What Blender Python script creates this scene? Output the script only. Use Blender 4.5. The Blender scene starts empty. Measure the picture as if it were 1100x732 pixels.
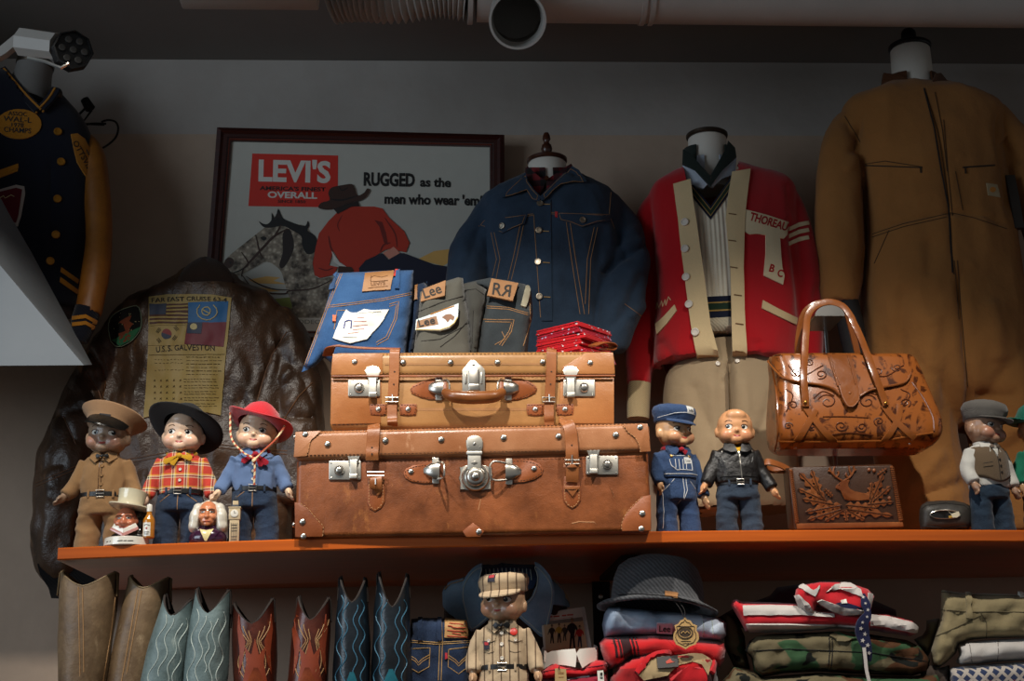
import bpy, bmesh, math, random
import numpy as np
from mathutils import Vector, Matrix, noise, geometry
from mathutils.bvhtree import BVHTree
PI = math.pi
sin, cos, rad = math.sin, math.cos, math.radians
SC = bpy.context.scene
COL = SC.collection
V = Vector

# ---------------------------------------------------------------- camera
FPX = 1600.0
CAM = V((0, 0, 1.35))
PITCH, YAW, ROLL = rad(15), rad(3.4), rad(-1.2)
_f = V((sin(YAW)*cos(PITCH), cos(YAW)*cos(PITCH), sin(PITCH)))
_r0 = V((cos(YAW), -sin(YAW), 0)); _u0 = _r0.cross(_f)
_r = _r0*cos(ROLL) + _u0*sin(ROLL); _u = _u0*cos(ROLL) - _r0*sin(ROLL)
cd = bpy.data.cameras.new('camera'); cam = bpy.data.objects.new('camera', cd); COL.objects.link(cam)
cam.matrix_world = Matrix(((_r.x, _u.x, -_f.x, CAM.x), (_r.y, _u.y, -_f.y, CAM.y), (_r.z, _u.z, -_f.z, CAM.z), (0, 0, 0, 1)))
cd.sensor_width = 36; cd.lens = FPX/1100*36; cd.clip_start = .05; cd.clip_end = 60
SC.camera = cam

def ray(u, v):
    return (_r*((u-550)/FPX) - _u*((v-366)/FPX) + _f)
def P(u, v, Y):
    d = ray(u, v); return CAM + d*(Y/d.y)
def px(p):
    q = V(p)-CAM; d = q.dot(_f); return (550+FPX*q.dot(_r)/d, 366-FPX*q.dot(_u)/d)
def mpp(Y):                       # metres per photo pixel at distance Y
    return Y/FPX*1.02

# ---------------------------------------------------------------- things
WL = {}
def thing(name, label, cat, loc=(0, 0, 0), rotz=0, group=None, scale=1):
    o = bpy.data.objects.new(name, None); COL.objects.link(o)
    o.location = loc; o.rotation_euler = (0, 0, rotz); o.scale = (scale,)*3
    o.empty_display_size = .02
    tag(o, label, cat, group); WL[o.name] = V(loc); return o
def tag(o, label=None, cat=None, group=None, kind=None):
    if label: o['label'] = label
    if cat: o['category'] = cat
    if group: o['group'] = group
    if kind: o['kind'] = kind
    return o
def link_mesh(name, me, mats, parent=None, world=True, loc=None, angle=40):
    if not isinstance(mats, (list, tuple)): mats = [mats]
    off = V((0, 0, 0))
    if world:
        if parent is not None: off = WL.get(parent.name, V((0, 0, 0)))
        elif loc is not None: off = V(loc)
        if off.length: me.transform(Matrix.Translation(-off))
    me.name = name
    o = bpy.data.objects.new(name, me); COL.objects.link(o)
    for m in mats: me.materials.append(m)
    if len(me.polygons):
        me.polygons.foreach_set('use_smooth', [True]*len(me.polygons))
        if angle: me.set_sharp_from_angle(angle=rad(angle))
    if parent is not None:
        o.parent = parent; WL[o.name] = off
    else:
        if loc is not None: o.location = loc
        WL[o.name] = V(loc) if loc is not None else V((0, 0, 0))
    return o
def structure(o): o['kind'] = 'structure'; return o

class MB:
    def __init__(s): s.v = []; s.f = []; s.m = []; s.uv = None
    def add(s, vs, fs, mat=0):
        b = len(s.v); s.v.extend(V(p) for p in vs)
        for f in fs: s.f.append([b+i for i in f]); s.m.append(mat)
        return s
    def join(s, o, M=None):
        s.add([M @ p for p in o.v] if M else o.v, o.f); s.m[-len(o.f):] = o.m if o.f else []
        return s
    def box(s, c, d, R=None, mat=0):
        c = V(c); h = V(d)/2; vs = []
        for x in (-1, 1):
            for y in (-1, 1):
                for z in (-1, 1):
                    p = V((x*h.x, y*h.y, z*h.z)); vs.append(c+(R @ p if R else p))
        return s.add(vs, [(0, 1, 3, 2), (4, 6, 7, 5), (0, 4, 5, 1), (2, 3, 7, 6), (0, 2, 6, 4), (1, 5, 7, 3)], mat)
    def rbox(s, c, d, r=.01, seg=3, R=None, mat=0):
        bm = bmesh.new(); bmesh.ops.create_cube(bm, size=1)
        for v in bm.verts: v.co = V((v.co.x*d[0], v.co.y*d[1], v.co.z*d[2]))
        bmesh.ops.bevel(bm, geom=bm.edges[:], offset=min(r, min(d)*.49), segments=seg, profile=.5, affect='EDGES')
        M = Matrix.Translation(c) @ (R.to_4x4() if R else Matrix())
        s.bm(bm, M, mat); return s
    def bm(s, bm, M=None, mat=0):
        bm.verts.index_update()
        s.add([(M @ v.co if M else v.co.copy()) for v in bm.verts], [[v.index for v in f.verts] for f in bm.faces], mat); bm.free()
        return s
    def tube(s, pts, r, n=8, cap=True, closed=False, flat=None, mat=0, up=None):
        """flat: (w, h) half sizes of a strap section instead of a round one; up: normal hint."""
        pts = [V(p) for p in pts]; N = len(pts)
        rs = r if isinstance(r, (list, tuple)) else [r]*N
        tans = []
        for i in range(N):
            a = pts[(i-1) % N] if (closed or i > 0) else pts[i]
            b = pts[(i+1) % N] if (closed or i < N-1) else pts[i]
            t = b-a; tans.append(t.normalized() if t.length > 1e-9 else V((0, 0, 1)))
        if isinstance(up, list) and len(up) == 1: up = up*N
        ref = (up[0] if isinstance(up, list) else V(up)) if up is not None else (V((0, 0, 1)) if abs(tans[0].z) < .9 else V((0, 1, 0)))
        nrm = (ref-tans[0]*ref.dot(tans[0])).normalized(); rings = []
        for i in range(N):
            t = tans[i]; 
            if up is not None and isinstance(up, list): nrm = V(up[i])
            nrm = nrm-t*nrm.dot(t)
            nrm = nrm.normalized() if nrm.length > 1e-6 else t.orthogonal().normalized()
            bi = t.cross(nrm); ring = []
            for k in range(n):
                a = 2*PI*k/n
                if flat:
                    c, q = cos(a), sin(a)
                    e = .35
                    w = flat[0]*math.copysign(abs(c)**e, c); h = flat[1]*math.copysign(abs(q)**e, q)
                    ring.append(pts[i]+bi*(w*rs[i])+nrm*(h*rs[i]))
                else: ring.append(pts[i]+(nrm*cos(a)+bi*sin(a))*rs[i])
            rings.append(ring)
        return s.loft(rings, cap0=cap and not closed, cap1=cap and not closed, wrap=closed, mat=mat)
    def loft(s, rings, cap0=True, cap1=True, wrap=False, mat=0):
        b = len(s.v); n = len(rings[0]); N = len(rings)
        for r in rings: s.v.extend(V(p) for p in r)
        for i in range(N if wrap else N-1):
            i2 = (i+1) % N
            for k in range(n):
                k2 = (k+1) % n
                s.f.append([b+i*n+k, b+i*n+k2, b+i2*n+k2, b+i2*n+k]); s.m.append(mat)
        if cap0: s.f.append([b+k for k in reversed(range(n))]); s.m.append(mat)
        if cap1: s.f.append([b+(N-1)*n+k for k in range(n)]); s.m.append(mat)
        return s
    def sheet(s, rows, mat=0):
        b = len(s.v); n = len(rows[0])
        for r in rows: s.v.extend(V(p) for p in r)
        for i in range(len(rows)-1):
            for k in range(n-1):
                s.f.append([b+i*n+k, b+i*n+k+1, b+(i+1)*n+k+1, b+(i+1)*n+k]); s.m.append(mat)
        return s
    def lathe(s, prof, n=24, M=None, cap=True, mat=0, a0=0, a1=2*PI):
        rings = [[V((r*cos(2*PI*k/n), r*sin(2*PI*k/n), z)) for k in range(n)] for r, z in prof]
        if M: rings = [[M @ p for p in r] for r in rings]
        return s.loft(rings, cap, cap, mat=mat)
    def ell(s, c, r, n=16, m=10, R=None, mat=0):
        c = V(c); rings = []
        if not hasattr(r, '__len__'): r = (r, r, r)
        for j in range(1, m):
            t = PI*j/m; ring = []
            for k in range(n):
                a = 2*PI*k/n; p = V((r[0]*sin(t)*cos(a), r[1]*sin(t)*sin(a), -r[2]*cos(t)))
                ring.append(c+(R @ p if R else p))
            rings.append(ring)
        b = len(s.v); s.loft(rings, False, False, mat=mat)
        p0 = V((0, 0, -r[2])); p1 = V((0, 0, r[2]))
        s.v.extend([c+(R @ p0 if R else p0), c+(R @ p1 if R else p1)]); i0 = len(s.v)-2
        for k in range(n):
            s.f.append([i0, b+(k+1) % n, b+k]); s.m.append(mat)
            s.f.append([i0+1, b+(m-2)*n+k, b+(m-2)*n+(k+1) % n]); s.m.append(mat)
        return s
    def prism(s, poly, d, bev=0, mat=0, seg=2):
        """flat outline (3-D points) given thickness along vector d; the +d face edges are rounded by bev."""
        d = V(d); bm = bmesh.new(); n = len(poly)
        A = [bm.verts.new(V(p)) for p in poly]; B = [bm.verts.new(V(p)+d) for p in poly]
        top = bm.faces.new(B); bm.faces.new(list(reversed(A)))
        for i in range(n): bm.faces.new([A[i], A[(i+1) % n], B[(i+1) % n], B[i]])
        if bev:
            try: bmesh.ops.bevel(bm, geom=list(top.edges), offset=bev, segments=seg, profile=.5, affect='EDGES', clamp_overlap=True)
            except Exception: pass
        bmesh.ops.recalc_face_normals(bm, faces=bm.faces)
        return s.bm(bm, None, mat)
    def mesh(s, fix=True, merge=0):
        me = bpy.data.meshes.new('m'); me.from_pydata([tuple(p) for p in s.v], [], s.f)
        me.polygons.foreach_set('material_index', s.m)
        if fix or merge:
            bm = bmesh.new(); bm.from_mesh(me)
            if merge: bmesh.ops.remove_doubles(bm, verts=bm.verts, dist=merge)
            if fix: bmesh.ops.recalc_face_normals(bm, faces=bm.faces)
            bm.to_mesh(me); bm.free()
        me.update(); return me
    def build(s, name, mats, parent=None, world=True, loc=None, angle=40, fix=True):
        return link_mesh(name, s.mesh(fix), mats, parent, world, loc, angle)

def bez(pts, n=8, closed=False):
    """Catmull-Rom through points (tuples or Vectors of any size)."""
    pts = [np.array(p, float) for p in pts]; N = len(pts); out = []
    rng = range(N if closed else N-1)
    for i in rng:
        p1, p2 = pts[i], pts[(i+1) % N]
        p0 = pts[i-1] if (closed or i > 0) else 2*p1-p2
        p3 = pts[(i+2) % N] if (closed or i+2 < N) else 2*p2-p1
        for k in range(n):
            t = k/n
            out.append(.5*((2*p1)+(-p0+p2)*t+(2*p0-5*p1+4*p2-p3)*t*t+(-p0+3*p1-3*p2+p3)*t**3))
    if not closed: out.append(pts[-1])
    return [tuple(p) for p in out]
def resample(pts, step):
    pts = [np.array(p, float) for p in pts]; out = [pts[0]]; 
    for a, b in zip(pts, pts[1:]):
        L = np.linalg.norm(b-a); n = max(1, int(round(L/step)))
        out += [a+(b-a)*k/n for k in range(1, n+1)]
    return [tuple(p) for p in out]
def ring_px(c, r, n=20, ry=None, a0=0):
    ry = ry or r
    return [(c[0]+r*cos(2*PI*k/n+a0), c[1]+ry*sin(2*PI*k/n+a0)) for k in range(n)]

# ---------------------------------------------------------------- remesh and sculpt
def temp(me):
    o = bpy.data.objects.new('tmp', me); COL.objects.link(o); return o
def remesh(mb, voxel, smooth=4, factor=.5):
    o = temp(mb.mesh() if isinstance(mb, MB) else mb)
    m = o.modifiers.new('r', 'REMESH'); m.mode = 'VOXEL'; m.voxel_size = voxel; m.use_smooth_shade = True
    if smooth:
        q = o.modifiers.new('s', 'SMOOTH'); q.iterations = smooth; q.factor = factor
    me = bpy.data.meshes.new_from_object(o.evaluated_get(bpy.context.evaluated_depsgraph_get()))
    bpy.data.objects.remove(o); return me
def co(me):
    a = np.empty(len(me.vertices)*3, np.float32); me.vertices.foreach_get('co', a); return a.reshape(-1, 3).astype(float)
def nor(me):
    a = np.empty(len(me.vertices)*3, np.float32); me.vertices.foreach_get('normal', a); return a.reshape(-1, 3).astype(float)
def setco(me, a):
    me.vertices.foreach_set('co', a.astype(np.float32).ravel()); me.update()
def pxa(a):
    q = a-np.array(CAM); d = q @ np.array(_f); d = np.where(abs(d) < 1e-6, 1e-6, d)
    return np.stack([550+FPX*(q @ np.array(_r))/d, 366-FPX*(q @ np.array(_u))/d], 1)
def segdist(q, pl):
    best = np.full(len(q), 1e9); sgn = np.zeros(len(q)); along = np.zeros(len(q)); L = 0
    pl = np.array(pl, float)
    tot = sum(np.linalg.norm(b-a) for a, b in zip(pl, pl[1:]))
    for a, b in zip(pl, pl[1:]):
        ab = b-a; l = np.linalg.norm(ab)+1e-9; t = np.clip(((q-a) @ ab)/(l*l), 0, 1)
        c = a+t[:, None]*ab; d = np.linalg.norm(q-c, axis=1); m = d < best
        best[m] = d[m]; cr = ab[0]*(q[:, 1]-a[1])-ab[1]*(q[:, 0]-a[0]); sgn[m] = np.sign(cr)[m]; along[m] = (L+t*l)[m]/tot
        L += l
    return best, sgn, along
def creases(me, items, front=True, proj=None):
    """sculpt folds: (polyline, half width, depth in metres) cut (depth < 0) or raise a fold along a line on the camera side."""
    a = co(me); n = nor(me); q = pxa(a) if proj is None else proj(a)
    view = np.array(CAM)-a if proj is None else np.tile([0, -1., 0], (len(a), 1))
    w = ((n*view).sum(1) > 0) if front else np.ones(len(a), bool)
    for pl, hw, d in items:
        dist, s, t = segdist(q, pl)
        k = np.exp(-(dist/hw)**2)*np.clip(np.minimum(t, 1-t)*8+.15, 0, 1)
        a += n*(k*d*w)[:, None]
    setco(me, a)
def folds(me, amp, sc=(8, 8, 3), seed=0, sharp=1.0, mask=None):
    a = co(me); n = nor(me); d = np.empty(len(a)); o = V((seed*7.3, seed*3.1, seed*5.7))
    for i, p in enumerate(a):
        x = noise.noise(V((p[0]*sc[0], p[1]*sc[1], p[2]*sc[2]))+o)
        y = noise.noise(V((p[0]*sc[0]*2.3, p[1]*sc[1]*2.3, p[2]*sc[2]*2.3))+o*2)
        d[i] = (1-2*abs(x))*.65+y*.35
    if mask is not None: d = d*mask(a)
    setco(me, a+n*(d*amp)[:, None])
def cut(me, fn):
    """remove the vertices for which fn(co) holds, to open a neck or a cuff."""
    a = co(me); kill = fn(a); bm = bmesh.new(); bm.from_mesh(me); bm.verts.ensure_lookup_table()
    bmesh.ops.delete(bm, geom=[v for v in bm.verts if kill[v.index]], context='VERTS')
    bm.to_mesh(me); bm.free(); me.update(); return me
def bvh_of(me): 
    return BVHTree.FromPolygons([v.co.copy() for v in me.vertices], [tuple(p.vertices) for p in me.polygons])

# ---------------------------------------------------------------- surfaces to lay details on
class Surf:                       # a mesh seen from the camera
    def __init__(s, me, Y=3.3): s.b = bvh_of(me); s.Y = Y
    def __call__(s, u, v):
        d = ray(u, v).normalized(); h = s.b.ray_cast(CAM, d)
        if h[0] is None:
            p = P(u, v, s.Y); h = s.b.find_nearest(p)
            return h[0], -d
        s.Y = s.Y*.5+h[0].y*.5
        n = h[1] if h[1].dot(d) < 0 else -h[1]
        return h[0], n
class SurfOr:                     # a mesh seen from the camera, or an upright plane where the mesh is not
    def __init__(s, me, Y): s.b = bvh_of(me); s.Y = Y
    def __call__(s, u, v):
        d = ray(u, v).normalized(); h = s.b.ray_cast(CAM, d)
        if h[0] is None or h[0].y > s.Y: return P(u, v, s.Y), -d
        return h[0], (h[1] if h[1].dot(d) < 0 else -h[1]).lerp(-d, .6).normalized()
class Plane:                      # an upright plane, or one leaning back by a slope
    def __init__(s, Y, z0=0, lean=0): s.Y, s.z0, s.lean = Y, z0, lean
    def __call__(s, u, v):
        d = ray(u, v); n = V((0, -1, s.lean)).normalized(); o = V((0, s.Y, s.z0))
        t = (o-CAM).dot(n)/d.dot(n); return CAM+d*t, n
class Tilted:                     # a flat card lying on a surface at the middle of an outline
    def __init__(s, S, poly, lift=.002):
        c = np.mean(poly, 0); hs = [S(*(c+(np.array(q)-c)*.9)) for q in poly]+[S(*c)]
        s.n = sum((h[1] for h in hs), V()).normalized(); s.o = S(*c)[0]
        s.o = s.o+s.n*(max((h[0]-s.o).dot(s.n) for h in hs)*.7+lift)
    def __call__(s, u, v):
        d = ray(u, v); return CAM+d*((s.o-CAM).dot(s.n)/d.dot(s.n)), s.n
class Local:                      # a mesh in its own space, looked at along +Y, optionally turned by R about c
    def __init__(s, me, R=None, c=(0, 0, 0)): s.b = bvh_of(me); s.R = R or Matrix.Identity(3); s.c = V(c)
    def __call__(s, u, v):
        o = s.c+s.R @ V((u, -2, v)); d = s.R @ V((0, 1, 0)); h = s.b.ray_cast(o, d)
        if h[0] is None:
            h = s.b.find_nearest(s.c+s.R @ V((u, 0, v))); return h[0], -d
        return h[0], (h[1] if h[1].dot(d) < 0 else -h[1])
def fill2d(poly, step):
    """triangles filling an outline, fine enough to bend over what lies under it."""
    poly = resample(list(poly)+[poly[0]], step)[:-1]; n = len(poly)
    xs = [p[0] for p in poly]; ys = [p[1] for p in poly]; pts = [V(p) for p in poly]
    y = min(ys)+step/2; r = 0
    while y < max(ys):
        x = min(xs)+step/2+(r % 2)*step/2
        while x < max(xs):
            ins = False; md = 1e9
            for i in range(n):
                a, b = poly[i], poly[(i+1) % n]
                if (a[1] > y) != (b[1] > y) and x < (b[0]-a[0])*(y-a[1])/(b[1]-a[1])+a[0]: ins = not ins
                md = min(md, (a[0]-x)**2+(a[1]-y)**2)
            if ins and md > (step*.45)**2: pts.append(V((x, y)))
            x += step
        y += step; r += 1
    res = geometry.delaunay_2d_cdt(pts, [(i, (i+1) % n) for i in range(n)], [], 1, 1e-6)
    vs, es, fs = res[0], res[1], res[2]
    # walk the border
    cnt = {}
    for f in fs:
        for i in range(3):
            e = (f[i], f[(i+1) % 3]); cnt[e] = 1
    border = [e for e in cnt if (e[1], e[0]) not in cnt]
    return vs, fs, border
def patch(mb, surf, poly, t=.002, step=4, mat=0, lift=0, puff=0):
    """a piece of cloth, leather or paint laid on surf: outline poly, thickness t."""
    vs, fs, bd = fill2d(poly, step); top = []; low = []
    bset = {i for e in bd for i in e}
    for i, p in enumerate(vs):
        q, n = surf(p[0], p[1]); top.append(q+n*(t+lift+(puff if i not in bset else 0))); low.append(q+n*(lift-.0008))
    b = len(mb.v); N = len(vs); mb.v.extend(top); mb.v.extend(low)
    for f in fs: mb.f.append([b+i for i in f]); mb.m.append(mat)
    for i, j in bd: mb.f.append([b+j, b+i, b+N+i, b+N+j]); mb.m.append(mat)
    return mb
def seam(mb, surf, line, r=.0009, step=3, n=5, mat=0, dash=0, lift=0, closed=False):
    if closed: line = list(line)+[line[0]]
    L = resample(line, step); pts = []
    for u, v in L:
        q, nn = surf(u, v); pts.append(q+nn*(r*.4+lift))
    if not dash: mb.tube(pts, r, n, mat=mat)
    else:
        i = 0
        while i+dash < len(pts): mb.tube(pts[i:i+dash+1], r, 4, mat=mat); i += dash+1
    return mb
def frame_at(p, n):
    n = V(n).normalized(); x = V((0, 0, 1)).cross(n)
    x = x.normalized() if x.length > 1e-4 else V((1, 0, 0)); y = n.cross(x)
    return Matrix(((x.x, y.x, n.x, p.x), (x.y, y.y, n.y, p.y), (x.z, y.z, n.z, p.z), (0, 0, 0, 1)))
def stud(mb, p, n, r, h=None, mat=0, seg=14):
    h = h or r*.6
    prof = [(r, -.001), (r, h*.15)]+[(r*cos(a), h*.15+h*.85*sin(a)) for a in (.4, .8, 1.15, 1.4)]+[(r*.05, h)]
    return mb.lathe(prof, seg, frame_at(V(p), n), mat=mat)
def button(mb, p, n, r, mat=0):
    prof = [(r, -.001), (r, r*.25), (r*.92, r*.4), (r*.7, r*.42), (r*.6, r*.26), (r*.1, r*.24)]
    return mb.lathe(prof, 16, frame_at(V(p), n), mat=mat)
_tc = {}
def text_mesh(s, bold=0, spacing=1.0, res=3):
    k = (s, bold, spacing)
    if k in _tc: return _tc[k]
    c = bpy.data.curves.new('t', 'FONT'); c.body = s; c.size = 1; c.offset = bold; c.space_character = spacing; c.resolution_u = res
    c.align_x = 'CENTER'; c.fill_mode = 'FRONT'
    o = temp_obj = bpy.data.objects.new('t', c); COL.objects.link(o)
    me = bpy.data.meshes.new_from_object(o.evaluated_get(bpy.context.evaluated_depsgraph_get()))
    bpy.data.objects.remove(o)
    vs = [(v.co.x, v.co.y) for v in me.vertices]; fs = [tuple(p.vertices) for p in me.polygons]
    x0, x1 = min(v[0] for v in vs), max(v[0] for v in vs); y0, y1 = min(v[1] for v in vs), max(v[1] for v in vs)
    vs = [((x-x0)/(x1-x0)-.5, (y-y0)/(y1-y0)) for x, y in vs]
    bpy.data.meshes.remove(me); _tc[k] = (vs, fs); return _tc[k]
def letter(mb, surf, s, c, w, h, ang=0, bold=.0, mat=0, lift=.0006, up=-1, bend=0, spacing=1.0, shear=0):
    """lettering w wide and h tall, its base line centred on c (up=-1 when v grows downwards)."""
    vs, fs = text_mesh(s, bold, spacing); ca, sa = cos(rad(ang)), sin(rad(ang)); out = []
    for x, y in vs:
        X = x*w+shear*y*h; Y = y*h+bend*(1-(2*x)**2)*h
        uv = (c[0]+X*ca+Y*sa, c[1]+X*sa-Y*ca) if up < 0 else (c[0]+X*ca-Y*sa, c[1]+X*sa+Y*ca)
        q, n = surf(*uv)
        out.append(q+n*lift)
    return mb.add(out, fs, mat)
# ---------------------------------------------------------------- materials
def srgb(c):
    if isinstance(c, str): c = [int(c[i:i+2], 16)/255 for i in (0, 2, 4)]
    return tuple((x/12.92 if x <= .04045 else ((x+.055)/1.055)**2.4) for x in c)
class N:
    def __init__(s, name):
        s.m = bpy.data.materials.new(name); s.m.use_nodes = True; s.t = s.m.node_tree; s.n = s.t.nodes; s.l = s.t.links
        s.b = s.n['Principled BSDF']; s.co = s.n.new('ShaderNodeTexCoord').outputs['Object']
    def node(s, kind, **kw):
        n = s.n.new('ShaderNode'+kind)
        for k, v in kw.items():
            if k.startswith('i_'): n.inputs[k[2:].replace('_', ' ')].default_value = v
            else: setattr(n, k, v)
        return n
    def L(s, a, b): s.l.new(a, b)
    def map(s, scale=(1, 1, 1), rot=(0, 0, 0), loc=(0, 0, 0), src=None):
        n = s.node('Mapping'); n.inputs['Scale'].default_value = scale; n.inputs['Rotation'].default_value = rot; n.inputs['Location'].default_value = loc
        s.L(src or s.co, n.inputs['Vector']); return n.outputs['Vector']
    def noise(s, scale, detail=3, vec=None, rough=.55, dist=0):
        n = s.node('TexNoise'); n.inputs['Scale'].default_value = scale; n.inputs['Detail'].default_value = detail
        n.inputs['Roughness'].default_value = rough; n.inputs['Distortion'].default_value = dist
        s.L(vec or s.co, n.inputs['Vector']); return n.outputs['Fac']
    def vor(s, scale, vec=None, feature='F1', out='Distance'):
        n = s.node('TexVoronoi', feature=feature); n.inputs['Scale'].default_value = scale; s.L(vec or s.co, n.inputs['Vector']); return n.outputs[out]
    def wave(s, scale, vec=None, axis='X', dist=0, profile='SIN'):
        n = s.node('TexWave', wave_type='BANDS', bands_direction=axis, wave_profile=profile); n.inputs['Scale'].default_value = scale
        n.inputs['Distortion'].default_value = dist; s.L(vec or s.co, n.inputs['Vector']); return n.outputs['Fac']
    def ramp(s, fac, stops, mode='LINEAR'):
        n = s.node('ValToRGB'); n.color_ramp.interpolation = mode; e = n.color_ramp.elements
        while len(e) < len(stops): e.new(.5)
        for k, (p, c) in enumerate(stops):
            e[k].position = p; e[k].color = (*(srgb(c) if isinstance(c, str) else c), 1) if not isinstance(c, (int, float)) else (c, c, c, 1)
        s.L(fac, n.inputs['Fac']); return n.outputs['Color']
    def mix(s, fac, a, b, mode='MIX'):
        n = s.node('Mix', data_type='RGBA', blend_type=mode)
        for sock, val in ((n.inputs[0], fac), (n.inputs[6], a), (n.inputs[7], b)):
            if hasattr(val, 'node'): s.L(val, sock)
            elif isinstance(val, str): sock.default_value = (*srgb(val), 1)
            elif isinstance(val, tuple): sock.default_value = (*val, 1)
            else: sock.default_value = val
        return n.outputs[2]
    def math(s, op, a, b=0.0, c=None):
        n = s.node('Math', operation=op)
        for i, val in enumerate((a, b, c)):
            if val is None: continue
            if hasattr(val, 'node'): s.L(val, n.inputs[i])
            else: n.inputs[i].default_value = val
        return n.outputs[0]
    def sep(s, vec=None):
        n = s.node('SeparateXYZ'); s.L(vec or s.co, n.inputs[0]); return n.outputs
    def bump(s, h, strength=.3, dist=.001, prev=None):
        n = s.node('Bump'); n.inputs['Strength'].default_value = strength; n.inputs['Distance'].default_value = dist
        s.L(h, n.inputs['Height'])
        if prev: s.L(prev, n.inputs['Normal'])
        return n.outputs['Normal']
    def end(s, col=None, rough=.6, metal=0, normal=None, spec=.5, coat=0, sheen=0):
        b = s.b
        if col is not None:
            if hasattr(col, 'node'): s.L(col, b.inputs['Base Color'])
            else: b.inputs['Base Color'].default_value = (*(srgb(col) if isinstance(col, str) else col), 1)
        if hasattr(rough, 'node'): s.L(rough, b.inputs['Roughness'])
        else: b.inputs['Roughness'].default_value = rough
        b.inputs['Metallic'].default_value = metal; b.inputs['Specular IOR Level'].default_value = spec
        b.inputs['Coat Weight'].default_value = coat; b.inputs['Coat Roughness'].default_value = .15
        b.inputs['Sheen Weight'].default_value = sheen; b.inputs['Sheen Roughness'].default_value = .5
        if normal: s.L(normal, b.inputs['Normal'])
        return s.m
def mul(c, k):
    c = srgb(c) if isinstance(c, str) else c
    return tuple(min(1, x*k) for x in c)
def plain(name, c, rough=.5, metal=0, var=.12, vs=14, bump=.1, bs=200, spec=.5, coat=0):
    n = N(name); f = n.noise(vs, 4); col = n.mix(f, mul(c, 1-var), mul(c, 1+var))
    return n.end(col, rough, metal, n.bump(n.noise(bs, 3), bump, .0006) if bump else None, spec, coat)
def cloth(name, c, var=.18, vs=10, weave=900, wb=.35, rough=.9, sheen=.15, c2=None, big=.0):
    n = N(name); f = n.noise(vs, 5); col = n.mix(f, mul(c2 or c, 1-var), mul(c, 1+var))
    g = n.noise(weave*.8, 2); col = n.mix(.25, col, n.mix(g, mul(c, .6), mul(c, 1.4)))
    d = n.map((1, 1, 1), (0, rad(45), 0)); w = n.wave(weave/3.2, d, 'X')
    nb = n.bump(n.math('ADD', w, g), wb, .0007)
    if big: nb = n.bump(n.noise(35, 4), big, .006, nb)
    return n.end(col, rough, 0, nb, .2, 0, sheen)
def denim(name, c, light, fade=.5, vs=9):
    n = N(name); f = n.noise(vs, 6, rough=.65); col = n.mix(n.ramp(f, [(.35, 0.), (.75, 1.)]), c, light)
    col = n.mix(fade, c if not hasattr(c, 'node') else c, col)
    d = n.map((1, 1, .35), (0, rad(30), 0)); g = n.noise(700, 3, d); col = n.mix(n.math('MULTIPLY', g, .55), col, light)
    w = n.wave(420, n.map((1, 1, 1), (0, rad(35), 0)), 'X'); nb = n.bump(n.math('ADD', w, g), .4, .0007)
    nb = n.bump(n.noise(55, 4), .35, .004, nb)
    return n.end(col, .9, 0, nb, .2, 0, .1)
def leather(name, c, dark, rough=.42, grain=420, gb=.25, vs=7, scuff=None, coat=.0, big=.2, lo=.32, hi=.72):
    n = N(name); f = n.noise(vs, 6, rough=.6); col = n.mix(n.ramp(f, [(lo, 0.), (hi, 1.)]), dark, c)
    s = n.noise(vs*9, 5); col = n.mix(n.math('MULTIPLY', s, .35), col, mul(dark, .8))
    if scuff:
        k = n.noise(22, 6, n.map((1, 1, .5), (0, .5, 0)), .7); col = n.mix(n.ramp(k, [(.6, 0.), (.75, 1.)]), col, scuff)
    v = n.vor(grain); nb = n.bump(v, gb, .0008); nb = n.bump(n.noise(30, 5), big, .005, nb)
    r = n.math('ADD', n.math('MULTIPLY', f, .25), rough-.12)
    return n.end(col, r, 0, nb, .5, coat)
MATS = {}
def paint(c, rough=.55, name=None, metal=0):
    k = (c, rough, metal)
    if k not in MATS: MATS[k] = plain(name or 'paint_'+str(c), c, rough, metal, .08, 40, .05)
    return MATS[k]
# ---------------------------------------------------------------- room
YW = 3.95; YF = 3.10; YB = 3.725
ZW = P(550, 145, YW).z; ZC = P(550, 66, YW).z
ZS = P(700, 571, YF).z; XM = P(700, 571, YF).x  # top of the upper shelf, which sags a little towards its ends
def zs(x): return ZS-.012*(x-XM)**2
ZL = P(541, 668, 3.16).z-.705*156*mpp(3.16)      # top of the lower shelf
def plaster(name, lo, hi, z):
    n = N(name); x = n.sep()
    f = n.noise(3.5, 6); g = n.noise(30, 4)
    edge = n.math('GREATER_THAN', x[2], z)
    c = n.mix(edge, n.mix(f, mul(lo, .82), mul(lo, 1.1)), n.mix(f, mul(hi, .78), mul(hi, 1.12)))
    c = n.mix(n.math('MULTIPLY', g, .25), c, mul(lo, .6))
    nb = n.bump(g, .25, .004); nb = n.bump(n.noise(4, 3), .3, .03, nb)
    return n.end(c, .85, 0, nb, .25)
def beige(): return 'b29a85'
m_wall = plaster('painted_plaster', 'b39d89', 'a8a29b', ZW)
structure(MB().box((0, YW+.06, 1.9), (9, .12, 3.8)).build('wall_back', m_wall))
m_ceil = plain('ceiling_paint', '77736d', .9, 0, .15, 4, .3, 40)
structure(MB().box((0, 1.0, ZC+.06), (9, 5.9, .12)).build('ceiling', m_ceil))
m_floor = plain('floor_boards', '54422f', .6, 0, .3, 6, .2, 60)
structure(MB().box((0, 1.0, -.05), (9, 6.1, .1)).build('floor', m_floor))

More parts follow.
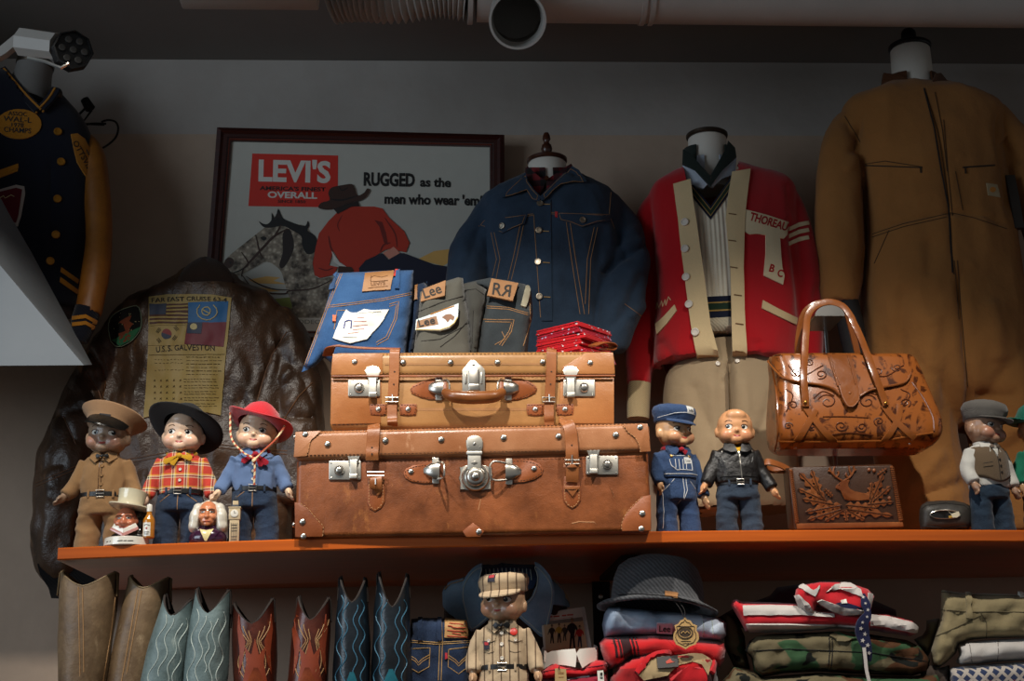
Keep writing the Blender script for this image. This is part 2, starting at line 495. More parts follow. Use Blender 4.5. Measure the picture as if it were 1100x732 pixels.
# the sloping box of a stair or duct casing at the left
n = N('casing_paint'); m_case = n.end(n.mix(n.noise(4, 4), '70767b', '82878b'), .75, 0, n.bump(n.noise(40, 3), .15, .003), .3)
Yc = 3.25
poly = [P(-260, -180, Yc), P(-2, 207, Yc), P(100, 393, Yc), P(100, 396, Yc), P(-260, 398, Yc)]
mb = MB()
front = [P(u, v, Yc) for u, v in ((-330, -195), (0, 285), (90, 392.5), (-330, 395))]
back = [P(u, v, Yc+.34) for u, v in ((-300, -300), (2, 212), (99, 392), (-300, 395))]
mb.add(front+back, [(0, 1, 2, 3), (0, 4, 5, 1), (1, 5, 6, 2), (2, 6, 7, 3), (4, 7, 6, 5), (0, 3, 7, 4)])
structure(mb.build('partition_left', m_case, angle=20))

# ---------------------------------------------------------------- shelves
def wood(name, c, dark, rough=.28, axis=0):
    n = N(name); sc = [14, 14, 14]; sc[axis] = .9
    vec = n.map(tuple(sc)); f = n.noise(3.2, 6, vec, .6, .6); w = n.wave(1.2, vec, 'Z', 5)
    c1 = n.mix(f, dark, c); c1 = n.mix(n.math('MULTIPLY', w, .3), c1, mul(dark, .8))
    fine = n.noise(60, 3, n.map((.06, 1, 1)) if axis == 0 else None)
    c1 = n.mix(n.math('MULTIPLY', fine, .3), c1, mul(dark, .7))
    return n.end(c1, rough, 0, n.bump(f, .12, .002), .5)
m_shelf = wood('varnished_wood', 'd0661c', 'a14712', .3)
x0, x1 = P(62, 595, YF).x, 2.3
th = P(700, 571, YF).z-P(700, 584, YF).z
def shelf(label, z, xa, xb, grp):
    t = thing('wall_shelf', label, 'shelf', ((xa+xb)/2, YB, z-th))
    rings = []
    for k in range(25):
        x = xa+(xb-xa)*k/24; dz = zs(x)-ZS if z == ZS else 0; c = .0025
        rings.append([V((x, y, z+dz+q)) for y, q in ((YF, -c), (YF+c, 0), (YB-c, 0), (YB, -c), (YB, c-th), (YB-c, -th), (YF+c, -th), (YF, c-th))])
    MB().loft(rings).build('board', m_shelf, t)
    return t
top_shelf = shelf('long varnished orange-brown wooden shelf carrying the suitcases and dolls', ZS, x0, x1, None)
low_shelf = shelf('lower wooden shelf under the boots and folded clothes', ZL, x0-.1, x1, None)
m_iron = plain('black_iron', '141312', .5, .6, .2, 30, .15)
m_steel = plain('bright_steel', 'cfcac0', .28, 1, .08, 60, .12, 120)
def bracket(u, parent):
    xb = P(u, 640, YB+.1).x; z0 = ZS-th
    mb = MB().box((xb, YB+.19, z0-.17), (.045, .012, .36)).box((xb, YF+.42, z0-.006), (.045, .44, .011))
    mb.box((xb, YB+.185, z0-.006), (.045, .02, .011))
    # diagonal strut
    mb.tube([(xb, YB+.18, z0-.27), (xb, YF+.3, z0-.014)], 1, 8, flat=(.012, .006))
    o = mb.build('bracket', m_iron, parent)
    s = MB(); stud(s, V((xb-.002, YB+.184, P(648, 641, YB+.18).z)), (0, -1, 0), .006, .003); s.build('screw', m_steel, o)
bracket(650, top_shelf)
xr_ = P(128, 600, YB).x; MB().rbox(((xr_+x1)/2, (YB+YW)/2, ZS-th*.6), (x1-xr_, YW-YB-.002, .014), .002, 2).build('light_block_board', m_shelf, top_shelf)  # added board closing the wall gap, to block spot light leaking below the shelf

# ---------------------------------------------------------------- ducting and fittings
m_duct = plain('duct_paint', 'aaa59e', .6, .0, .15, 6, .2, 30)
m_ductin = plain('duct_inside', '5f6264', .45, .5, .2, 6, .1, 30)
Yd = 3.32; R_ = .082
zb = P(600, 19, Yd).z-.004
t = thing('ventilation_duct', 'pale round ventilation duct with an open branch under the ceiling', 'duct', (P(560, 20, Yd).x, Yd, zb))
A = P(520, 19, Yd); axis_z = zb+R_
xs0 = P(512, 10, Yd).x
MB().tube([(xs0, Yd, axis_z), (2.4, Yd, axis_z-.01)], R_, 40).build('pipe', m_duct, t)
for u in (505, 690, 699):
    mb = MB(); x = P(u, 10, Yd).x; mb.tube([(x-.006, Yd, axis_z), (x+.006, Yd, axis_z)], R_+.006, 40)
    mb.build('joint_ring', m_duct, t)
# flexible part
pts, rs = [], []
for k in range(70):
    s = k/69; x = xs0-.02-s*.34; pts.append((x, Yd+.05*s*s, axis_z+.006*sin(s*9)-.004)); rs.append(R_*(.86+.1*(k % 3 == 0)-.06*(k % 3 == 1)-.12*s))
MB().tube(pts, rs, 30).build('flexible_hose', m_duct, t)
# open branch pointing forward and down
c1 = P(556, 22, 2.98); c0 = P(552, -8, Yd); ax = (c1-c0).normalized()
ro = 31.5*mpp(2.98)
prof = [(ro*1.0, -.30), (ro*1.0, -.02), (ro*1.06, -.012), (ro*1.06, 0), (ro*.97, 0), (ro*.95, -.05), (ro*.95, -.075), (ro*.9, -.08), (ro*.9, -.088), (ro*.95, -.092), (ro*.95, -.22), (ro*.01, -.22)]
view = (CAM-c1).normalized(); ax2 = (view*.86+V((0, -.3, -.25))).normalized()
MB().lathe(prof, 48, frame_at(c1, ax2), cap=False).build('branch_pipe', [m_duct], t)

# white box-shaped fitting at the top edge
Yx = 3.2
a, b = P(196, 4, Yx), P(343, 12, Yx)
t = thing('ceiling_light', 'pale box shaped ceiling fitting cut by the top edge', 'light fitting', ((a.x+b.x)/2, Yx-.05, b.z))
m_white = plain('white_enamel', 'a09a92', .5, 0, .06, 20, .05)
MB().rbox(((a.x+b.x)/2, Yx-.05, b.z+.07), (b.x-a.x, .1, .14), .006, 2).build('housing', m_white, t)
MB().box(((a.x+b.x)/2, Yx-.05, (b.z+.14+ZC)/2), (.04, .04, ZC-b.z-.14)).build('stem', m_white, t)

# spot lamp at the upper left
Ys = 3.0
m_blk = plain('black_plastic', '0d0d0e', .45, 0, .2, 30, .1)
t = thing('spot_lamp', 'white track lamp with black round grille at the top left', 'lamp', tuple(P(40, 60, Ys)))
c = P(79, 53, Ys); d = (V((.9, -.35, -.12))).normalized()
rL = 23*mpp(Ys)
fr = frame_at(c, d)
body0 = P(24, 45, Ys+.05)
MB().tube([body0, P(62, 50, Ys+.02)], [17*mpp(Ys), 16*mpp(Ys)], 8).build('housing', m_white, t)
hd = MB().lathe([(rL*.8, -.05), (rL, -.03), (rL, 0), (rL*.92, .001), (rL*.9, -.006), (.001, -.006)], 8, frame_at(c, V((.45, -.88, -.1)).normalized()))
o = hd.build('grille', m_blk, t, angle=20)
m_lens = plain('dull_lens', '3c3a37', .3, 0, .1, 30, 0)
mb = MB(); fr = frame_at(c, V((.45, -.88, -.1)).normalized())
for k in range(7):
    q = V((0, 0, -.004)) if k == 6 else V((rL*.55*cos(k*PI/3), rL*.55*sin(k*PI/3), -.004))
    mb.lathe([(rL*.17, -.002), (rL*.17, .003), (rL*.1, .004), (.0005, .003)], 12, fr @ Matrix.Translation(q))
mb.build('lens', m_lens, o)
MB().tube([P(30, 62, Ys+.03), P(48, 66, Ys+.02), P(66, 73, Ys), P(74, 68, Ys)], .004, 6).build('yoke', m_steel, t)
MB().tube([P(-60, 92, Ys+.06), P(4, 56, Ys+.06), P(26, 38, Ys+.06)], 1, 8, flat=(.012, .012)).build('arm', m_white, t)
MB().tube([P(0, 61, Ys+.06), P(-30, 60, Ys+.2), (P(-30, 60, Ys+.2).x, Ys+.2, ZC)], .008, 8).build('stem', m_white, t)

# ---------------------------------------------------------------- light
w = bpy.data.worlds.new('world'); SC.world = w; w.use_nodes = True
w.node_tree.nodes['Background'].inputs[0].default_value = (.95, .97, 1, 1); w.node_tree.nodes['Background'].inputs[1].default_value = .155
def spot(loc, aim, power, ang, blend=.6, col=(1, .9, .76), r=.03):
    l = bpy.data.lights.new('spot_light', 'SPOT'); l.energy = power; l.spot_size = rad(ang); l.spot_blend = blend; l.color = col; l.shadow_soft_size = r
    o = bpy.data.objects.new('spot_light', l); COL.objects.link(o); o.location = loc
    o.rotation_euler = (V(aim)-V(loc)).to_track_quat('-Z', 'Y').to_euler(); return o
def area(loc, aim, power, size, col):
    l = bpy.data.lights.new('window_light', 'AREA'); l.energy = power; l.shape = 'RECTANGLE'; l.size, l.size_y = size; l.color = col
    o = bpy.data.objects.new('window_light', l); COL.objects.link(o); o.location = loc
    o.rotation_euler = (V(aim)-V(loc)).to_track_quat('-Z', 'Y').to_euler(); return o
spot((-.12, 2.15, 3.15), (.10, 3.1, 1.85), 120, 66, .75, (1, .94, .85))
spot((.95, 2.15, 3.15), (.88, 3.1, 1.75), 105, 66, .75, (1, .94, .85))
spot((-.85, 2.1, 3.15), (-.55, 3.2, 1.85), 85, 62, .9, (1, .94, .85))
area((-3.4, .6, 2.5), (-.8, 3.6, 1.9), 55, (2.2, 1.6), (.72, .86, 1))
SC.view_settings.view_transform = 'Standard'; SC.view_settings.look = 'None'; SC.view_settings.gamma = 1
SC.view_settings.use_curve_mapping = False; SC.view_settings.exposure = 0
# ---------------------------------------------------------------- suitcases
m_case1 = leather('tan_leather', 'b77b45', '93572b', .36, 380, .2, 6, None, .12)
m_case2 = leather('brown_leather', '9c5526', '60300f', .42, 380, .3, 14, 'a5662f', .1, .3)
m_lid2 = leather('lid_leather', 'b57d55', '8f552e', .36, 380, .2, 6, 'd2a07a', .12)
m_strap = leather('strap_leather', 'a9693a', '7d4219', .42, 300, .2, 9)
m_tab = leather('tab_leather', 'a65a28', '733813', .45, 300, .2, 9)
m_canvas = leather('waxed_hide', 'b98851', '9a6b3a', .4, 500, .15, 5, None, .1)
m_stitch = plain('dark_thread', '4a2a14', .8, 0, .2, 60, 0)
m_thread = plain('pale_thread', 'b98a5c', .8, 0, .2, 60, 0)
m_stud = plain('nickel', 'cbc5ba', .3, 1, .12, 60, .1, 100)
m_lock = plain('worn_nickel', 'c2bdb2', .42, 1, .2, 50, .25, 90)
m_dark = plain('dark_gap', '15100c', .8, 0, .2, 30, 0)

class FP:                                         # front of a box turned a little about the upright axis
    def __init__(s, o, yaw): s.o = V(o); s.n = V((sin(yaw), -cos(yaw), 0))
    def __call__(s, u, v, off=0):
        d = ray(u, v); o = s.o+s.n*off; return CAM+d*((o-CAM).dot(s.n)/d.dot(s.n)), s.n
    def p(s, u, v, off=0): return s(u, v, off)[0]
def slab(mb, fp, poly, off, t, bev=.001, mat=0):
    return mb.prism([fp.p(u, v, off) for u, v in poly], fp.n*t, bev, mat)
def rect(u0, v0, u1, v1, r=0, n=4, sl=0):
    if not r: return [(u0, v0), (u1, v0+sl*(u1-u0)), (u1, v1+sl*(u1-u0)), (u0, v1)]
    out = []
    for cx, cy, a in ((u1-r, v0+r, -90), (u1-r, v1-r, 0), (u0+r, v1-r, 90), (u0+r, v0+r, 180)):
        for k in range(n+1):
            t = rad(a+90*k/n); out.append((cx+r*cos(t), cy+r*sin(t)+sl*(cx-u0)))
    return out
def dashes(mb, fp, line, off=.001, L=2.2, gap=1.4, r=.0007, mat=0):
    pts = resample(line, .6); acc = 0; seg = [pts[0]]; on = True
    for a, b in zip(pts, pts[1:]):
        acc += math.dist(a, b); seg.append(b)
        if acc > (L if on else gap):
            if on: mb.tube([fp.p(*seg[0], off), fp.p(*seg[-1], off)], r, 4, mat=mat)
            on = not on; acc = 0; seg = [b]
    return mb
def studs(fp, pts, r, parent, name='rivet', off=.0, m=None):
    for u, v in pts:
        mb = MB(); stud(mb, fp.p(u, v, off), fp.n, r*mpp(3.05)); mb.build(name, m or m_stud, parent)
def case_box(fp, tl, tr, br, bl, depth, r, yaw, mat, name, parent, off=0, seg=5, taper=0):
    """leather box behind the front outline (pixels), with rounded edges."""
    a, b, c, d = [fp.p(*q, off) for q in (tl, tr, br, bl)]
    cx = (a+b+c+d)/4; w = ((b-a).length+(c-d).length)/2; h = ((a-d).length+(b-c).length)/2
    R = Matrix.Rotation(yaw, 3, 'Z') @ Matrix.Rotation(-math.atan2((b-a).z, math.hypot(b.x-a.x, b.y-a.y)), 3, 'Y')
    mb = MB(); mb.rbox(cx-fp.n*depth/2, (w, depth, h), r, seg, R)
    return mb.build(name, mat, parent)
def turn_lock(fp, q, knob, s, parent, off, flip, m):
    """plate with knob and hasp: q = plate outline pixels (u0,v0,u1,v1)."""
    u0, v0, u1, v1 = q
    mb = MB(); slab(mb, fp, rect(u0, v0, u1, v1, 1.4, 3), off, .004, .0012)
    pl = mb.build('lock', m_lock, parent)
    mb = MB(); c = fp.p(knob[0], knob[1], off+.004); k = s*mpp(3.05)
    mb.lathe([(k, -.001), (k, .003), (k*.86, .0045), (k*.74, .0045), (k*.7, .003), (k*.62, .0035), (k*.55, .008), (k*.3, .009), (.0004, .009)], 24, frame_at(c, fp.n))
    mb.build('lock_knob', m_stud, pl)
    hu = u1-8 if flip else u0+8
    if flip: a, b = u1-14, u1-2
    else: a, b = u0+2, u0+14
    hc = (a+b)/2
    mb = MB()
    slab(mb, fp, [(hc-9, v0-9), (hc-6, v0-13.5), (hc, v0-15), (hc+6, v0-13.5), (hc+9, v0-9), (hc+5.5, v0-4), (hc+5, v0+3), (hc-5, v0+3), (hc-5.5, v0-4)], off+.006, .003, .001)
    slab(mb, fp, rect(hc-4.2, v0-1, hc+4.2, v0+19, 1), off+.005, .006, .0015)
    slab(mb, fp, rect(hc-4.4, v0+14.5, hc+4.4, v0+20, 1), off+.005, .011, .002)
    mb.build('hasp', m_lock, pl)
    studs(fp, [(uu, vv) for uu in (u0+2.3, u1-2.3) for vv in (v0+2.3, v1-2.3)], .85, pl, 'screw', off+.004)
    return pl

# ---- lower case
yaw1 = rad(-2.2)
YL = 3.075
fp = FP(P(507, 574, YL), yaw1)
z0 = ZS-.0005
bl, br = (315, 578), (701, 571.5)
low = thing('suitcase', 'large worn brown leather suitcase underneath, with round chrome centre lock', 'suitcase', (fp.p(508, 575).x, YL+.2, z0), 0, None)
case_box(fp, (319, 488), (697, 482), (700, 571.6), (316, 578.5), .46, .012, yaw1, m_case2, 'body', low)
lid = case_box(fp, (317, 463), (697, 453.5), (700.5, 487), (314.5, 493.5), .485, .014, yaw1, m_lid2, 'lid', low, .011)
o1 = .0115
mb = MB()
dashes(mb, fp, [(316, 489.5), (508, 486), (699, 483)], o1)
dashes(mb, fp, [(319, 463.9), (695, 455.5)], o1)
mb.build('stitching', m_stitch, lid)
# lid corner patches
for pts in ([(317.5, 464.5), (345, 463), (340, 468), (333.5, 474), (331.5, 484), (329, 490.5), (315.5, 491.5)],
            [(669, 456.3), (695.5, 455.5), (699, 485.3), (688, 486), (686.5, 478), (682, 470), (674, 464)]):
    mb = MB(); slab(mb, fp, pts, o1, .0016, .0006); o = mb.build('corner_patch', m_lid2, lid)
    mb = MB(); dashes(mb, fp, bez(pts[1:6] if pts[0][0] < 400 else pts[3:]+pts[:1], 6), o1+.0018, 2, 1.2); mb.build('stitching', m_thread, o)
# body corner patches
for pts in ([(316.5, 540), (323, 541), (331, 547), (340, 558), (347, 566), (346.5, 577), (317, 577.5)],
            [(699, 532), (690, 534), (680, 543), (672, 553), (668, 562), (668, 571), (699.5, 570.5)]):
    mb = MB(); slab(mb, fp, pts, .0, .0022, .0008); o = mb.build('corner_patch', m_tab, low)
    mb = MB(); dashes(mb, fp, bez(pts[1:6], 6), .0024, 2, 1.2); mb.build('stitching', m_thread, o)
studs(fp, [(328, 467), (352, 477.5), (414, 473.5), (474, 472.5), (541, 470.5), (600, 469), (661.5, 467.5), (687.5, 459.5)], 3.6, lid, off=o1)
studs(fp, [(325, 561), (690, 552)], 3.6, low, off=.002)
# foot rivets and little corner plates low on the front
mb = MB(); slab(mb, fp, [(508, 562), (520, 571), (516, 577), (501, 577.4), (497, 571)], .0, .002, .0006); mb.build('foot_patch', m_tab, low)
studs(fp, [(326, 576.5), (514.5, 571.5), (689, 568.5)], 3.4, low, off=.002)
for s_, pu in ((-1, (316.6, 470)), (-1, (315.6, 564))):
    mb = MB(); stud(mb, fp.p(*pu, -.012), V((-cos(yaw1), -sin(yaw1), 0)), .0058); mb.build('rivet', m_stud, low)
# side locks
turn_lock(fp, (353.5, 495.5, 388, 516), (364.5, 505.8), 5.4, low, .0, True, 0)
turn_lock(fp, (629.5, 490, 664, 510.5), (652.3, 499.6), 5.4, low, .0, False, 0)
# centre lock
mb = MB()
slab(mb, fp, [(493.5, 502), (497, 503), (500, 500.5), (522, 500.5), (525, 503), (528.3, 502), (527.5, 507), (529, 512), (526, 517.5), (528, 526.5), (523, 525.5), (519, 527.5), (503, 527.5), (499, 525.5), (494, 527), (495.5, 520), (493, 514), (495.5, 508)], 0, .004, .0012)
cl = mb.build('centre_lock', m_lock, low)
for du, dv in ((496.5, 524), (525.3, 523.5)): pass
mb = MB(); c = fp.p(510.8, 513.5, .004); k = mpp(3.05)
mb.lathe([(15*k, 0), (15*k, .005), (13.6*k, .009), (12.6*k, .009), (11.9*k, .007), (10.3*k, .009), (9.6*k, .014), (7.6*k, .017), (5.2*k, .017), (4.6*k, .021), (2.6*k, .024), (.0004, .0245)], 36, frame_at(c, fp.n))
mb.build('lock_dial', m_stud, cl)
mb = MB(); slab(mb, fp, [(501, 480), (500.5, 474), (503, 470.3), (506.5, 468.5), (510, 468), (514, 468.8), (517, 471), (518.8, 474.5), (518.6, 481), (516, 487.5), (502.5, 488)], o1+.001, .004, .0014)
slab(mb, fp, rect(502.5, 484, 517, 506, 1.2), .009, .006, .0016)
slab(mb, fp, rect(501, 485.3, 518.2, 489, .8), .013, .004, .001)
h = mb.build('hasp', m_lock, cl)
mb = MB()
for q, rr, off in (((509.6, 477), .0034, o1+.005), ((503.5, 481), .0016, o1+.005), ((515.6, 480.5), .0016, o1+.005)): stud(mb, fp.p(*q, off), fp.n, rr)
slab(mb, fp, [(505.6, 497.7), (509.5, 495.5), (513.3, 497.4), (509.5, 499.6)], .015, .001, .0004)
mb.build('boss', m_stud, h)
# handle loops without a handle
for sgn, pts, sh, rv in ((1, [(549, 494.5), (560, 494), (572, 495.3), (580, 499), (583.5, 504.5), (582, 510.5), (575, 515.5), (563, 518.2), (549, 519.2)], 545, (573.7, 503.7)),
                        (-1, [(472, 499), (458, 498.6), (444, 500.2), (436, 504), (433.5, 509), (435.5, 514), (442, 518), (456, 519.6), (472, 519)], 465, (441.5, 507))):
    mb = MB(); slab(mb, fp, pts, 0, .003, .0012); tb = mb.build('handle_tab', m_tab, low)
    mb = MB(); ins = [(x+(-1.6 if (x > sh)*sgn > 0 else 1.6)*1, y+(1.6 if y < 507 else -1.6)) for x, y in pts]; dashes(mb, fp, bez(ins, 4), .0032, 1.8, 1.2); mb.build('stitching', m_stitch, tb)
    studs(fp, [rv], 3.3, tb, off=.003)
    cu, cv = (546, 507) if sgn > 0 else (469, 506)
    mb = MB(); slab(mb, fp, rect(cu-2.8 if sgn > 0 else cu-4.5, cv-14, cu+4.5 if sgn > 0 else cu+2.8, cv+14, 1.2), .003, .002, .0006)
    # shield shaped half dome
    rows = []
    for i in range(9):
        t = i/8; row = []
        for j in range(11):
            s = j/10*2-1; wv = 10*(1-.75*t**2.2)
            hh = .011*max(0, (1-t**3))*math.sqrt(max(0, 1-s*s))**.7
            row.append(fp.p(cu+sgn*(-3+17*t), cv+s*wv, .004+hh))
        rows.append(row)
    mb.sheet(rows); sl = mb.build('handle_socket', m_stud, tb, fix=False)
    mb = MB()
    if sgn > 0: ring = [(cu-1, cv-9, .008), (cu-14, cv-11, .02), (cu-19, cv-8, .024), (cu-20, cv-1, .026), (cu-18.5, cv+7, .024), (cu-13, cv+9.5, .02), (cu-1, cv+8.5, .008)]
    else: ring = [(cu+1, cv-9, .008), (cu+6, cv-9.5, .022), (cu+8, cv-7, .04), (cu+8.2, cv+2, .046), (cu+7, cv+8, .04), (cu+1, cv+8.5, .008)]
    mb.tube([fp.p(a, b, c) for a, b, c in bez(ring, 5)], .0023, 8); mb.build('wire_loop', m_stud, tb)
# straps of the lower case
def strap_front(fp, line, half, parent, name='strap', m=None, t=.0035, holes=()):
    """line of (u, v, off): a belt lying on the case."""
    pts = [fp.p(*q) for q in bez(line, 6)]
    mb = MB(); mb.tube(pts, 1, 10, flat=(half*mpp(3.05), t/2), up=[fp.n]); o = mb.build(name, m or m_strap, parent)
    if holes:
        mb = MB()
        for q in holes: mb.lathe([(.0017, -.001), (.0017, .0006), (.0005, .0006)], 10, frame_at(fp.p(*q), fp.n))
        mb.build('punch_holes', m_dark, o)
    return o
back = lambda u, v, d: (u, v, -d)
topL = [(401.6, 456.6, -.055), (401.2, 457.6, -.02), (401.5, 459.5, .010), (401.2, 466, .0185), (400.3, 480, .019), (399.6, 488, .021), (399.8, 494.5, .017)]
o = strap_front(fp, topL, 7, low, holes=[(399.6, 481, .0215), (399.6, 488, .0235)])
mb = MB(); slab(mb, fp, [(395.5, 512), (411, 512.5), (413.5, 528), (413, 540), (409.5, 546), (403, 550), (397, 546.5), (394.5, 540), (394.8, 528)], 0, .0025, .001); tb = mb.build('strap_tab', m_tab, low)
mb = MB(); dashes(mb, fp, [(396.6, 514), (396.3, 540), (398, 545), (403, 548.2), (408, 545), (411.3, 540), (411.5, 514)], .0028, 1.8, 1.2); mb.build('stitching', m_thread, tb)
strap_front(fp, [(403.6, 511, .006), (403.8, 514, .013), (403.8, 519, .014), (403.7, 525.5, .010), (403.5, 527, .004)], 6.6, tb, 'keeper_strap')
def buckle(fp, u0, v0, u1, v1, off, parent, m=m_stud, prong=None, r=.0017):
    mb = MB(); mb.tube([fp.p(a, b, off) for a, b in ((u0, v0), (u1, v0), (u1, v1), (u0, v1))], r, 8, closed=True)
    if prong: mb.tube([fp.p(*prong[0]), fp.p(*prong[1])], .0014, 6)
    return mb.build('buckle', m, parent)
buckle(fp, 394.5, 507.5, 412.5, 511.5, .012, tb, m_thread if False else m_stud, ((403.5, 514, .017), (403.5, 520.5, .017)))
topR = [(608.3, 451.4, -.055), (607.5, 452.5, -.02), (609.5, 454.5, .010), (612.5, 462, .0185), (614, 476, .019), (614.5, 486, .02), (614.8, 497, .016), (615, 505, .013), (614.8, 512, .010), (614.5, 518, .006)]
o = strap_front(fp, topR, 7, low, holes=[(614.3, 478.5, .0215), (614.6, 490, .021)])
mb = MB(); slab(mb, fp, [(606, 512), (622, 512), (623.5, 528), (623.5, 538), (620, 543.5), (615, 547), (609, 543.5), (605.5, 538), (604.5, 528)], 0, .0025, .001); tb = mb.build('strap_tab', m_tab, low)
mb = MB(); dashes(mb, fp, [(606.6, 520), (607, 537.5), (610, 542.5), (615, 545.3), (619.5, 542), (622, 537.5), (622, 520)], .0028, 1.8, 1.2); mb.build('stitching', m_thread, tb)
mb = MB(); slab(mb, fp, [(608.5, 522.5), (620.5, 522.5), (620.5, 526.5), (615, 534.5), (609, 526.5)], .003, .004, .0012); mb.build('strap_end', m_strap, tb)
strap_front(fp, [(606.5, 524.2, .0045), (614.5, 524.2, .0075), (622, 524.2, .0045)], 2, tb, 'keeper_strap')
buckle(fp, 606.8, 494.5, 622.3, 498.8, .018, o, m_stud, ((614.5, 489, .024), (614.6, 499, .019)))
strap_front(fp, [(605.6, 500.5, .010), (614.5, 500.5, .0185), (623.5, 500.5, .010)], 2.2, o, 'keeper_strap')
# scuffs
mb = MB()
for ln in ([(614, 562), (622, 560), (630, 560.5), (638, 560.5), (640, 562.5)], [(654.5, 522.5), (657, 527), (659.5, 534)], [(516, 536), (515, 541), (513.5, 548)]):
    slab(mb, fp, ln+[(x+.6, y+1.1) for x, y in reversed(ln)], 0.0, .0006, 0)
mb.build('scuff_marks', plain('scuffed_hide', 'a8744a', .7, 0, .2, 60, .1), low)

# ---- upper case
yaw2 = rad(-.6)
zt = fp.p(507, 458, -.0).z
YU = 3.135
f2 = FP(P(507, 420, YU), yaw2)
up = thing('suitcase', 'smaller tan leather suitcase with a carrying handle, resting on the bigger one', 'suitcase', (f2.p(507, 456).x, YU+.18, zt), 0, None)
bb = f2.p(507, 468)                            # the lower lid hides the rest
vb_ = px(V((f2.p(507, 456).x, YU, zt+.006)))[1]
case_box(f2, (356, 396), (660, 396), (659.5, vb_), (353, vb_), .40, .016, yaw2, m_canvas, 'body', up)
lid2 = case_box(f2, (357.5, 378), (660, 376.5), (662, 404.5), (354, 405), .415, .016, yaw2, m_canvas, 'lid', up, .007)
o2 = .0075
mb = MB(); dashes(mb, f2, [(356, 401.5), (660, 401.2)], o2); dashes(mb, f2, [(360, 381), (658, 379.7)], o2); mb.build('stitching', m_stitch, lid2)
mb = MB(); dashes(mb, f2, [(358, 456.5), (398, 456.2)], .0005, 2.4, 1.4, .001); mb.build('stitching', m_stitch, up)
mb = MB(); mb.tube([f2.p(356, 404.6, .009), f2.p(660.5, 403.9, .009)], .0022, 8); mb.build('lid_binding', m_tab, lid2)
# end panels of plainer leather
for pts, par, off in (([(357.5, 380.5), (411, 380), (411, 402.5), (355.5, 403)], lid2, o2), ([(604, 402), (604, 395), (629, 379.5), (658.5, 379), (660.5, 402)], lid2, o2),
                     ([(356, 406), (410, 406), (409, 455), (355, 456)], up, 0), ([(602, 406), (659.5, 406), (659.5, 455), (600, 455)], up, 0)):
    mb = MB(); slab(mb, f2, pts, off, .0012, .0005); mb.build('end_panel', m_case1, par)
m_line = plain('worn_band', '9a6a3a', .6, 0, .3, 40, .05)
mb = MB(); slab(mb, f2, rect(413, 390.2, 597, 392.6), o2, .0004, 0); slab(mb, f2, rect(448, 438.5, 580, 441.5), 0, .0004, 0); mb.build('worn_line', m_line, up)
studs(f2, [(381, 389), (433, 389.5), (484, 389.5), (534.5, 389.5), (583, 389), (634, 390)], 3.4, lid2, off=o2+.001)
turn_lock(f2, (374, 408, 408.5, 426.5), (385.7, 417), 5.6, up, .001, True, 0)
turn_lock(f2, (605, 408, 639, 426.5), (627.3, 416.8), 5.4, up, .001, False, 0)
# centre hasp
mb = MB(); slab(mb, f2, [(498.5, 395), (502, 391.5), (505.5, 387.2), (510.5, 387.2), (514.5, 391.5), (518, 395), (519.5, 396), (521, 399), (521, 421.5), (496.5, 421.5), (496.5, 398)], o2, .004, .0012)
ch = mb.build('centre_lock', m_lock, up)
mb = MB(); slab(mb, f2, rect(503, 397, 514.5, 417, 1.5), o2+.004, .006, .002); slab(mb, f2, rect(503.5, 414, 515, 421, 1), o2+.002, .013, .002); slab(mb, f2, rect(499, 401, 501.5, 413, 1), o2+.003, .003, .001); slab(mb, f2, rect(516, 401, 518.5, 413, 1), o2+.003, .003, .001)
mb.build('hasp', m_stud, ch)
mb = MB(); stud(mb, f2.p(508.5, 392, o2+.004), f2.n, .0032); mb.build('screw', m_stud, ch)
# handle
for sgn in (1, -1):
    pts = [(560, 407), (566, 409), (574, 413.5), (577, 417.5), (575.5, 422.5), (566, 427), (556, 430), (548, 430.5), (546, 407)] if sgn > 0 else [(464, 407), (458, 408.5), (444, 414), (440.5, 418.5), (442, 423), (452, 427.5), (462, 429.5), (472, 430), (473, 406.5)]
    mb = MB(); slab(mb, f2, pts, 0, .003, .0012); tb = mb.build('handle_tab', m_tab, up)
    mb = MB(); dashes(mb, f2, bez([(x-sgn*1.4, y+(1.3 if y < 418 else -1.3)) for x, y in pts[:-1]], 4), .0032, 1.8, 1.2); mb.build('stitching', m_stitch, tb)
    cu, cv = (546, 417) if sgn > 0 else (471.5, 417)
    mb = MB(); slab(mb, f2, rect(cu-3.6, cv-12.5, cu+3.6, cv+13.5, 1), .003, .002, .0006)
    rows = []
    for i in range(9):
        t = i/8; row = []
        for j in range(11):
            s = j/10*2-1; hh = .012*math.sqrt(max(0, 1-s*s))**.7*(1-.8*t**3)
            row.append(f2.p(cu+sgn*(-5+16*t), cv+s*8.6*(1-.6*t**2.5), .004+hh))
        rows.append(row)
    mb.sheet(rows); mb.build('handle_socket', m_stud, tb, fix=False)
    mb = MB(); ring = [(cu-sgn*3, cv-7, .008), (cu-sgn*8, cv-9, .02), (cu-sgn*11, cv-5, .028), (cu-sgn*11, cv+4, .03), (cu-sgn*8, cv+7, .02), (cu-sgn*3, cv+6, .008)]
    mb.tube([f2.p(*q) for q in bez(ring, 5)], .002, 8); mb.build('wire_loop', m_stud, tb)
hp = bez([(476.5, 420.5, .026), (482, 424, .034), (490, 426.5, .042), (508, 427.5, .046), (528, 426.5, .042), (536, 424, .034), (541, 420, .026)], 6)
hr = [.0065+.0075*sin(PI*k/(len(hp)-1))**.5 for k in range(len(hp))]
MB().tube([f2.p(*q) for q in hp], hr, 14).build('handle', leather('handle_leather', 'a0602c', '5d2f10', .35, 300, .15, 10, None, .2), up)
mb = MB()
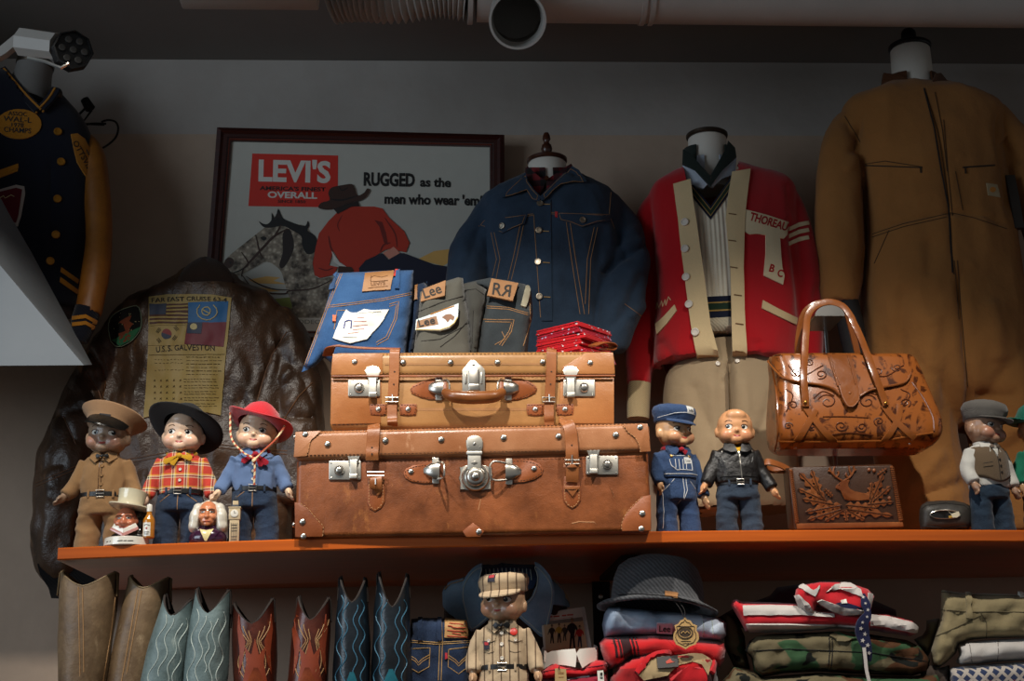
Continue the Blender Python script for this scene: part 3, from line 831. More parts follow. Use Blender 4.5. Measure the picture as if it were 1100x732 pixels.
for u in (478, 539): mb.tube([f2.p(u, 411, .024), f2.p(u+(.5 if u < 500 else -.5), 421, .029)], 1, 10, flat=(.0045, .003))
mb.build('handle_end', m_tab, up)
# straps
for uu, tt in ((423.5, 0), (592, 1)):
    ln = [(uu+1.5, 374.5, -.35), (uu+1, 375, -.15), (uu+.8, 375.8, -.01), (uu+.6, 377.5, .010), (uu+.3, 384, .0135), (uu, 400, .0135), (uu-.8, 415, .0125), (uu-1.5, 428, .011)]
    o = strap_front(f2, ln, 5.7, up, holes=[(uu+.3, 399.5, .0155), (uu-.5, 413, .0148)])
    buckle(f2, uu-9.5, 427.3, uu+4.2, 432, .014, o, m_stud, ((uu-2, 424, .016), (uu-1.5, 432, .016)))
    strap_front(f2, [(uu-2, 430, .009), (uu-2.4, 440, .010), (uu-2.2, 449, .012), (uu-2, 453.5, .0085 if tt else .018), (uu-2, 457, .004 if not tt else .008)], 5.6, o, 'strap_end')
    for sg in (-1, 1):
        cx = uu-1+sg*16; pts = [(cx-9, 434.5), (cx+9, 434.5), (cx+9.4, 440), (cx+8.5, 446), (cx, 447), (cx-8.5, 446), (cx-9.4, 440)]
        mb = MB(); slab(mb, f2, pts, .0, .003, .001); tb = mb.build('strap_tab', m_tab, o)
        mb = MB(); dashes(mb, f2, [(x*.84+cx*.16, y*.84+440.5*.16) for x, y in pts], .0032, 1.6, 1.2); mb.build('stitching', m_stitch, tb)
        studs(f2, [(cx, 440)], 3.3, tb, off=.003)
# loose leather flap and tag on the top edges
mb = MB(); mb.tube([f2.p(*q) for q in bez([(352, 382, -.06), (355, 374, -.03), (362, 371.6, -.02), (372, 372.6, -.02), (392, 374.2, -.02), (430, 375.2, -.015)], 6)], 1, 10, flat=(.012, .0022), up=[V((0, -.35, 1))]); mb.build('loose_strip', m_tab, up)
mb = MB(); mb.tube([f2.p(*q) for q in bez([(636, 371.8, .01), (646, 368.5, -.01), (655, 368.8, -.03), (659, 372.5, -.045), (656, 376, -.04), (648, 375.2, -.02)], 6)], 1, 10, flat=(.011, .0018), up=[V((0, -.3, 1))]); mb.build('leather_tag', m_tab, up)
# brown paint-stained strip along the back of the lid
# ---------------------------------------------------------------- framed advertisement
def c5(*q): return [(210+x/2.814, 120+y/2.814) for x, y in q]
def c8(*q): return [(230+x/4.065, 190+y/4.065) for x, y in q]
m_frame = wood('dark_red_wood', '4a1a10', '230b07', .35)
pp = Plane(3.912, P(380, 370, 3.912).z, -.05)
def pq(u, v, off=0): q, n_ = pp(u, v); return q+n_*off
poster = thing('framed_poster', 'framed cowboy and horse jeans advertisement with dark red wooden frame on the wall', 'framed picture', tuple(pq(378, 370)))
O = [(234, 139), (541.5, 147), (541.5, 372), (216.5, 370)]
I = [(249, 152.5), (526, 158.5), (526.5, 357.5), (233, 355.5)]
K = [(245, 149), (530, 155), (530, 361), (229, 359)]
mb = MB(); vs = []
for ring, off in ((O, -.018), (O, .016), ([(a[0]*.6+b[0]*.4, a[1]*.6+b[1]*.4) for a, b in zip(O, K)], .021), ([(a[0]*.35+b[0]*.65, a[1]*.35+b[1]*.65) for a, b in zip(O, K)], .015), (K, .014), (K, .010), (I, .007), (I, -.004)):
    vs.append([pq(u, v, off) for u, v in ring])
mb.loft(vs, False, False); mb.build('frame', m_frame, poster, angle=25)
mb = MB(); mb.tube([pq(u, v, .0095) for u, v in [(a[0]*.5+b[0]*.5, a[1]*.5+b[1]*.5) for a, b in zip(I, K)]], .0022, 6, closed=True); mb.build('frame_fillet', plain('frame_fillet', '6b2a1a', .35), poster)
# printed sheet: one mesh, one colour of ink to each slot
inks = ['b6b5aa', 'c92a1a', 'd0cdc3', '15130f', '3b2318', 'b3321b', '15182e', 'd08a76', None, '0f0e0d', '3a2217', 'd6a85c', '7f8a3a', '2f5a33', '8d8d84', 'a37a50', '6f1b10', '231713']
pm = []
for i, c in enumerate(inks):
    if c is None:
        n = N('dappled_grey_ink'); f = n.vor(95); g = n.noise(45, 4)
        cc = n.ramp(f, [(.05, 'c4baa4'), (.55, '8f8472')]); cc = n.mix(n.ramp(g, [(.42, 0.), (.66, 1.)]), cc, '3f352a'); pm.append(n.end(cc, .6))
    else: pm.append(plain('ink_%d' % i, c, .55, 0, .06, 30, 0))
pr = MB(); lay = [0]
def ink(poly, k, step=None, off=None):
    lay[0] += 1; o = .0004+lay[0]*.00012
    vs = [pq(u, v, o) for u, v in poly]; tri = geometry.tessellate_polygon([[V((u, v, 0)) for u, v in poly]])
    pr.add(vs, [tuple(t) for t in tri], k)
def stroke(line, w, k, smooth=6):
    L = bez(line, smooth); a, b = [], []
    for i, (u, v) in enumerate(L):
        p0 = L[max(0, i-1)]; p1 = L[min(len(L)-1, i+1)]; dx, dy = p1[0]-p0[0], p1[1]-p0[1]; l = math.hypot(dx, dy)+1e-6
        e = w*(.5+.5*min(1, 4*min(i, len(L)-1-i)/max(1, len(L)-1)))/2
        a.append((u-dy/l*e, v+dx/l*e)); b.append((u+dy/l*e, v-dx/l*e))
    lay[0] += 1; o = .0004+lay[0]*.00012
    n_ = len(a); pr.add([pq(u, v, o) for u, v in a]+[pq(u, v, o) for u, v in b], [(i, i+1, n_+i+1, n_+i) for i in range(n_-1)], k)
def words(s, c, w, h, k, ang=1.2, bold=.02, **kw):
    lay[0] += 1; letter(pr, lambda u, v: pp(u, v), s, c, w, h, ang, bold, k, .0006+lay[0]*.00012, **kw)
ink(I, 0)
ink(c8((150, 450), (230, 435), (290, 440), (260, 455), (320, 470), (180, 466)), 11); ink(c8((80, 490), (170, 478), (240, 490), (290, 500), (160, 508), (90, 505)), 11)
ink(c8((890, 360), (960, 325), (1060, 312), (1025, 332), (1075, 345), (1000, 390), (930, 372)), 11)
ink(c8((195, 560), (250, 535), (330, 527), (360, 560), (360, 612), (300, 612)), 12); ink(c8((235, 562), (290, 578), (360, 585), (360, 614), (280, 614)), 13)
ink(c5((172, 127), (431, 133), (430, 290), (160, 286)), 1)
words("LEVI'S", c5((299, 215))[0], 218/2.814, 70/2.814, 2, 1.4, .035)
words("AMERICA'S FINEST", c5((294, 240))[0], 200/2.814, 13/2.814, 3, 1.2, .035)
words("OVERALL", c5((293, 263))[0], 150/2.814, 20/2.814, 2, 1.2, .035)
words("SINCE 1850", c5((291, 277))[0], 84/2.814, 9/2.814, 3, 1.2, .02)
words("RUGGED", c5((585, 227))[0], 154/2.814, 42/2.814, 9, 1.3, .04)
words("as the", c5((725, 229))[0], 93/2.814, 29/2.814, 9, 1.3, .034)
words("men who wear 'em!", c5((719, 283))[0], 296/2.814, 33/2.814, 9, 1.2, .034)
horse = c8((38, 380), (60, 352), (110, 310), (180, 255), (230, 215), (262, 185), (330, 205), (390, 212), (420, 240), (450, 300), (440, 330), (430, 380), (440, 430), (465, 445), (515, 440), (505, 480), (500, 540), (480, 614), (345, 614), (340, 560), (312, 480), (295, 420), (270, 392), (230, 372), (190, 390), (150, 412), (110, 432), (80, 437), (58, 420), (44, 400))
ink(bez(horse, 3, True), 8)
ink(bez(c8((300, 250), (330, 230), (350, 300), (330, 360), (300, 400), (285, 385), (300, 330)), 4, True), 17)
ink(bez(c8((60, 355), (85, 362), (80, 392), (52, 402), (42, 384)), 4, True), 4)
ink(c8((66, 372), (78, 372), (72, 384)), 9); stroke(c8((72, 424), (110, 412), (140, 392)), 1.2, 9)
ink(bez(c8((196, 196), (212, 205), (232, 208), (250, 192), (252, 158), (268, 186), (280, 140), (300, 180), (335, 198), (375, 212), (400, 214), (410, 194), (416, 215), (408, 236), (440, 258), (454, 300), (436, 333), (405, 338), (385, 300), (380, 260), (340, 235), (300, 216), (250, 224), (215, 220)), 3, True), 9)
ink(c8((262, 185), (280, 150), (292, 180)), 17)
ink(bez(c8((203, 268), (216, 262), (230, 270), (218, 280)), 4, True), 9)
stroke(c8((322, 228), (262, 262), (215, 310), (180, 348), (132, 398)), 2.6, 10); stroke(c8((292, 212), (280, 235), (262, 262)), 2, 10); stroke(c8((182, 255), (200, 330), (215, 355)), 1.6, 10); stroke(c8((120, 330), (150, 380), (128, 405), (120, 438)), 1.6, 10)
stroke(c8((122, 430), (165, 482), (235, 508), (310, 512), (330, 500), (430, 490), (515, 452)), 1.5, 10); stroke(c8((140, 436), (195, 470), (260, 492), (330, 496)), 1.3, 10)
shirt = c8((540, 155), (600, 132), (700, 132), (735, 140), (762, 178), (830, 240), (853, 290), (838, 332), (805, 325), (780, 312), (745, 322), (700, 350), (662, 366), (637, 396), (630, 432), (575, 392), (548, 372), (520, 325), (502, 388), (540, 396), (522, 430), (462, 444), (440, 432), (431, 380), (444, 310), (458, 250), (500, 195))
ink(shirt, 5)
ink(c8((700, 190), (722, 220), (742, 290), (760, 300), (752, 250), (735, 200)), 16); stroke(c8((745, 180), (790, 250), (800, 310)), 1.6, 16); stroke(c8((500, 260), (510, 310), (520, 330)), 2, 16); stroke(c8((560, 170), (540, 210), (548, 240)), 1, 16); stroke(c8((455, 400), (490, 410), (520, 400)), 1.4, 16); stroke(c8((770, 290), (740, 300), (725, 330)), 1.6, 16)
ink(c8((514, 326), (548, 376), (580, 396), (548, 392), (522, 372)), 2)
ink(c8((545, 392), (600, 396), (612, 412), (590, 428), (540, 420)), 4)
ink(c8((632, 402), (660, 370), (735, 335), (760, 365), (812, 336), (830, 336), (880, 355), (960, 385), (1075, 402), (1075, 480), (870, 480), (700, 470), (640, 440)), 6)
ink(c8((737, 335), (785, 308), (812, 335), (765, 362)), 7)
ink(c8((520, 140), (626, 108), (636, 130), (600, 133), (540, 165)), 17)
ink(bez(c8((456, 138), (468, 116), (505, 104), (499, 75), (513, 50), (555, 40), (600, 34), (613, 50), (626, 84), (655, 72), (668, 54), (680, 60), (666, 88), (640, 106), (610, 112), (560, 128), (522, 142), (488, 146)), 3, True), 10)
stroke(c8((505, 100), (560, 104), (625, 86)), 1.6, 9); stroke(c8((545, 45), (560, 62), (585, 50)), 1.3, 9)
ink([(233.5, 341.5), (526.5, 343.5), (526.5, 357.5), (233, 355.5)], 2)
words("ON RODEO", c8((372, 645))[0], 190/4.065, 19/4.065, 14, .6, .02)
pr.build('printed_sheet', pm, poster, angle=0, fix=False)
MB().add([pq(u, v, -.006) for u, v in O]+[pq(u, v, -.001) for u, v in O], [(0, 1, 2, 3), (4, 5, 6, 7), (0, 1, 5, 4), (1, 2, 6, 5), (2, 3, 7, 6), (3, 0, 4, 7)]).build('backing_board', m_dark, poster)
# ---------------------------------------------------------------- clothes on forms
def interp_rows(rows, n):
    return bez(rows, n)
def body_loft(mb, rows, n=6, k=40, p=2.4):
    """rows: (v, left u, right u, Y, half depth); a hollow-looking body with rounded section."""
    rings = []
    for v, xl, xr, Y, d in interp_rows(rows, n):
        L, R = P(xl, v, Y), P(xr, v, Y); c = (L+R)/2; h = (R-L)/2; ring = []
        for i in range(k):
            a = 2*PI*i/k; ca, sa = cos(a), sin(a)
            ring.append(c+h*math.copysign(abs(ca)**(2/p), ca)+V((0, d*math.copysign(abs(sa)**(2/p), sa), 0)))
        rings.append(ring)
    return mb.loft(rings)
def sleeve(mb, path, n=6, k=20):
    """path: (u, v, Y, radius in pixels)"""
    L = bez(path, n); return mb.tube([P(u, v, Y) for u, v, Y, r in L], [r*mpp(Y) for u, v, Y, r in L], k)
def neck_form(parent, c, r, ztop, zbot, m, cap_m, finial=None, cap_r=None, shoulders=None):
    """neck of a display form, c = (x, y)."""
    x, y = c; M = Matrix.Translation((x, y, 0))
    prof = [(r*1.0, zbot), (r*1.0, zbot+(ztop-zbot)*.3), (r, zbot+(ztop-zbot)*.6), (r*.97, ztop-.004), (r*.9, ztop)]
    MB().lathe(prof, 32, M).build('neck', m, parent)
    cr = cap_r or r
    prof = [(cr*.98, ztop-.001), (cr*1.03, ztop+.002), (cr*1.03, ztop+.009), (cr*.95, ztop+.012), (.002, ztop+.013)]
    MB().lathe(prof, 32, M).build('neck_cap', cap_m, parent)
    if finial: MB().lathe([(a*r, ztop+.011+b*r) for a, b in finial], 24, M).build('finial', cap_m, parent)
def pole(parent, x, y, z0, z1, m, r=.012):
    MB().lathe([(.06, z0), (.06, z0+.006), (.02, z0+.012), (r, z0+.03), (r, z1)], 24, Matrix.Translation((x, y, 0))).build('stand', m, parent)
def bottons(surf, pts, r, parent, m, name='button', lift=.001):
    for u, v in pts:
        p, nn = surf(u, v); mb = MB(); button(mb, p+nn*lift, nn, r); mb.build(name, m, parent)
def seams(surf, lines, parent, m, r=.0008, name='topstitching', dash=0, step=3):
    mb = MB()
    for L in lines: seam(mb, surf, L, r, step, dash=dash)
    return mb.build(name, m, parent)
def piece(surf, poly, t, m, name, parent, step=4, lift=0, puff=0):
    mb = MB(); patch(mb, surf, poly, t, step, 0, lift, puff); return mb.build(name, m, parent)
def over(S_, k): return lambda u, v: (S_(u, v)[0]+S_(u, v)[1]*k, S_(u, v)[1])
def band(S_, line, half, t, m, name, parent, lift=0, n_=6):
    L = bez(line, n_); pts, ups = [], []
    for u, v in L: q, nn = S_(u, v); pts.append(q+nn*(t/2+lift)); ups.append(nn)
    mb = MB(); mb.tube(pts, 1, 10, flat=(half*mpp(pts[0].y), t/2), up=ups); return mb.build(name, m, parent)
m_form = plain('form_linen', 'cfc8bc', .8, 0, .08, 20, .15)
m_darkwood = wood('turned_dark_wood', '5a2f1a', '2a140b', .3, 2)
def hem(me, q=.006): z = co(me)[:, 2].min(); return cut(me, lambda a: a[:, 2] < z+q)
def cut_neck(me, x, y, r, z):
    return cut(me, lambda a: (np.hypot(a[:, 0]-x, (a[:, 1]-y)) < r) & (a[:, 2] > z))

def inpoly(q, poly):
    r = np.zeros(len(q), bool); n_ = len(poly)
    for i in range(n_):
        a_, b_ = poly[i], poly[(i+1) % n_]
        c_ = ((a_[1] > q[:, 1]) != (b_[1] > q[:, 1])) & (q[:, 0] < (b_[0]-a_[0])*(q[:, 1]-a_[1])/(b_[1]-a_[1]+1e-9)+a_[0]); r ^= c_
    return r

# ---- denim jacket on a form with a turned finial
def cj(*q): return [(470+x/2.711, 120+y/2.711) for x, y in q]
YJ = 3.68
m_denim = denim('indigo_denim', '17222f', '384b60', .6)
m_gold = plain('tan_thread', '9a7146', .8, 0, .2, 80, 0)
m_goldpale = plain('ochre_thread', 'a58350', .8, 0, .2, 80, 0)
cx, cyy = P(588, 185, YJ).x, YJ
jt = thing('denim_jacket', 'dark indigo denim jacket buttoned up on the form with a wooden finial', 'jacket', (cx, YJ, P(588, 400, YJ).z))
mb = MB()
body_loft(mb, [(193, 561, 618, YJ, .055), (199, 545, 634, YJ, .075), (210, 526, 658, YJ, .095), (224, 517, 668, YJ, .11), (250, 517, 670, YJ, .125), (290, 520, 668, YJ, .13), (330, 524, 662, YJ, .125), (370, 528, 656, YJ, .12), (410, 530, 652, YJ, .115)])
sleeve(mb, [(530, 226, YJ, 17), (514, 256, YJ-.01, 22), (503, 290, YJ-.03, 22), (500, 330, YJ-.03, 21), (508, 370, YJ-.02, 18)])
sleeve(mb, [(652, 222, YJ, 17), (666, 250, YJ-.01, 23), (670, 285, YJ-.04, 25), (667, 320, YJ-.075, 24), (662, 345, YJ-.095, 21), (659, 368, YJ-.10, 16), (661, 377, YJ-.10, 12)])
me = remesh(mb, .0065, 3)
creases(me, [(cj((500, 300), (520, 340), (535, 400)), 5, -.008), (cj((560, 400), (500, 460), (480, 480)), 5, -.012), (cj((600, 460), (560, 560), (500, 640)), 6, -.008), (cj((560, 330), (590, 400), (600, 470)), 8, .006),
             (cj((620, 380), (540, 430)), 4, -.009), (cj((540, 395), (590, 380)), 4, .006), (cj((118, 330), (100, 400), (80, 470)), 6, -.008), (cj((490, 300), (470, 420), (455, 600)), 6, -.005), (cj((120, 320), (130, 480)), 6, -.005), (cj((560, 600), (600, 560)), 4, .005)])
folds(me, .010, (8, 8, 4), 1); folds(me, .0045, (19, 19, 9), 2)
x0, z0 = cx, P(588, 200, YJ).z
JC = SurfOr(me, YJ-.082); S = Surf(me, YJ)
cut_neck(me, cx, YJ, .06, P(588, 204, YJ).z); cut(me, lambda a: inpoly(pxa(a), cj((255, 120), (396, 120), (350, 208), (304, 250), (296, 250), (264, 206))))
hem(me); jb = link_mesh('shell', me, m_denim, jt)
yoke = [cj((120, 330), (140, 318), (262, 300), (278, 298)), cj((300, 293), (400, 296), (500, 300))]
seams(S, yoke+[[(u, v+1.6) for u, v in L] for L in yoke], jt, m_gold)
seams(S, [cj(*q) for q in (((375, 322), (390, 430), (415, 590)), ((386, 322), (402, 430), (428, 590)), ((466, 337), (446, 430), (440, 590)), ((456, 337), (436, 430), (430, 560)), ((165, 352), (182, 430), (170, 490)), ((156, 352), (172, 430), (160, 480)), ((240, 332), (222, 420), (205, 490)), ((250, 332), (232, 420), (215, 490)),
                               ((330, 262), (330, 600)), ((280, 300), (300, 600)), ((286, 300), (306, 600)), ((505, 235), (500, 300), (515, 340)), ((545, 560), (600, 600)))], jt, m_gold)
piece(S, cj((283, 262), (330, 258), (331, 420), (334, 610), (303, 610), (290, 420)), .003, m_denim, 'button_placket', jt, 4)
for poly in (cj((118, 332), (130, 318), (262, 300), (252, 328), (222, 340), (190, 356), (160, 346)), cj((345, 296), (420, 298), (502, 304), (500, 318), (468, 322), (420, 338), (380, 322), (352, 316))):
    o = piece(S, poly, .0045, m_denim, 'pocket_flap', jt, 3)
    c_ = np.mean(poly, 0); seams(S, [[tuple(c_+(np.array(q)-c_)*.9) for q in poly+poly[:1]]], o, m_gold, .0007)
    o.children[0].location = (0, -.0045, 0)
m_brass = plain('pale_metal_button', 'b9ad9a', .35, .9, .15, 80, .1)
S2 = lambda u, v: (S(u, v)[0]+S(u, v)[1]*.004, S(u, v)[1])
bottons(S2, cj((298, 270), (295, 348), (293, 440), (296, 540), (192, 334), (421, 318)), .0085, jt, m_brass)
mb = MB()
for u, v in cj((312, 272), (310, 350), (310, 441), (312, 541)): seam(mb, S2, [(u-1, v), (u+6, v+.4)], .0013, 2)
mb.build('buttonhole', m_goldpale, jt)
piece(S, cj((343, 294), (351, 295), (350, 310), (343, 308)), .005, paint('b02a2c', .6, 'red_label'), 'tab_label', jt, 2, .001)
# shirt under it
m_tartan = N('dark_tartan'); x = m_tartan.sep(); w1 = m_tartan.wave(9, None, 'X'); w2 = m_tartan.wave(9, None, 'Z')
m_tartan = m_tartan.end(m_tartan.mix(m_tartan.ramp(w1, [(.5, 0.), (.6, 1.)]), m_tartan.mix(m_tartan.ramp(w2, [(.5, 0.), (.6, 1.)]), '6a1419', '2e0d10'), m_tartan.mix(m_tartan.ramp(w2, [(.5, 0.), (.6, 1.)]), '3a0f12', '0d0808')), .9)
form = thing('dress_form', 'display form with turned wooden finial wearing the denim jacket', 'mannequin', (cx, YJ, zs(cx)))
zt = P(588, 175, YJ).z
neck_form(form, (cx, YJ), .052, zt, P(588, 212, YJ).z, m_form, m_darkwood, [(.3, 0), (.34, .06), (.18, .14), (.15, .22), (.24, .34), (.29, .52), (.25, .74), (.15, .84), (.14, .96), (.21, 1.06), (.19, 1.24), (.12, 1.42), (.01, 1.47)])
pole(form, cx, YJ, zs(cx), P(588, 280, YJ).z, m_darkwood)
sh = thing('plaid_shirt', 'dark red plaid shirt collar showing under the denim jacket', 'shirt', (cx, YJ, P(588, 215, YJ).z))
def collar_ring(cx, cy, r0, r1, zb, zt_, front_drop, t=.004, a0=-60, a1=240, n=28, fy=1.0):
    """standing collar open at the front; angles from +x through the back."""
    A, B = [], []
    rows_o, rows_i = [], []
    for i in range(n+1):
        a = rad(a0+(a1-a0)*i/n); f = max(0, -sin(a))
        for rows, q in ((rows_o, 0), (rows_i, -t)):
            rows.append([V((cx+(r0+q)*cos(a), cy+(r0+q)*sin(a)*fy, zb-front_drop*f)), V((cx+(r1+q)*cos(a), cy+(r1+q)*sin(a)*fy, zt_-front_drop*.75*f))])
    mb = MB(); mb.loft([[o[0], o[1], i_[1], i_[0]] for o, i_ in zip(rows_o, rows_i)]); return mb
collar_ring(cx, YJ, .066, .058, P(588, 205, YJ).z, P(588, 180, YJ).z, .03, .004, -80, 260).build('collar_stand', m_tartan, sh)
CS = Plane(YJ-.083, 0, 0)
for poly in (cj((256, 166), (262, 160), (300, 195), (318, 198), (298, 250), (256, 200)), cj((392, 156), (388, 152), (345, 180), (318, 198), (316, 232), (352, 206), (394, 168))):
    mb = MB(); mb.prism([P(u, v, YJ-.066-.012*(1-abs(u-590)/30)) for u, v in poly], (0, -.005, -.001), .001); mb.build('collar', m_tartan, sh)
p_ = P(*cj((318, 194))[0], YJ-.088); mb = MB(); button(mb, p_, (0, -1, .2), .006); mb.build('button', m_darkwood, sh)
for poly in (cj((257, 178), (262, 204), (280, 228), (300, 250), (297, 264), (282, 262), (262, 230), (238, 238), (215, 247), (191, 253), (196, 240), (214, 222), (235, 203)), cj((392, 158), (412, 170), (424, 188), (434, 209), (416, 208), (400, 206), (358, 214), (330, 236), (312, 257), (302, 264), (298, 250), (322, 226), (348, 202), (375, 178))):
    mb = MB(); patch(mb, JC, poly, .006, 3, 0, .005); o = mb.build('collar', m_denim, jt)
    c_ = np.mean(poly, 0); seams(lambda u, v: (JC(u, v)[0]+JC(u, v)[1]*.011, JC(u, v)[1]), [[tuple(c_+(np.array(q)-c_)*.84) for q in poly+poly[:1]]], o, m_gold, .0007)

# ---- red letterman cardigan over a vest and khaki trousers
def ck(*q): return [(660+x/2.6143, 120+y/2.6143) for x, y in q]
YK = 3.68
m_red = cloth('red_wool', 'a80f18', .12, 8, 500, .4, .95, .3); m_redknit = m_red
m_cream = cloth('cream_wool', 'cdb58a', .1, 10, 500, .4, .95, .2)
kx = P(762, 200, YK).x
kt = thing('cardigan', 'red letterman cardigan with cream band and large felt T', 'cardigan', (kx, YK, P(780, 392, YK).z))
mb = MB()
body_loft(mb, [(180, 737, 792, YK, .06), (186, 726, 806, YK, .08), (194, 712, 836, YK, .098), (206, 699, 852, YK, .11), (230, 699, 852, YK, .125), (270, 702, 856, YK, .13), (320, 704, 860, YK, .132), (365, 704, 858, YK, .13), (391, 704, 856, YK, .128)])
sleeve(mb, [(716, 212, YK, 15), (703, 232, YK+.015, 18), (695, 270, YK+.05, 17), (691, 320, YK+.06, 16), (688, 370, YK+.05, 16), (687, 414, YK+.03, 12)])
sleeve(mb, [(838, 206, YK, 15), (850, 232, YK-.01, 18), (859, 275, YK-.02, 19), (864, 320, YK-.02, 18), (867, 360, YK-.02, 17), (868, 395, YK-.02, 14)])
me = remesh(mb, .0065, 3)
creases(me, [(ck((490, 290), (505, 420), (520, 560), (530, 640)), 4, -.010), (ck((100, 250), (105, 420), (125, 600)), 4, -.010), (ck((130, 640), (170, 700)), 6, -.006), (ck((400, 640), (400, 700)), 7, -.005), (ck((480, 200), (490, 290)), 4, -.004), (ck((570, 480), (545, 620)), 5, -.006)])
folds(me, .008, (6, 6, 2.5), 4); folds(me, .0025, (16, 16, 8), 5)
cut_neck(me, kx, YK, .06, P(762, 190, YK).z)
# open the front between the two bands
opn = np.array(ck((213, 160), (228, 300), (250, 450), (268, 600), (298, 720), (332, 720), (330, 600), (325, 440), (312, 300), (330, 160)))
full = me.copy(); KS = Surf(full, YK-.12)
cut(me, lambda a: (inpoly(pxa(a), opn) & (a[:, 1] < YK-.02))); cut(me, lambda a: inpoly(pxa(a), ck((196, 130), (348, 130), (334, 200), (300, 230), (230, 230), (208, 212))))
hem(me, .004); cut(me, lambda a: inpoly(pxa(a), [(712, 392), (850, 388), (852, 430), (712, 430)]) & (a[:, 1] > YK-.09) & (a[:, 1] < YK+.09)); link_mesh('shell', me, m_red, kt)
for poly in (ck((167, 206), (215, 192), (222, 250), (230, 300), (244, 400), (254, 470), (270, 600), (298, 700), (237, 716), (216, 600), (200, 470), (190, 400), (180, 300)), ck((330, 172), (380, 164), (370, 250), (365, 300), (361, 440), (364, 560), (373, 696), (331, 692), (328, 560), (325, 440), (312, 300), (320, 230))):
    o = piece(KS, poly, .006, m_cream, 'button_band', kt, 4)
m_pearl = plain('pearl_button', 'cfc6b8', .3, 0, .08, 40, 0)
KS2 = lambda u, v: (KS(u, v)[0]+KS(u, v)[1]*.006, KS(u, v)[1])
bottons(KS2, ck((200, 313), (200, 388), (204, 467), (212, 543), (229, 621), (248, 697)), .0105, kt, m_pearl)
mb = MB()
for u, v in ck((330, 290), (330, 365), (334, 440), (345, 518), (350, 598), (348, 672)): seam(mb, KS2, [(u-4, v-.6), (u+4, v+.6)], .0016, 2)
mb.build('buttonhole', plain('brown_thread', '6a4a2a', .9), kt)
T = ck((367, 276), (425, 291), (486, 311), (482, 348), (474, 358), (463, 356), (466, 400), (470, 440), (476, 462), (472, 487), (445, 474), (418, 461), (420, 440), (424, 400), (424, 348), (400, 344), (380, 346), (362, 336))
m_felt = cloth('cream_felt', 'd3c3a0', .06, 20, 700, .3)
m_felt_red = cloth('red_felt', 'a3151d', .06, 20, 700, .3)
o = piece(KS, T, .004, m_felt, 'felt_letter', kt, 3)
lb = MB(); letter(lb, KS, 'THOREAU', ck((428, 322))[0], 108/2.6143, 24/2.6143, 17, .03, 0, .0046); letter(lb, KS, 'B', ck((438, 452))[0], 14/2.61, 22/2.61, 15, .03, 0, .0046); letter(lb, KS, 'C', ck((461, 466))[0], 16/2.61, 22/2.61, 15, .03, 0, .0046); lb.build('lettering', m_felt_red, o, fix=False)
for poly in (ck((118, 598), (145, 572), (170, 543), (176, 560), (150, 595), (122, 626)), ck((416, 531), (460, 555), (511, 580), (508, 599), (460, 576), (413, 553))): piece(KS, poly, .004, m_cream, 'pocket_welt', kt, 3)
for dy in (0, 20, 41): piece(KS, ck((489, 325+dy), (515, 313+dy), (543, 308+dy), (546, 318+dy), (518, 324+dy), (490, 336+dy)), .003, m_felt, 'sleeve_stripe', kt, 3)
mb = MB(); seam(mb, KS, ck((118, 555), (120, 535), (126, 552), (133, 532), (136, 548), (143, 528), (145, 545), (152, 520), (158, 530)), .0012, 2); mb.build('chain_stitch_name', m_cream, kt)
m_crib = cloth('cream_rib', 'a89470', .1, 10, 300, .8)
mb = MB(); sleeve(mb, [(687, 412, YK+.03, 12.5), (686, 430, YK+.03, 12.5), (685.5, 450, YK+.03, 12)]); mb.build('ribbed_cuff', m_crib, kt)
mb = MB(); sleeve(mb, [(868.5, 393, YK-.02, 14), (869, 410, YK-.02, 13.5)]); mb.build('ribbed_cuff', m_crib, kt)
# vest
m_knit = N('cream_cable_knit'); w_ = m_knit.wave(28, None, 'X'); z_ = m_knit.wave(60, m_knit.map((1, 1, 1), (0, .8, 0)), 'X')
nb = m_knit.bump(w_, .5, .004); nb = m_knit.bump(z_, .4, .0015, nb); m_knit = m_knit.end(m_knit.mix(m_knit.noise(40, 4), 'cfc4aa', 'e6ddc8'), .95, 0, nb, .2, 0, .2)
vt = thing('knit_vest', 'cream cable knit vest with striped V neck under the red cardigan', 'sweater', (kx, YK, P(775, 370, YK).z))
mb = MB(); body_loft(mb, [(192, 735, 795, YK, .045), (200, 722, 815, YK, .07), (220, 712, 842, YK, .1), (260, 710, 845, YK, .112), (320, 712, 848, YK, .113), (366, 714, 848, YK, .112)])
me = remesh(mb, .008, 3); folds(me, .002, (6, 6, 3), 9); cut_neck(me, kx, YK, .05, P(762, 208, YK).z); VS = Surf(me, YK-.11); cut(me, lambda a: inpoly(pxa(a), ck((206, 130), (338, 130), (318, 205), (269, 268), (222, 214)))); hem(me, .004); link_mesh('shell', me, m_knit, vt)
m_navy = cloth('navy_knit', '151b2e', .1, 20, 500, .4); m_grn = cloth('green_knit', '1f3324', .1, 20, 500, .4); m_yel = cloth('yellow_knit', 'a08045', .1, 20, 500, .4)
def vband(o0, o1, m): return piece(VS, ck((214, 212+o0), (270, 282+o0), (328, 200+o0), (328, 200+o1), (270, 282+o1), (214, 212+o1)), .003+.0002*o0/10, m, 'neck_stripe', vt, 3)
vband(-16, 22, m_navy); vband(-4, 10, m_grn); vband(-7, -4, m_yel); vband(10, 13, m_yel)
for y0, y1, m in ((518, 578, m_navy), (537, 556, m_grn), (534, 538, m_yel), (556, 560, m_yel)): piece(VS, ck((240, y0+4), (335, y0-1), (335, y1-1), (240, y1+4)), .003+(0 if m == m_navy else .0006), m, 'hem_stripe', vt, 4)
piece(VS, ck((250, 582), (335, 577), (335, 640), (262, 645)), .003, cloth('cream_ribbing', 'b5aa92', .1, 10, 160, .9), 'hem_rib', vt, 4)
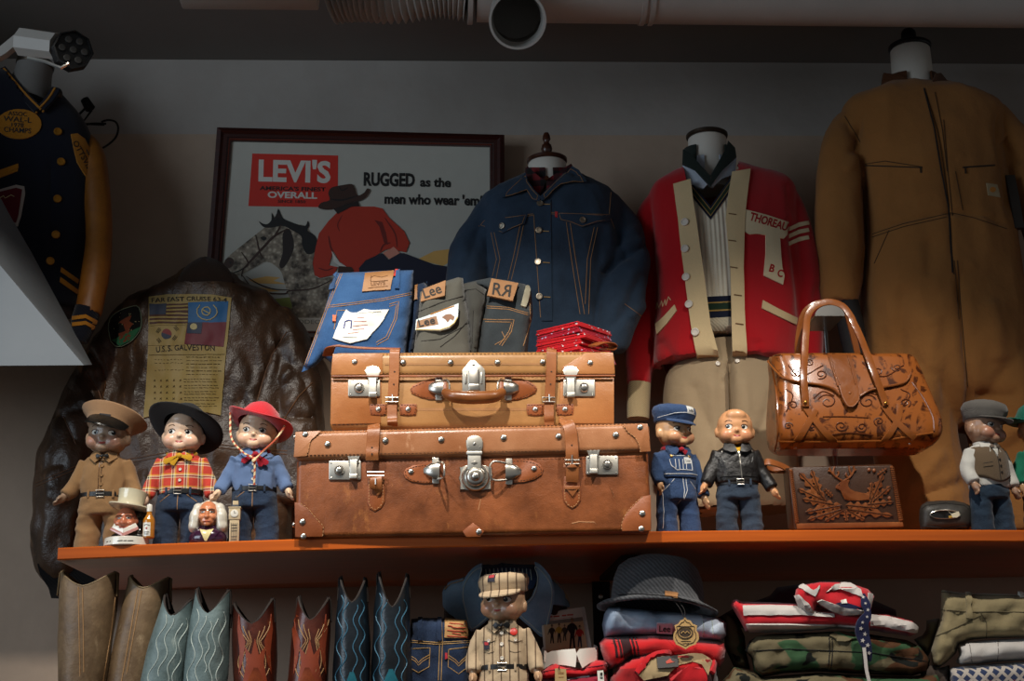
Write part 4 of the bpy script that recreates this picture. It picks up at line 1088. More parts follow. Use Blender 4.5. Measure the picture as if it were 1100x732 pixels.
# shirt collar, neckerchief and neck
m_ltblue = cloth('pale_blue_cotton', 'a9b2bd', .08, 20, 900, .2); m_bottle = cloth('bottle_green_cotton', '1d2622', .15, 20, 700, .3)
st = thing('collared_shirt', 'pale blue shirt collar spread open above the cream knit vest', 'shirt', (kx, YK, P(762, 205, YK).z))
for poly, sg in ((ck((190, 148), (222, 152), (262, 206), (250, 218), (216, 210), (203, 196)), -1), (ck((342, 132), (338, 180), (300, 190), (276, 216), (266, 206), (312, 148)), 1)):
    mb = MB(); mb.prism([P(u, v, YK-.062-.03*(1-abs(u-761)/32)) for u, v in poly], (0, -.006, .001), .0015); mb.build('collar', m_ltblue, st)
collar_ring(kx, YK, .066, .06, P(762, 192, YK).z, P(762, 172, YK).z, .01, .004, -70, 250).build('collar_stand', m_ltblue, st)
nk = thing('neckerchief', 'dark green neckerchief folded round the neck above the red cardigan', 'scarf', (kx, YK, P(762, 200, YK).z))
mb = MB()
for poly in (ck((192, 108), (208, 116), (218, 128), (268, 182), (268, 214), (226, 166), (190, 150)), ck((338, 104), (318, 84), (312, 112), (268, 182), (268, 214), (302, 166), (342, 130))):
    mb.prism([P(u, v, YK-.068-.03*(1-abs(u-761)/32)) for u, v in poly], (0, -.007, .001), .002)
mb.build('folded_edge', m_bottle, nk)
collar_ring(kx, YK, .0655, .062, P(762, 185, YK).z, P(762, 160, YK).z, .01, .004, -50, 230).build('neckband', m_bottle, nk)
form2 = thing('dress_form', 'display form with flat bronze neck cap wearing the red cardigan', 'mannequin', (kx, YK, zs(kx)))
m_bronze = plain('dark_bronze', '4a4036', .4, .8, .2, 40, .1)
neck_form(form2, (P(759.5, 150, YK).x, YK), .0525, P(759, 148.5, YK).z, P(762, 205, YK).z, m_form, m_bronze, None, .054)
pole(form2, P(759.5, 150, YK).x, YK, zs(kx), P(762, 300, YK).z, m_bronze)
# trousers
m_khaki = cloth('khaki_twill', '9b876b', .1, 6, 800, .35, .9, .1, None, .3)
pt = thing('trousers', 'pleated khaki trousers hanging under the red cardigan', 'trousers', (kx, YK, P(780, 550, YK).z))
mb = MB()
body_loft(mb, [(372, 730, 838, YK, .085), (390, 727, 843, YK, .095), (401, 718, 852, YK, .108), (430, 716, 854, YK, .113), (480, 717, 855, YK, .11), (520, 720, 856, YK, .106), (549, 722, 857, YK, .104)])
me = remesh(mb, .007, 3)
creases(me, [([(784, 385), (786, 440), (787, 500), (788, 552)], 3.5, -.035), ([(786, 470), (787, 520), (788, 556)], 5, -.04), ([(764, 400), (768, 470), (768, 545)], 5, .006), ([(800, 400), (800, 470), (806, 545)], 5, .006), ([(745, 410), (752, 440), (770, 470)], 6, -.006), ([(830, 420), (815, 470)], 6, -.006), ([(776, 392), (772, 405), (778, 415)], 3, -.005), ([(735, 480), (750, 500)], 6, -.005)])
folds(me, .007, (8, 8, 3), 12); folds(me, .003, (16, 16, 6), 13); TS = Surf(me, YK-.1)
hem(me); link_mesh('legs', me, m_khaki, pt)
seams(TS, [[(781, 388), (784, 410), (786, 440)]], pt, plain('khaki_thread', '6f5f48', .9), .001)
bottons(TS, [(771, 391), (792, 388)], .006, pt, m_pearl)
# ---- tan work coverall
def co2(*q): return [(860+x/2.525, 10+y/2.525) for x, y in q]
def co3(*q): return [(860+x/2.3645, 280+y/2.3645) for x, y in q]
YO = 3.66
m_duck = cloth('brown_duck_canvas', '986838', .22, 5, 700, .35, .95, .1, '785028', .5)
ox = P(981, 100, YO).x
ct = thing('work_coverall', 'brown canvas work coverall zipped up on the form at the right', 'coverall', (ox, YO, P(1000, 560, YO).z))
mb = MB()
body_loft(mb, [(96, 950, 1014, YO, .06), (101, 935, 1030, YO, .08), (110, 912, 1058, YO, .1), (122, 905, 1072, YO, .112), (150, 912, 1072, YO, .125), (190, 924, 1076, YO, .13), (240, 932, 1086, YO, .125), (290, 930, 1092, YO, .128), (340, 930, 1102, YO, .13), (390, 930, 1112, YO, .125), (415, 932, 1116, YO, .112), (440, 936, 1116, YO, .085), (460, 940, 1110, YO, .05)], 6, 44)
sleeve(mb, [(918, 132, YO, 20), (905, 165, YO-.01, 23), (902, 210, YO-.02, 23), (902, 260, YO-.02, 23.5), (903, 300, YO-.02, 22), (902, 326, YO-.02, 18)])
sleeve(mb, [(1060, 125, YO, 20), (1088, 160, YO, 25), (1112, 205, YO-.02, 26), (1126, 255, YO-.04, 24), (1128, 300, YO-.05, 22)])
sleeve(mb, [(978, 400, YO, 47), (978, 440, YO, 46), (984, 490, YO, 44), (996, 530, YO-.02, 42), (1003, 572, YO-.03, 40)])
sleeve(mb, [(1078, 400, YO, 48), (1084, 440, YO-.02, 47), (1090, 490, YO-.02, 45), (1094, 540, YO-.02, 43), (1096, 575, YO-.02, 41)])
me = remesh(mb, .0075, 3)
creases(me, [(co2((165, 290), (150, 380), (170, 440), (175, 600), (168, 730)), 4, -.012), (co2((525, 270), (530, 360), (545, 430), (560, 560)), 4, -.012), (co2((355, 240), (385, 400), (400, 540), (410, 700)), 2.5, -.005), (co2((120, 300), (150, 360), (130, 400)), 5, -.008), (co2((150, 400), (120, 440)), 5, .007),
             (co2((200, 600), (290, 575), (390, 555), (480, 560), (560, 590)), 3, -.006), (co2((350, 620), (345, 730)), 8, -.006), (co2((540, 350), (600, 420)), 6, -.009), (co3((400, 40), (412, 200), (425, 330), (420, 500)), 5, -.02), (co3((320, 120), (330, 260), (310, 420)), 10, .014), (co3((260, 60), (255, 200), (280, 330)), 9, -.010), (co3((480, 100), (500, 260)), 10, .010), (co3((560, 420), (450, 500)), 8, .012), (co3((190, 100), (230, 260), (270, 420)), 10, -.006), (co3((560, 340), (440, 345)), 7, -.01), (co3((370, 480), (300, 560), (270, 640)), 7, .010), (co3((420, 560), (300, 600)), 6, -.012), (co3((250, 250), (300, 300)), 8, .006)])
folds(me, .012, (6, 6, 3), 21); folds(me, .005, (15, 15, 7), 22)
cut_neck(me, ox, YO, .072, P(981, 104, YO).z); cut(me, lambda a: a[:, 2] < ZS+.004)
OS = Surf(me, YO-.1); link_mesh('shell', me, m_duck, ct)
m_dthread = plain('dark_brown_thread', '3f2810', .9)
seams(OS, [co2(*q) for q in (((340, 225), (372, 330), (390, 440), (405, 560), (415, 720)), ((365, 225), (385, 330), (398, 440)), ((388, 300), (400, 440), (412, 560)), ((175, 420), (230, 412), (330, 428)), ((440, 428), (527, 422)), ((195, 610), (280, 582), (395, 556)), ((195, 618), (280, 590), (395, 564)), ((405, 552), (470, 566), (560, 596)), ((420, 440), (440, 545)), ((240, 600), (200, 690)), ((120, 290), (162, 360)))]+[co3(*q) for q in (((398, 0), (410, 150), (425, 320)), ((390, 0), (402, 150)))], ct, m_dthread, .0012)
mb = MB(); seam(mb, OS, co2((335, 215), (362, 320), (382, 440), (402, 545), (412, 715)), .0022, 3); mb.build('front_zip', m_dark, ct)
mb = MB()
for L in (co2((176, 424), (330, 430)), co2((440, 430), (526, 424))): seam(mb, OS, L, .0016, 3)
mb.build('pocket_zip', m_dark, ct)
for u, v in co2((326, 434), (447, 436)):
    mb = MB(); seam(mb, OS, [(u, v-2), (u+.4, v+4)], .0025, 2); mb.build('zip_pull', m_bronze, ct)
o = piece(OS, co2((503, 472), (532, 476), (541, 511), (508, 505)), .002, plain('beige_label', '9a8a6a', .8), 'maker_label', ct, 2)
mb = MB(); patch(mb, OS, [(co2((520, 490))[0][0]+3.2*cos(a), co2((520, 490))[0][1]+3*sin(a)) for a in [k*PI/6 for k in range(12)]], .0026, 2); mb.build('label_mark', plain('ochre_print', 'b3742a', .8), o)
m_cord = cloth('brown_corduroy', '4a2a14', .2, 20, 160, .8)
for poly, s in ((co2((222, 178), (262, 182), (320, 208), (318, 222), (262, 212), (226, 222), (218, 205)), -1), (co2((362, 180), (378, 178), (402, 210), (426, 246), (400, 236), (368, 212), (352, 210)), 1)):
    mb = MB(); mb.prism([P(u, v, YO-.085+.0012*abs(u-993)) for u, v in poly], (0, -.012, .002), .003); mb.build('collar', m_cord, ct)
collar_ring(ox, YO, .073, .068, P(981, 102, YO).z, P(981, 83, YO).z, .012, .006, -60, 240).build('collar_stand', m_cord, ct)
form3 = thing('dress_form', 'display form with black knob on its neck wearing the brown coverall', 'mannequin', (ox, YO, zs(ox)))
fx = P(979, 70, YO).x
neck_form(form3, (fx, YO), .0545, P(979, 53, YO).z, P(979, 108, YO).z, m_form, m_blk, [(.35, 0), (.35, .03), (.27, .12), (.33, .2), (.38, .4), (.36, .7), (.25, .86), (.02, .9)], .0555)
mb = MB(); mb.tube([P(908, 318, YO-.02), P(914, 350, YO-.04), P(922, 400, YO-.05)], [.03, .034, .026], 14); mb.build('hand', plain('black_cloth_hand', '121010', .8), form3)
mb = MB(); mb.tube([P(1084, 190, YO-.07), P(1089, 215, YO-.08), P(1094, 246, YO-.08)], 1, 8, flat=(.014, .01)); mb.build('arm', plain('dark_arm', '2a241e', .6), form3)
# ---------------------------------------------------------------- folded things
def pillow(poly, Y, t, r=8, lean=0, v0=0, step=4, wob=0, seed=0, pw=.5, side=0):
    """soft folded slab behind a pixel outline: thickness t, edges rounded over r pixels; lean = metres of Y per metre up."""
    vs, fs, bd = fill2d(poly, step); q = np.array([tuple(p) for p in vs]); n_ = len(q)
    pl = np.array(resample(list(poly)+[poly[0]], step)); d = segdist(q, pl)[0]
    k = np.clip(d/r, 0, 1); h = t/2*(1-(1-k)**2)**pw
    bset = {i for e in bd for i in e}
    front, back = [], []
    for i in range(n_):
        u, v = q[i]; y = Y+lean*(v0-v)*mpp(Y)+side*(u-poly[0][0])*mpp(Y)
        w_ = wob*noise.noise(V((u*.045+seed*3.3, v*.06, seed)))+wob*.5*noise.noise(V((u*.11, v*.15+seed*2, seed*1.7)))
        hh = 0 if i in bset else h[i]
        front.append(P(u, v, y-hh+(w_ if i not in bset else 0))); back.append(P(u, v, y+hh))
    mb = MB(); mb.v = front+back; mb.f = [list(f) for f in fs]+[[n_+i for i in reversed(f)] for f in fs]; mb.m = [0]*len(mb.f)
    for i, j in bd: mb.f.append([j, i, n_+i, n_+j]); mb.m.append(0)
    me = mb.mesh(True, 1e-6); return me
def soft(name, poly, Y, t, mats, parent, **kw):
    me = pillow(poly, Y, t, **kw); s = Surf(me, Y-t/2); o = link_mesh(name, me, mats, parent, angle=0); return s, o
def c6(*q): return [(310+x/3.9286, 270+y/3.9286) for x, y in q]
m_jblue = denim('blue_denim', '17365f', '3f648f', .7); m_jnavy = denim('navy_denim', '142238', '2c3f5c', .5)
m_jgrey = cloth('grey_twill', '54524a', .15, 8, 800, .35); m_jchar = cloth('charcoal_twill', '3e3d38', .15, 8, 800, .35); m_jworn = denim('worn_dark_denim', '1e2326', '41474a', .6)
m_patch = leather('label_leather', 'a8794a', '805631', .6, 300, .15, 12); m_paper = plain('white_paper', 'd6d3c8', .6, 0, .05, 30, .05); m_ink = paint('1e1a16', .7, 'black_ink'); m_redink = paint('b0402e', .7, 'red_ink'); m_blueink = paint('28357c', .6, 'blue_ink')
YB_ = 3.24; zt2 = f2.p(507, 376.5, .0).z
def jp(poly): return [(u, v if v < 371 or u < 356 else px(V((P(u, v, YB_).x, YB_+.01, zt2+.0015)))[1]) for u, v in poly]
def jeans(label, u, Y): 
    return thing('folded_jeans', label, 'jeans', (P(u, 370, Y).x, Y, zt2), 0, None)
# blue pair
j = jeans('bright blue folded jeans with white paper flasher on the upper suitcase', 420, YB_)
s, o = soft('legs', jp(c6((195, 92), (300, 88), (420, 82), (527, 80), (528, 130), (520, 250), (504, 345), (492, 408), (185, 405), (150, 450), (110, 490), (55, 510), (70, 465), (100, 385), (140, 285), (165, 205))), YB_, .07, m_jblue, j, r=14, lean=.15, v0=372, wob=.006, seed=1)
seams(s, [c6(*q) for q in (((165, 238), (300, 222), (400, 208), (520, 182)), ((168, 230), (300, 214), (400, 200), (520, 174)), ((226, 96), (172, 225), (128, 340), (75, 485)), ((218, 96), (164, 225), (120, 340), (68, 480)), ((250, 250), (205, 250), (192, 330)), ((425, 224), (465, 212), (456, 285), (420, 370), (372, 396)), ((425, 234), (456, 224), (447, 285), (412, 362), (370, 386)))], j, m_gold, .0009)
piece(s, c6((452, 86), (470, 84), (468, 158), (450, 160)), .005, m_jblue, 'belt_loop', j, 3); piece(s, c6((190, 98), (208, 96), (196, 160), (178, 165)), .005, m_jblue, 'belt_loop', j, 3)
o = piece(s, c6((322, 98), (445, 87), (430, 165), (310, 173)), .004, m_patch, 'leather_patch', j, 3)
S3 = lambda u, v: (s(u, v)[0]+s(u, v)[1]*.004, s(u, v)[1])
pb = plain('burnt_brand', '6a4424', .8)
seams(S3, [c6((345, 118), (362, 110), (392, 116), (420, 108)), c6((335, 160), (420, 152)), c6((350, 108), (345, 132), (420, 126))], o, pb, .0008, 'burnt_mark')
lb = MB(); letter(lb, S3, "LEVI'S", c6((378, 148))[0], 16, 4, -5, .02); lb.build('lettering', pb, o, fix=False)
o = piece(s, c6((245, 248), (262, 262), (290, 263), (318, 248), (350, 254), (395, 250), (425, 247), (405, 285), (378, 322), (330, 372), (296, 382), (258, 390), (222, 380), (188, 370), (202, 330), (212, 305)), .004, m_paper, 'paper_flasher', j, 3)
seams(S3, [c6((234, 332), (240, 300), (254, 294), (268, 298), (264, 330))], o, m_blueink, .0016, 'printed_arch')
seams(S3, [c6((290, 285), (320, 282)), c6((275, 300), (330, 296)), c6((272, 318), (335, 312)), c6((270, 335), (320, 331)), c6((250, 350), (300, 345))], o, m_redink, .0006, 'printed_lines'); seams(S3, [c6((285, 268), (390, 258)), c6((230, 365), (290, 368))], o, m_ink, .0005, 'printed_line')
piece(s, c6((189, 274), (203, 274), (199, 301), (187, 300)), .006, paint('c0561f', .6, 'orange_tab'), 'tab_label', j, 2); piece(s, c6((446, 76), (458, 77), (462, 86), (450, 86)), .006, paint('b03020', .6, 'red_tab'), 'tab_label', j, 2)
# dark pair behind it
j = jeans('navy folded jeans squeezed between the bright blue pair and the grey pair', 445, YB_+.05)
s, o = soft('legs', jp(c6((500, 152), (545, 140), (586, 128), (586, 170), (560, 235), (545, 330), (520, 410), (470, 412), (490, 300))), YB_+.06, .06, m_jnavy, j, r=8, lean=.15, v0=372, wob=.004, seed=2)
piece(s, c6((524, 152), (546, 146), (542, 204), (522, 212)), .004, m_patch, 'leather_patch', j, 3)
# grey pair
j = jeans('grey folded trousers with brown and pictorial labels reading Lee', 470, YB_)
s, o = soft('legs', jp(c6((555, 172), (610, 148), (665, 126), (715, 110), (736, 114), (748, 200), (764, 300), (776, 412), (520, 414), (540, 330), (550, 250))), YB_+.01, .07, m_jgrey, j, r=12, lean=.15, v0=372, wob=.006, seed=3)
S3 = lambda u, v, s=s: (s(u, v)[0]+s(u, v)[1]*.004, s(u, v)[1])
seams(s, [c6((550, 255), (640, 218), (735, 190)), c6((560, 380), (640, 372), (735, 320)), c6((640, 405), (700, 360), (752, 300))], j, m_dark, .0009)
q_ = c6((566, 164), (664, 126), (660, 190), (558, 216)); TL_ = Tilted(s, q_)
o = piece(TL_, q_, .003, m_patch, 'leather_patch', j, 3)
lb = MB(); letter(lb, TL_, 'Lee', c6((614, 192))[0], 20, 11, -19, .01, 0, .004); lb.build('lettering', m_ink, o, fix=False)
TL_ = Tilted(s, c6((545, 298), (660, 258), (700, 300), (600, 325)))
o = piece(TL_, c6((540, 292), (600, 270), (660, 246), (719, 222), (716, 280), (700, 308), (680, 326), (640, 338), (536, 335)), .004, plain('printed_card', 'c6d2d2', .5, 0, .05, 30, 0), 'pictorial_label', j, 3)
S3 = over(TL_, .004); S4 = over(TL_, .005)
q_ = piece(S3, c6((543, 298), (625, 276), (634, 312), (540, 330)), .0005, m_patch, 'label_panel', o, 3)
lb = MB(); letter(lb, S4, 'Lee', c6((588, 316))[0], 18, 8, -13, .01, 0, .001); lb.build('lettering', m_ink, q_, fix=False)
piece(S3, c6((648, 282), (665, 270), (685, 268), (702, 280), (696, 296), (684, 290), (672, 304), (664, 292)), .0005, plain('brown_print', '7a5030', .6, 0, .3, 80), 'printed_animal', o, 2)
seams(S3, [c6((600, 270), (660, 248), (700, 234))], o, paint('c07f2a', .6, 'orange_print'), .0012, 'printed_border'); seams(S3, [c6((540, 333), (640, 335), (680, 322), (702, 304), (714, 282))], o, paint('d8c27a', .6, 'yellow_print'), .0012, 'printed_border')
# charcoal pair
j = jeans('charcoal folded trousers, plain, between the grey pair and the worn denim pair', 510, YB_)
s, o = soft('legs', jp(c6((732, 138), (790, 128), (836, 162), (832, 220), (816, 300), (790, 400), (768, 412), (762, 330), (746, 200))), YB_+.015, .075, m_jchar, j, r=10, lean=.15, v0=372, wob=.008, seed=4)
seams(s, [c6((745, 165), (790, 160), (832, 190)), c6((780, 250), (775, 390))], j, m_dark, .0009)
# worn pair
j = jeans('worn dark denim jeans with brown label of two mirrored letters', 545, YB_)
s, o = soft('legs', jp(c6((740, 136), (790, 124), (850, 112), (930, 124), (1000, 140), (1025, 170), (1031, 270), (1018, 330), (1004, 408), (790, 414), (802, 330), (828, 220), (836, 162))), YB_+.03, .075, m_jworn, j, r=12, lean=.15, v0=372, wob=.006, seed=5)
S3 = lambda u, v, s=s: (s(u, v)[0]+s(u, v)[1]*.004, s(u, v)[1])
seams(s, [c6((838, 232), (930, 238), (1010, 262)), c6((838, 240), (930, 246), (1010, 270)), c6((822, 288), (952, 290), (940, 340), (900, 400)), c6((830, 298), (942, 300), (930, 340), (890, 396)), c6((1016, 180), (1020, 300), (990, 400)), c6((900, 340), (915, 370), (870, 395))], j, m_gold, .0009)
piece(s, c6((1000, 148), (1018, 154), (998, 240), (978, 234)), .005, plain('pale_tape', 'a09a84', .8), 'belt_loop', j, 3)
q_ = c6((856, 118), (970, 138), (946, 213), (838, 190)); TL_ = Tilted(s, q_); S3 = over(TL_, .003)
o = piece(TL_, q_, .003, m_patch, 'leather_patch', j, 3)
lb = MB(); letter(lb, S3, 'R', c6((878, 190))[0], 10, 13, 8, .01, 0, .001); letter(lb, S3, 'R', c6((915, 196))[0], -10, 13, 8, .01, 0, .001); lb.build('lettering', m_ink, o, fix=False)

# ---- bandanas
n = N('printed_red_cotton'); f = n.vor(110, n.map((1, 1, 1), (0, 0, .7))); g = n.noise(60, 2)
c1 = n.mix(n.ramp(f, [(.2, 1.), (.28, 0.)], 'CONSTANT'), 'b3121c', n.mix(n.ramp(g, [(.5, 0.), (.55, 1.)]), 'd8d0d0', '2a1a3a'))
m_band = n.end(n.mix(n.ramp(n.noise(25, 2), [(.45, 0.), (.5, 1.)]), 'b3121c', c1), .85, 0, n.bump(n.noise(300, 2), .2, .0006), .2, 0, .1)
n = N('printed_crimson_cotton'); f = n.vor(95, n.map((1, 1, 1), (0, 0, .3)))
m_band2 = n.end(n.mix(n.ramp(f, [(.2, 1.), (.27, 0.)], 'CONSTANT'), '9c0f26', 'a58fa8'), .85, 0, None, .2, 0, .1)
C0 = P(617, 345, 3.19); th_b = .0118; zb_ = zt2+.004
words_ = ['topmost red bandana of the folded stack on the upper suitcase', 'second red bandana from the top of the folded stack', 'third red bandana from the top of the folded stack', 'fourth red bandana from the top of the folded stack', 'fifth red bandana from the top, second from the bottom of the stack', 'lowest crimson bandana of the folded stack on the upper suitcase']
rb = random.Random(4)
for k in range(6):
    zc = zb_+(5-k)*(th_b+.0012)+th_b/2; a = .128+rb.uniform(-.006, .006); R = Matrix.Rotation(rad(-40+rb.uniform(-4, 4)), 3, 'Z')
    mb = MB(); ctr = V((C0.x+.008+rb.uniform(-.005, .005), 3.19+.088, zc))
    for q in range(3): mb.rbox(ctr+V((0, 0, (q-1)*th_b/3)), (a-.003*q, a-.003*(q % 2), th_b/3.1), .0015, 2, R)
    me = mb.mesh(); aa = co(me); aa[:, 2] += .0011*np.sin(aa[:, 0]*60+k)*1; setco(me, aa)
    o = link_mesh('bandana', me, m_band if k not in (1, 5) else m_band2, None, True, tuple(ctr-V((0, 0, th_b/2)))); tag(o, words_[k], 'bandana', 'red bandanas on the upper suitcase')

# ---------------------------------------------------------------- brown leather flight jacket, its back to the room
def c3(*q): return [(20+x/3.327, 270+y/3.327) for x, y in q]
YM = 3.815
m_flight = leather('dark_brown_leather', '563c28', '2b1e14', .38, 260, .4, 9, '7a5636', .0, .8)
m_piping = leather('worn_tan_edge', '7c5230', '4a2f1a', .6, 200, .2, 20)
bj = thing('flight_jacket', 'dark brown leather flight jacket hung with its patched back to the room', 'jacket', tuple(P(200, 640, YM)))
mb = MB()
body_loft(mb, [(296, 196, 248, YM, .05), (306, 184, 262, YM, .06), (320, 150, 288, YM, .068), (334, 128, 302, YM, .066), (352, 116, 312, YM, .068), (400, 112, 312, YM, .07), (470, 108, 312, YM, .071), (540, 100, 312, YM, .071), (612, 92, 308, YM, .068)], 6, 44)
sleeve(mb, [(136, 346, YM, 15), (118, 375, YM, 20), (102, 415, YM, 24), (84, 465, YM, 28), (72, 510, YM-.005, 31), (68, 555, YM-.005, 31), (66, 590, YM, 28), (74, 618, YM, 20)])
sleeve(mb, [(296, 340, YM, 15), (312, 372, YM, 20), (320, 410, YM, 22), (322, 450, YM, 24), (318, 500, YM, 25), (312, 540, YM, 25)])
me = remesh(mb, .0075, 3)
creases(me, [(c3((255, 352), (300, 420), (310, 470), (298, 540)), 3, -.010), (c3((955, 290), (905, 370), (880, 440), (850, 535)), 3, -.010), (c3((240, 430), (285, 500), (300, 545)), 4, -.007), (c3((160, 590), (205, 690)), 4, -.008), (c3((800, 330), (830, 420), (800, 560)), 6, -.006), (c3((950, 380), (1020, 460), (1070, 600)), 5, -.008), (c3((930, 470), (1000, 420)), 4, .006), (c3((940, 590), (1060, 600)), 5, -.009), (c3((370, 380), (360, 520)), 7, -.005), (c3((1000, 500), (960, 560)), 5, .007), (c3((120, 600), (260, 560)), 6, -.006), (c3((60, 780), (180, 760)), 8, -.008), (c3((110, 880), (200, 830)), 8, .007)])
folds(me, .014, (10, 10, 5), 31); folds(me, .006, (22, 22, 11), 32)
MS = Surf(me, YM-.08); link_mesh('shell', me, m_flight, bj)
seams(MS, [c3(*q) for q in (((255, 352), (300, 420), (310, 470), (298, 545)), ((958, 288), (905, 370), (880, 440), (850, 545)), ((160, 590), (205, 690)), ((240, 430), (285, 500), (300, 545)), ((1050, 470), (1000, 520), (950, 600)))], bj, m_piping, .0016, 'piped_seam')
seams(MS, [c3((60, 830), (200, 770), (420, 740), (700, 690), (960, 715)), c3((60, 842), (200, 782), (420, 752), (700, 702), (960, 727))], bj, m_piping, .0012, 'waist_seam')
# fur-like knitted collar
mb = MB(); rows = []
for k in range(17):
    t_ = k/16; u = 191+t_*61; e = sin(PI*t_)
    rows.append([P(u, 308-2*e, YM-.055-.012*e), P(u, 300-10*e, YM-.075-.014*e), P(u+(1.5 if t_ < .5 else -1.5), 299-23*e**.7, YM-.066-.012*e), P(u+(3 if t_ < .5 else -3), 302-24*e**.7, YM-.03), P(u, 310-4*e, YM-.02)])
mb.loft(rows); me = mb.mesh(); folds(me, .003, (30, 30, 30), 3); link_mesh('collar', me, cloth('dark_brown_pile', '2e2118', .3, 40, 300, .9), bj, angle=0)
# black satin lining hanging below the edge
mb = MB(); mb.loft([[P(u, v, YM+dy) for u, v, dy in r] for r in ([(40, 606, -.05), (70, 604, -.05), (104, 606, -.04), (104, 606, .03), (40, 606, .03)], [(43, 618, -.05), (70, 620, -.05), (102, 622, -.04), (102, 622, .03), (43, 618, .03)], [(52, 632, -.045), (72, 636, -.045), (98, 638, -.035), (98, 638, .03), (52, 632, .03)], [(55, 643, -.04), (74, 644, -.04), (96, 645, -.03), (96, 645, .03), (55, 643, .03)])])
mb.build('ribbed_hem', cloth('black_rib', '0c0b0b', .2, 10, 150, .8), bj)
# silk flag panel
def cp(*q): return [(150+x/4.575, 300+y/4.575) for x, y in q]
m_silk = plain('yellowed_silk', '9a8446', .55, 0, .15, 12, .15, 80)
def onM(lift): return lambda u, v: (MS(u, v)[0]+MS(u, v)[1]*lift, MS(u, v)[1])
fl = piece(MS, cp((48, 90), (140, 76), (250, 74), (360, 78), (452, 92), (444, 200), (428, 340), (412, 520), (398, 672), (330, 656), (200, 652), (90, 664), (20, 686), (32, 520), (42, 340), (46, 200)), .004, m_silk, 'flag_panel', bj, 4)
I1, I2 = onM(.0045), onM(.0055)
m_fb = paint('1f5f93', .6, 'flag_blue'); m_fr = paint('6a2430', .6, 'flag_maroon'); m_fd = paint('223049', .6, 'flag_navy'); m_fs = paint('4a2418', .6, 'flag_stripe'); m_fw = paint('b8ab7a', .6, 'flag_pale'); m_bk = m_ink
def on(poly, s, m, name, parent, step=3): return piece(s, poly, .0008, m, name, parent, step)
usa = on(cp((50, 126), (240, 120), (238, 226), (46, 232)), I1, m_silk, 'striped_flag', fl)
for k in range(6):
    y = 128+k*17.5; on(cp((52, y), (240, y-5), (240, y+3), (52, y+8)), I2, m_fs, 'stripe', usa)
on(cp((52, 126), (133, 123), (132, 178), (51, 181)), onM(.006), m_fd, 'canton', usa)
un = on(cp((242, 118), (437, 110), (428, 214), (240, 216)), I1, m_fb, 'blue_flag', fl)
mb = MB(); seam(mb, I2, [(cp((332, 165))[0][0]+10.5*cos(a), cp((332, 163))[0][1]+9*sin(a)) for a in [rad(-50+k*28) for k in range(11)]], .0016, 2); seam(mb, I2, ring_px(cp((330, 160))[0], 4.5, 10), .0018, 2, closed=True); seam(mb, I2, cp((310, 150), (350, 172)), .002, 2); mb.build('wreath_emblem', m_fw, un)
roc = on(cp((240, 216), (428, 214), (414, 336), (224, 321)), I1, m_fr, 'maroon_flag', fl)
q_ = on(cp((240, 216), (310, 216), (304, 272), (236, 271)), I2, m_fd, 'canton', roc); on([(x, y) for x, y in ring_px(cp((269, 238))[0], 3.6, 12)], onM(.0065), m_fw, 'sun', roc)
kor = on(cp((46, 234), (236, 228), (224, 326), (42, 330)), I1, m_silk, 'circle_flag', fl)
cc = cp((134, 273))[0]; h = [(cc[0]+5.5*cos(a), cc[1]+5.5*sin(a)) for a in [rad(200+k*18) for k in range(11)]]; on(h, I2, paint('7a1f22', .6, 'emblem_red'), 'circle_half', kor, 2)
h = [(cc[0]+5.5*cos(a), cc[1]+5.5*sin(a)) for a in [rad(20+k*18) for k in range(11)]]; on(h, I2, m_fd, 'circle_half', kor, 2)
for x, y, a in ((95, 255, -55), (180, 246, 55), (98, 305, 55), (172, 292, -50)):
    mb = MB()
    for d_ in (-1.3, 0, 1.3):
        u, v = cp((x, y))[0]; ca, sa = cos(rad(a)), sin(rad(a)); seam(mb, I2, [(u-2.6*ca-d_*sa, v-2.6*sa+d_*ca), (u+2.6*ca-d_*sa, v+2.6*sa+d_*ca)], .0008, 2)
    mb.build('trigram', m_bk, kor)
lb = MB(); letter(lb, I1, 'FAR EAST CRUISE 63-4', cp((246, 117))[0], 366/4.575, 22/4.575, -.6, .01, 0, .001, bend=.35); letter(lb, I1, 'U.S.S. GALVESTON', cp((226, 360))[0], 288/4.575, 28/4.575, -1.5, .008, 0, .001, bend=.3); lb.build('lettering', m_bk, fl, fix=False)
mb = MB(); rr = random.Random(7); seam(mb, I1, cp((45, 376), (420, 372)), .0006)
for k in range(6):
    y = 398+k*17
    if k in (0, 1, 3): 
        x = 75
        while x < 215: w_ = rr.uniform(6, 16); seam(mb, I1, cp((x, y+rr.uniform(-2, 2)), (x+w_, y-rr.uniform(-2, 3))), .0005, 2); x += w_+7
    x = 232
    while x < 385: w_ = rr.uniform(8, 22); seam(mb, I1, cp((x, y-12), (x+w_, y-12)), .0008 if k % 2 == 0 else .0005, 2); x += w_+5
for k in range(5):
    y = 500+k*30
    for x in range(70, 210, 32):
        seam(mb, I1, cp((x, y+4), (x+9, y-5)), .0007, 2); seam(mb, I1, cp((x+1, y-4), (x+10, y+4)), .0006, 2)
    for dy in (0, 12):
        x = 220
        while x < 372: w_ = rr.uniform(8, 24); seam(mb, I1, cp((x, y+dy-6), (x+w_, y+dy-5)), .0006, 2); x += w_+5
mb.build('printed_script', plain('faded_script', '4a3c1c', .8), fl)
sp = piece(MS, bez(c3((322, 262), (350, 225), (398, 203), (432, 205), (441, 270), (410, 320), (362, 343), (328, 325)), 3, True), .004, cloth('black_embroidery', '0f1110', .2, 20, 400, .6), 'shoulder_patch', bj, 3)
I3 = onM(.0042)
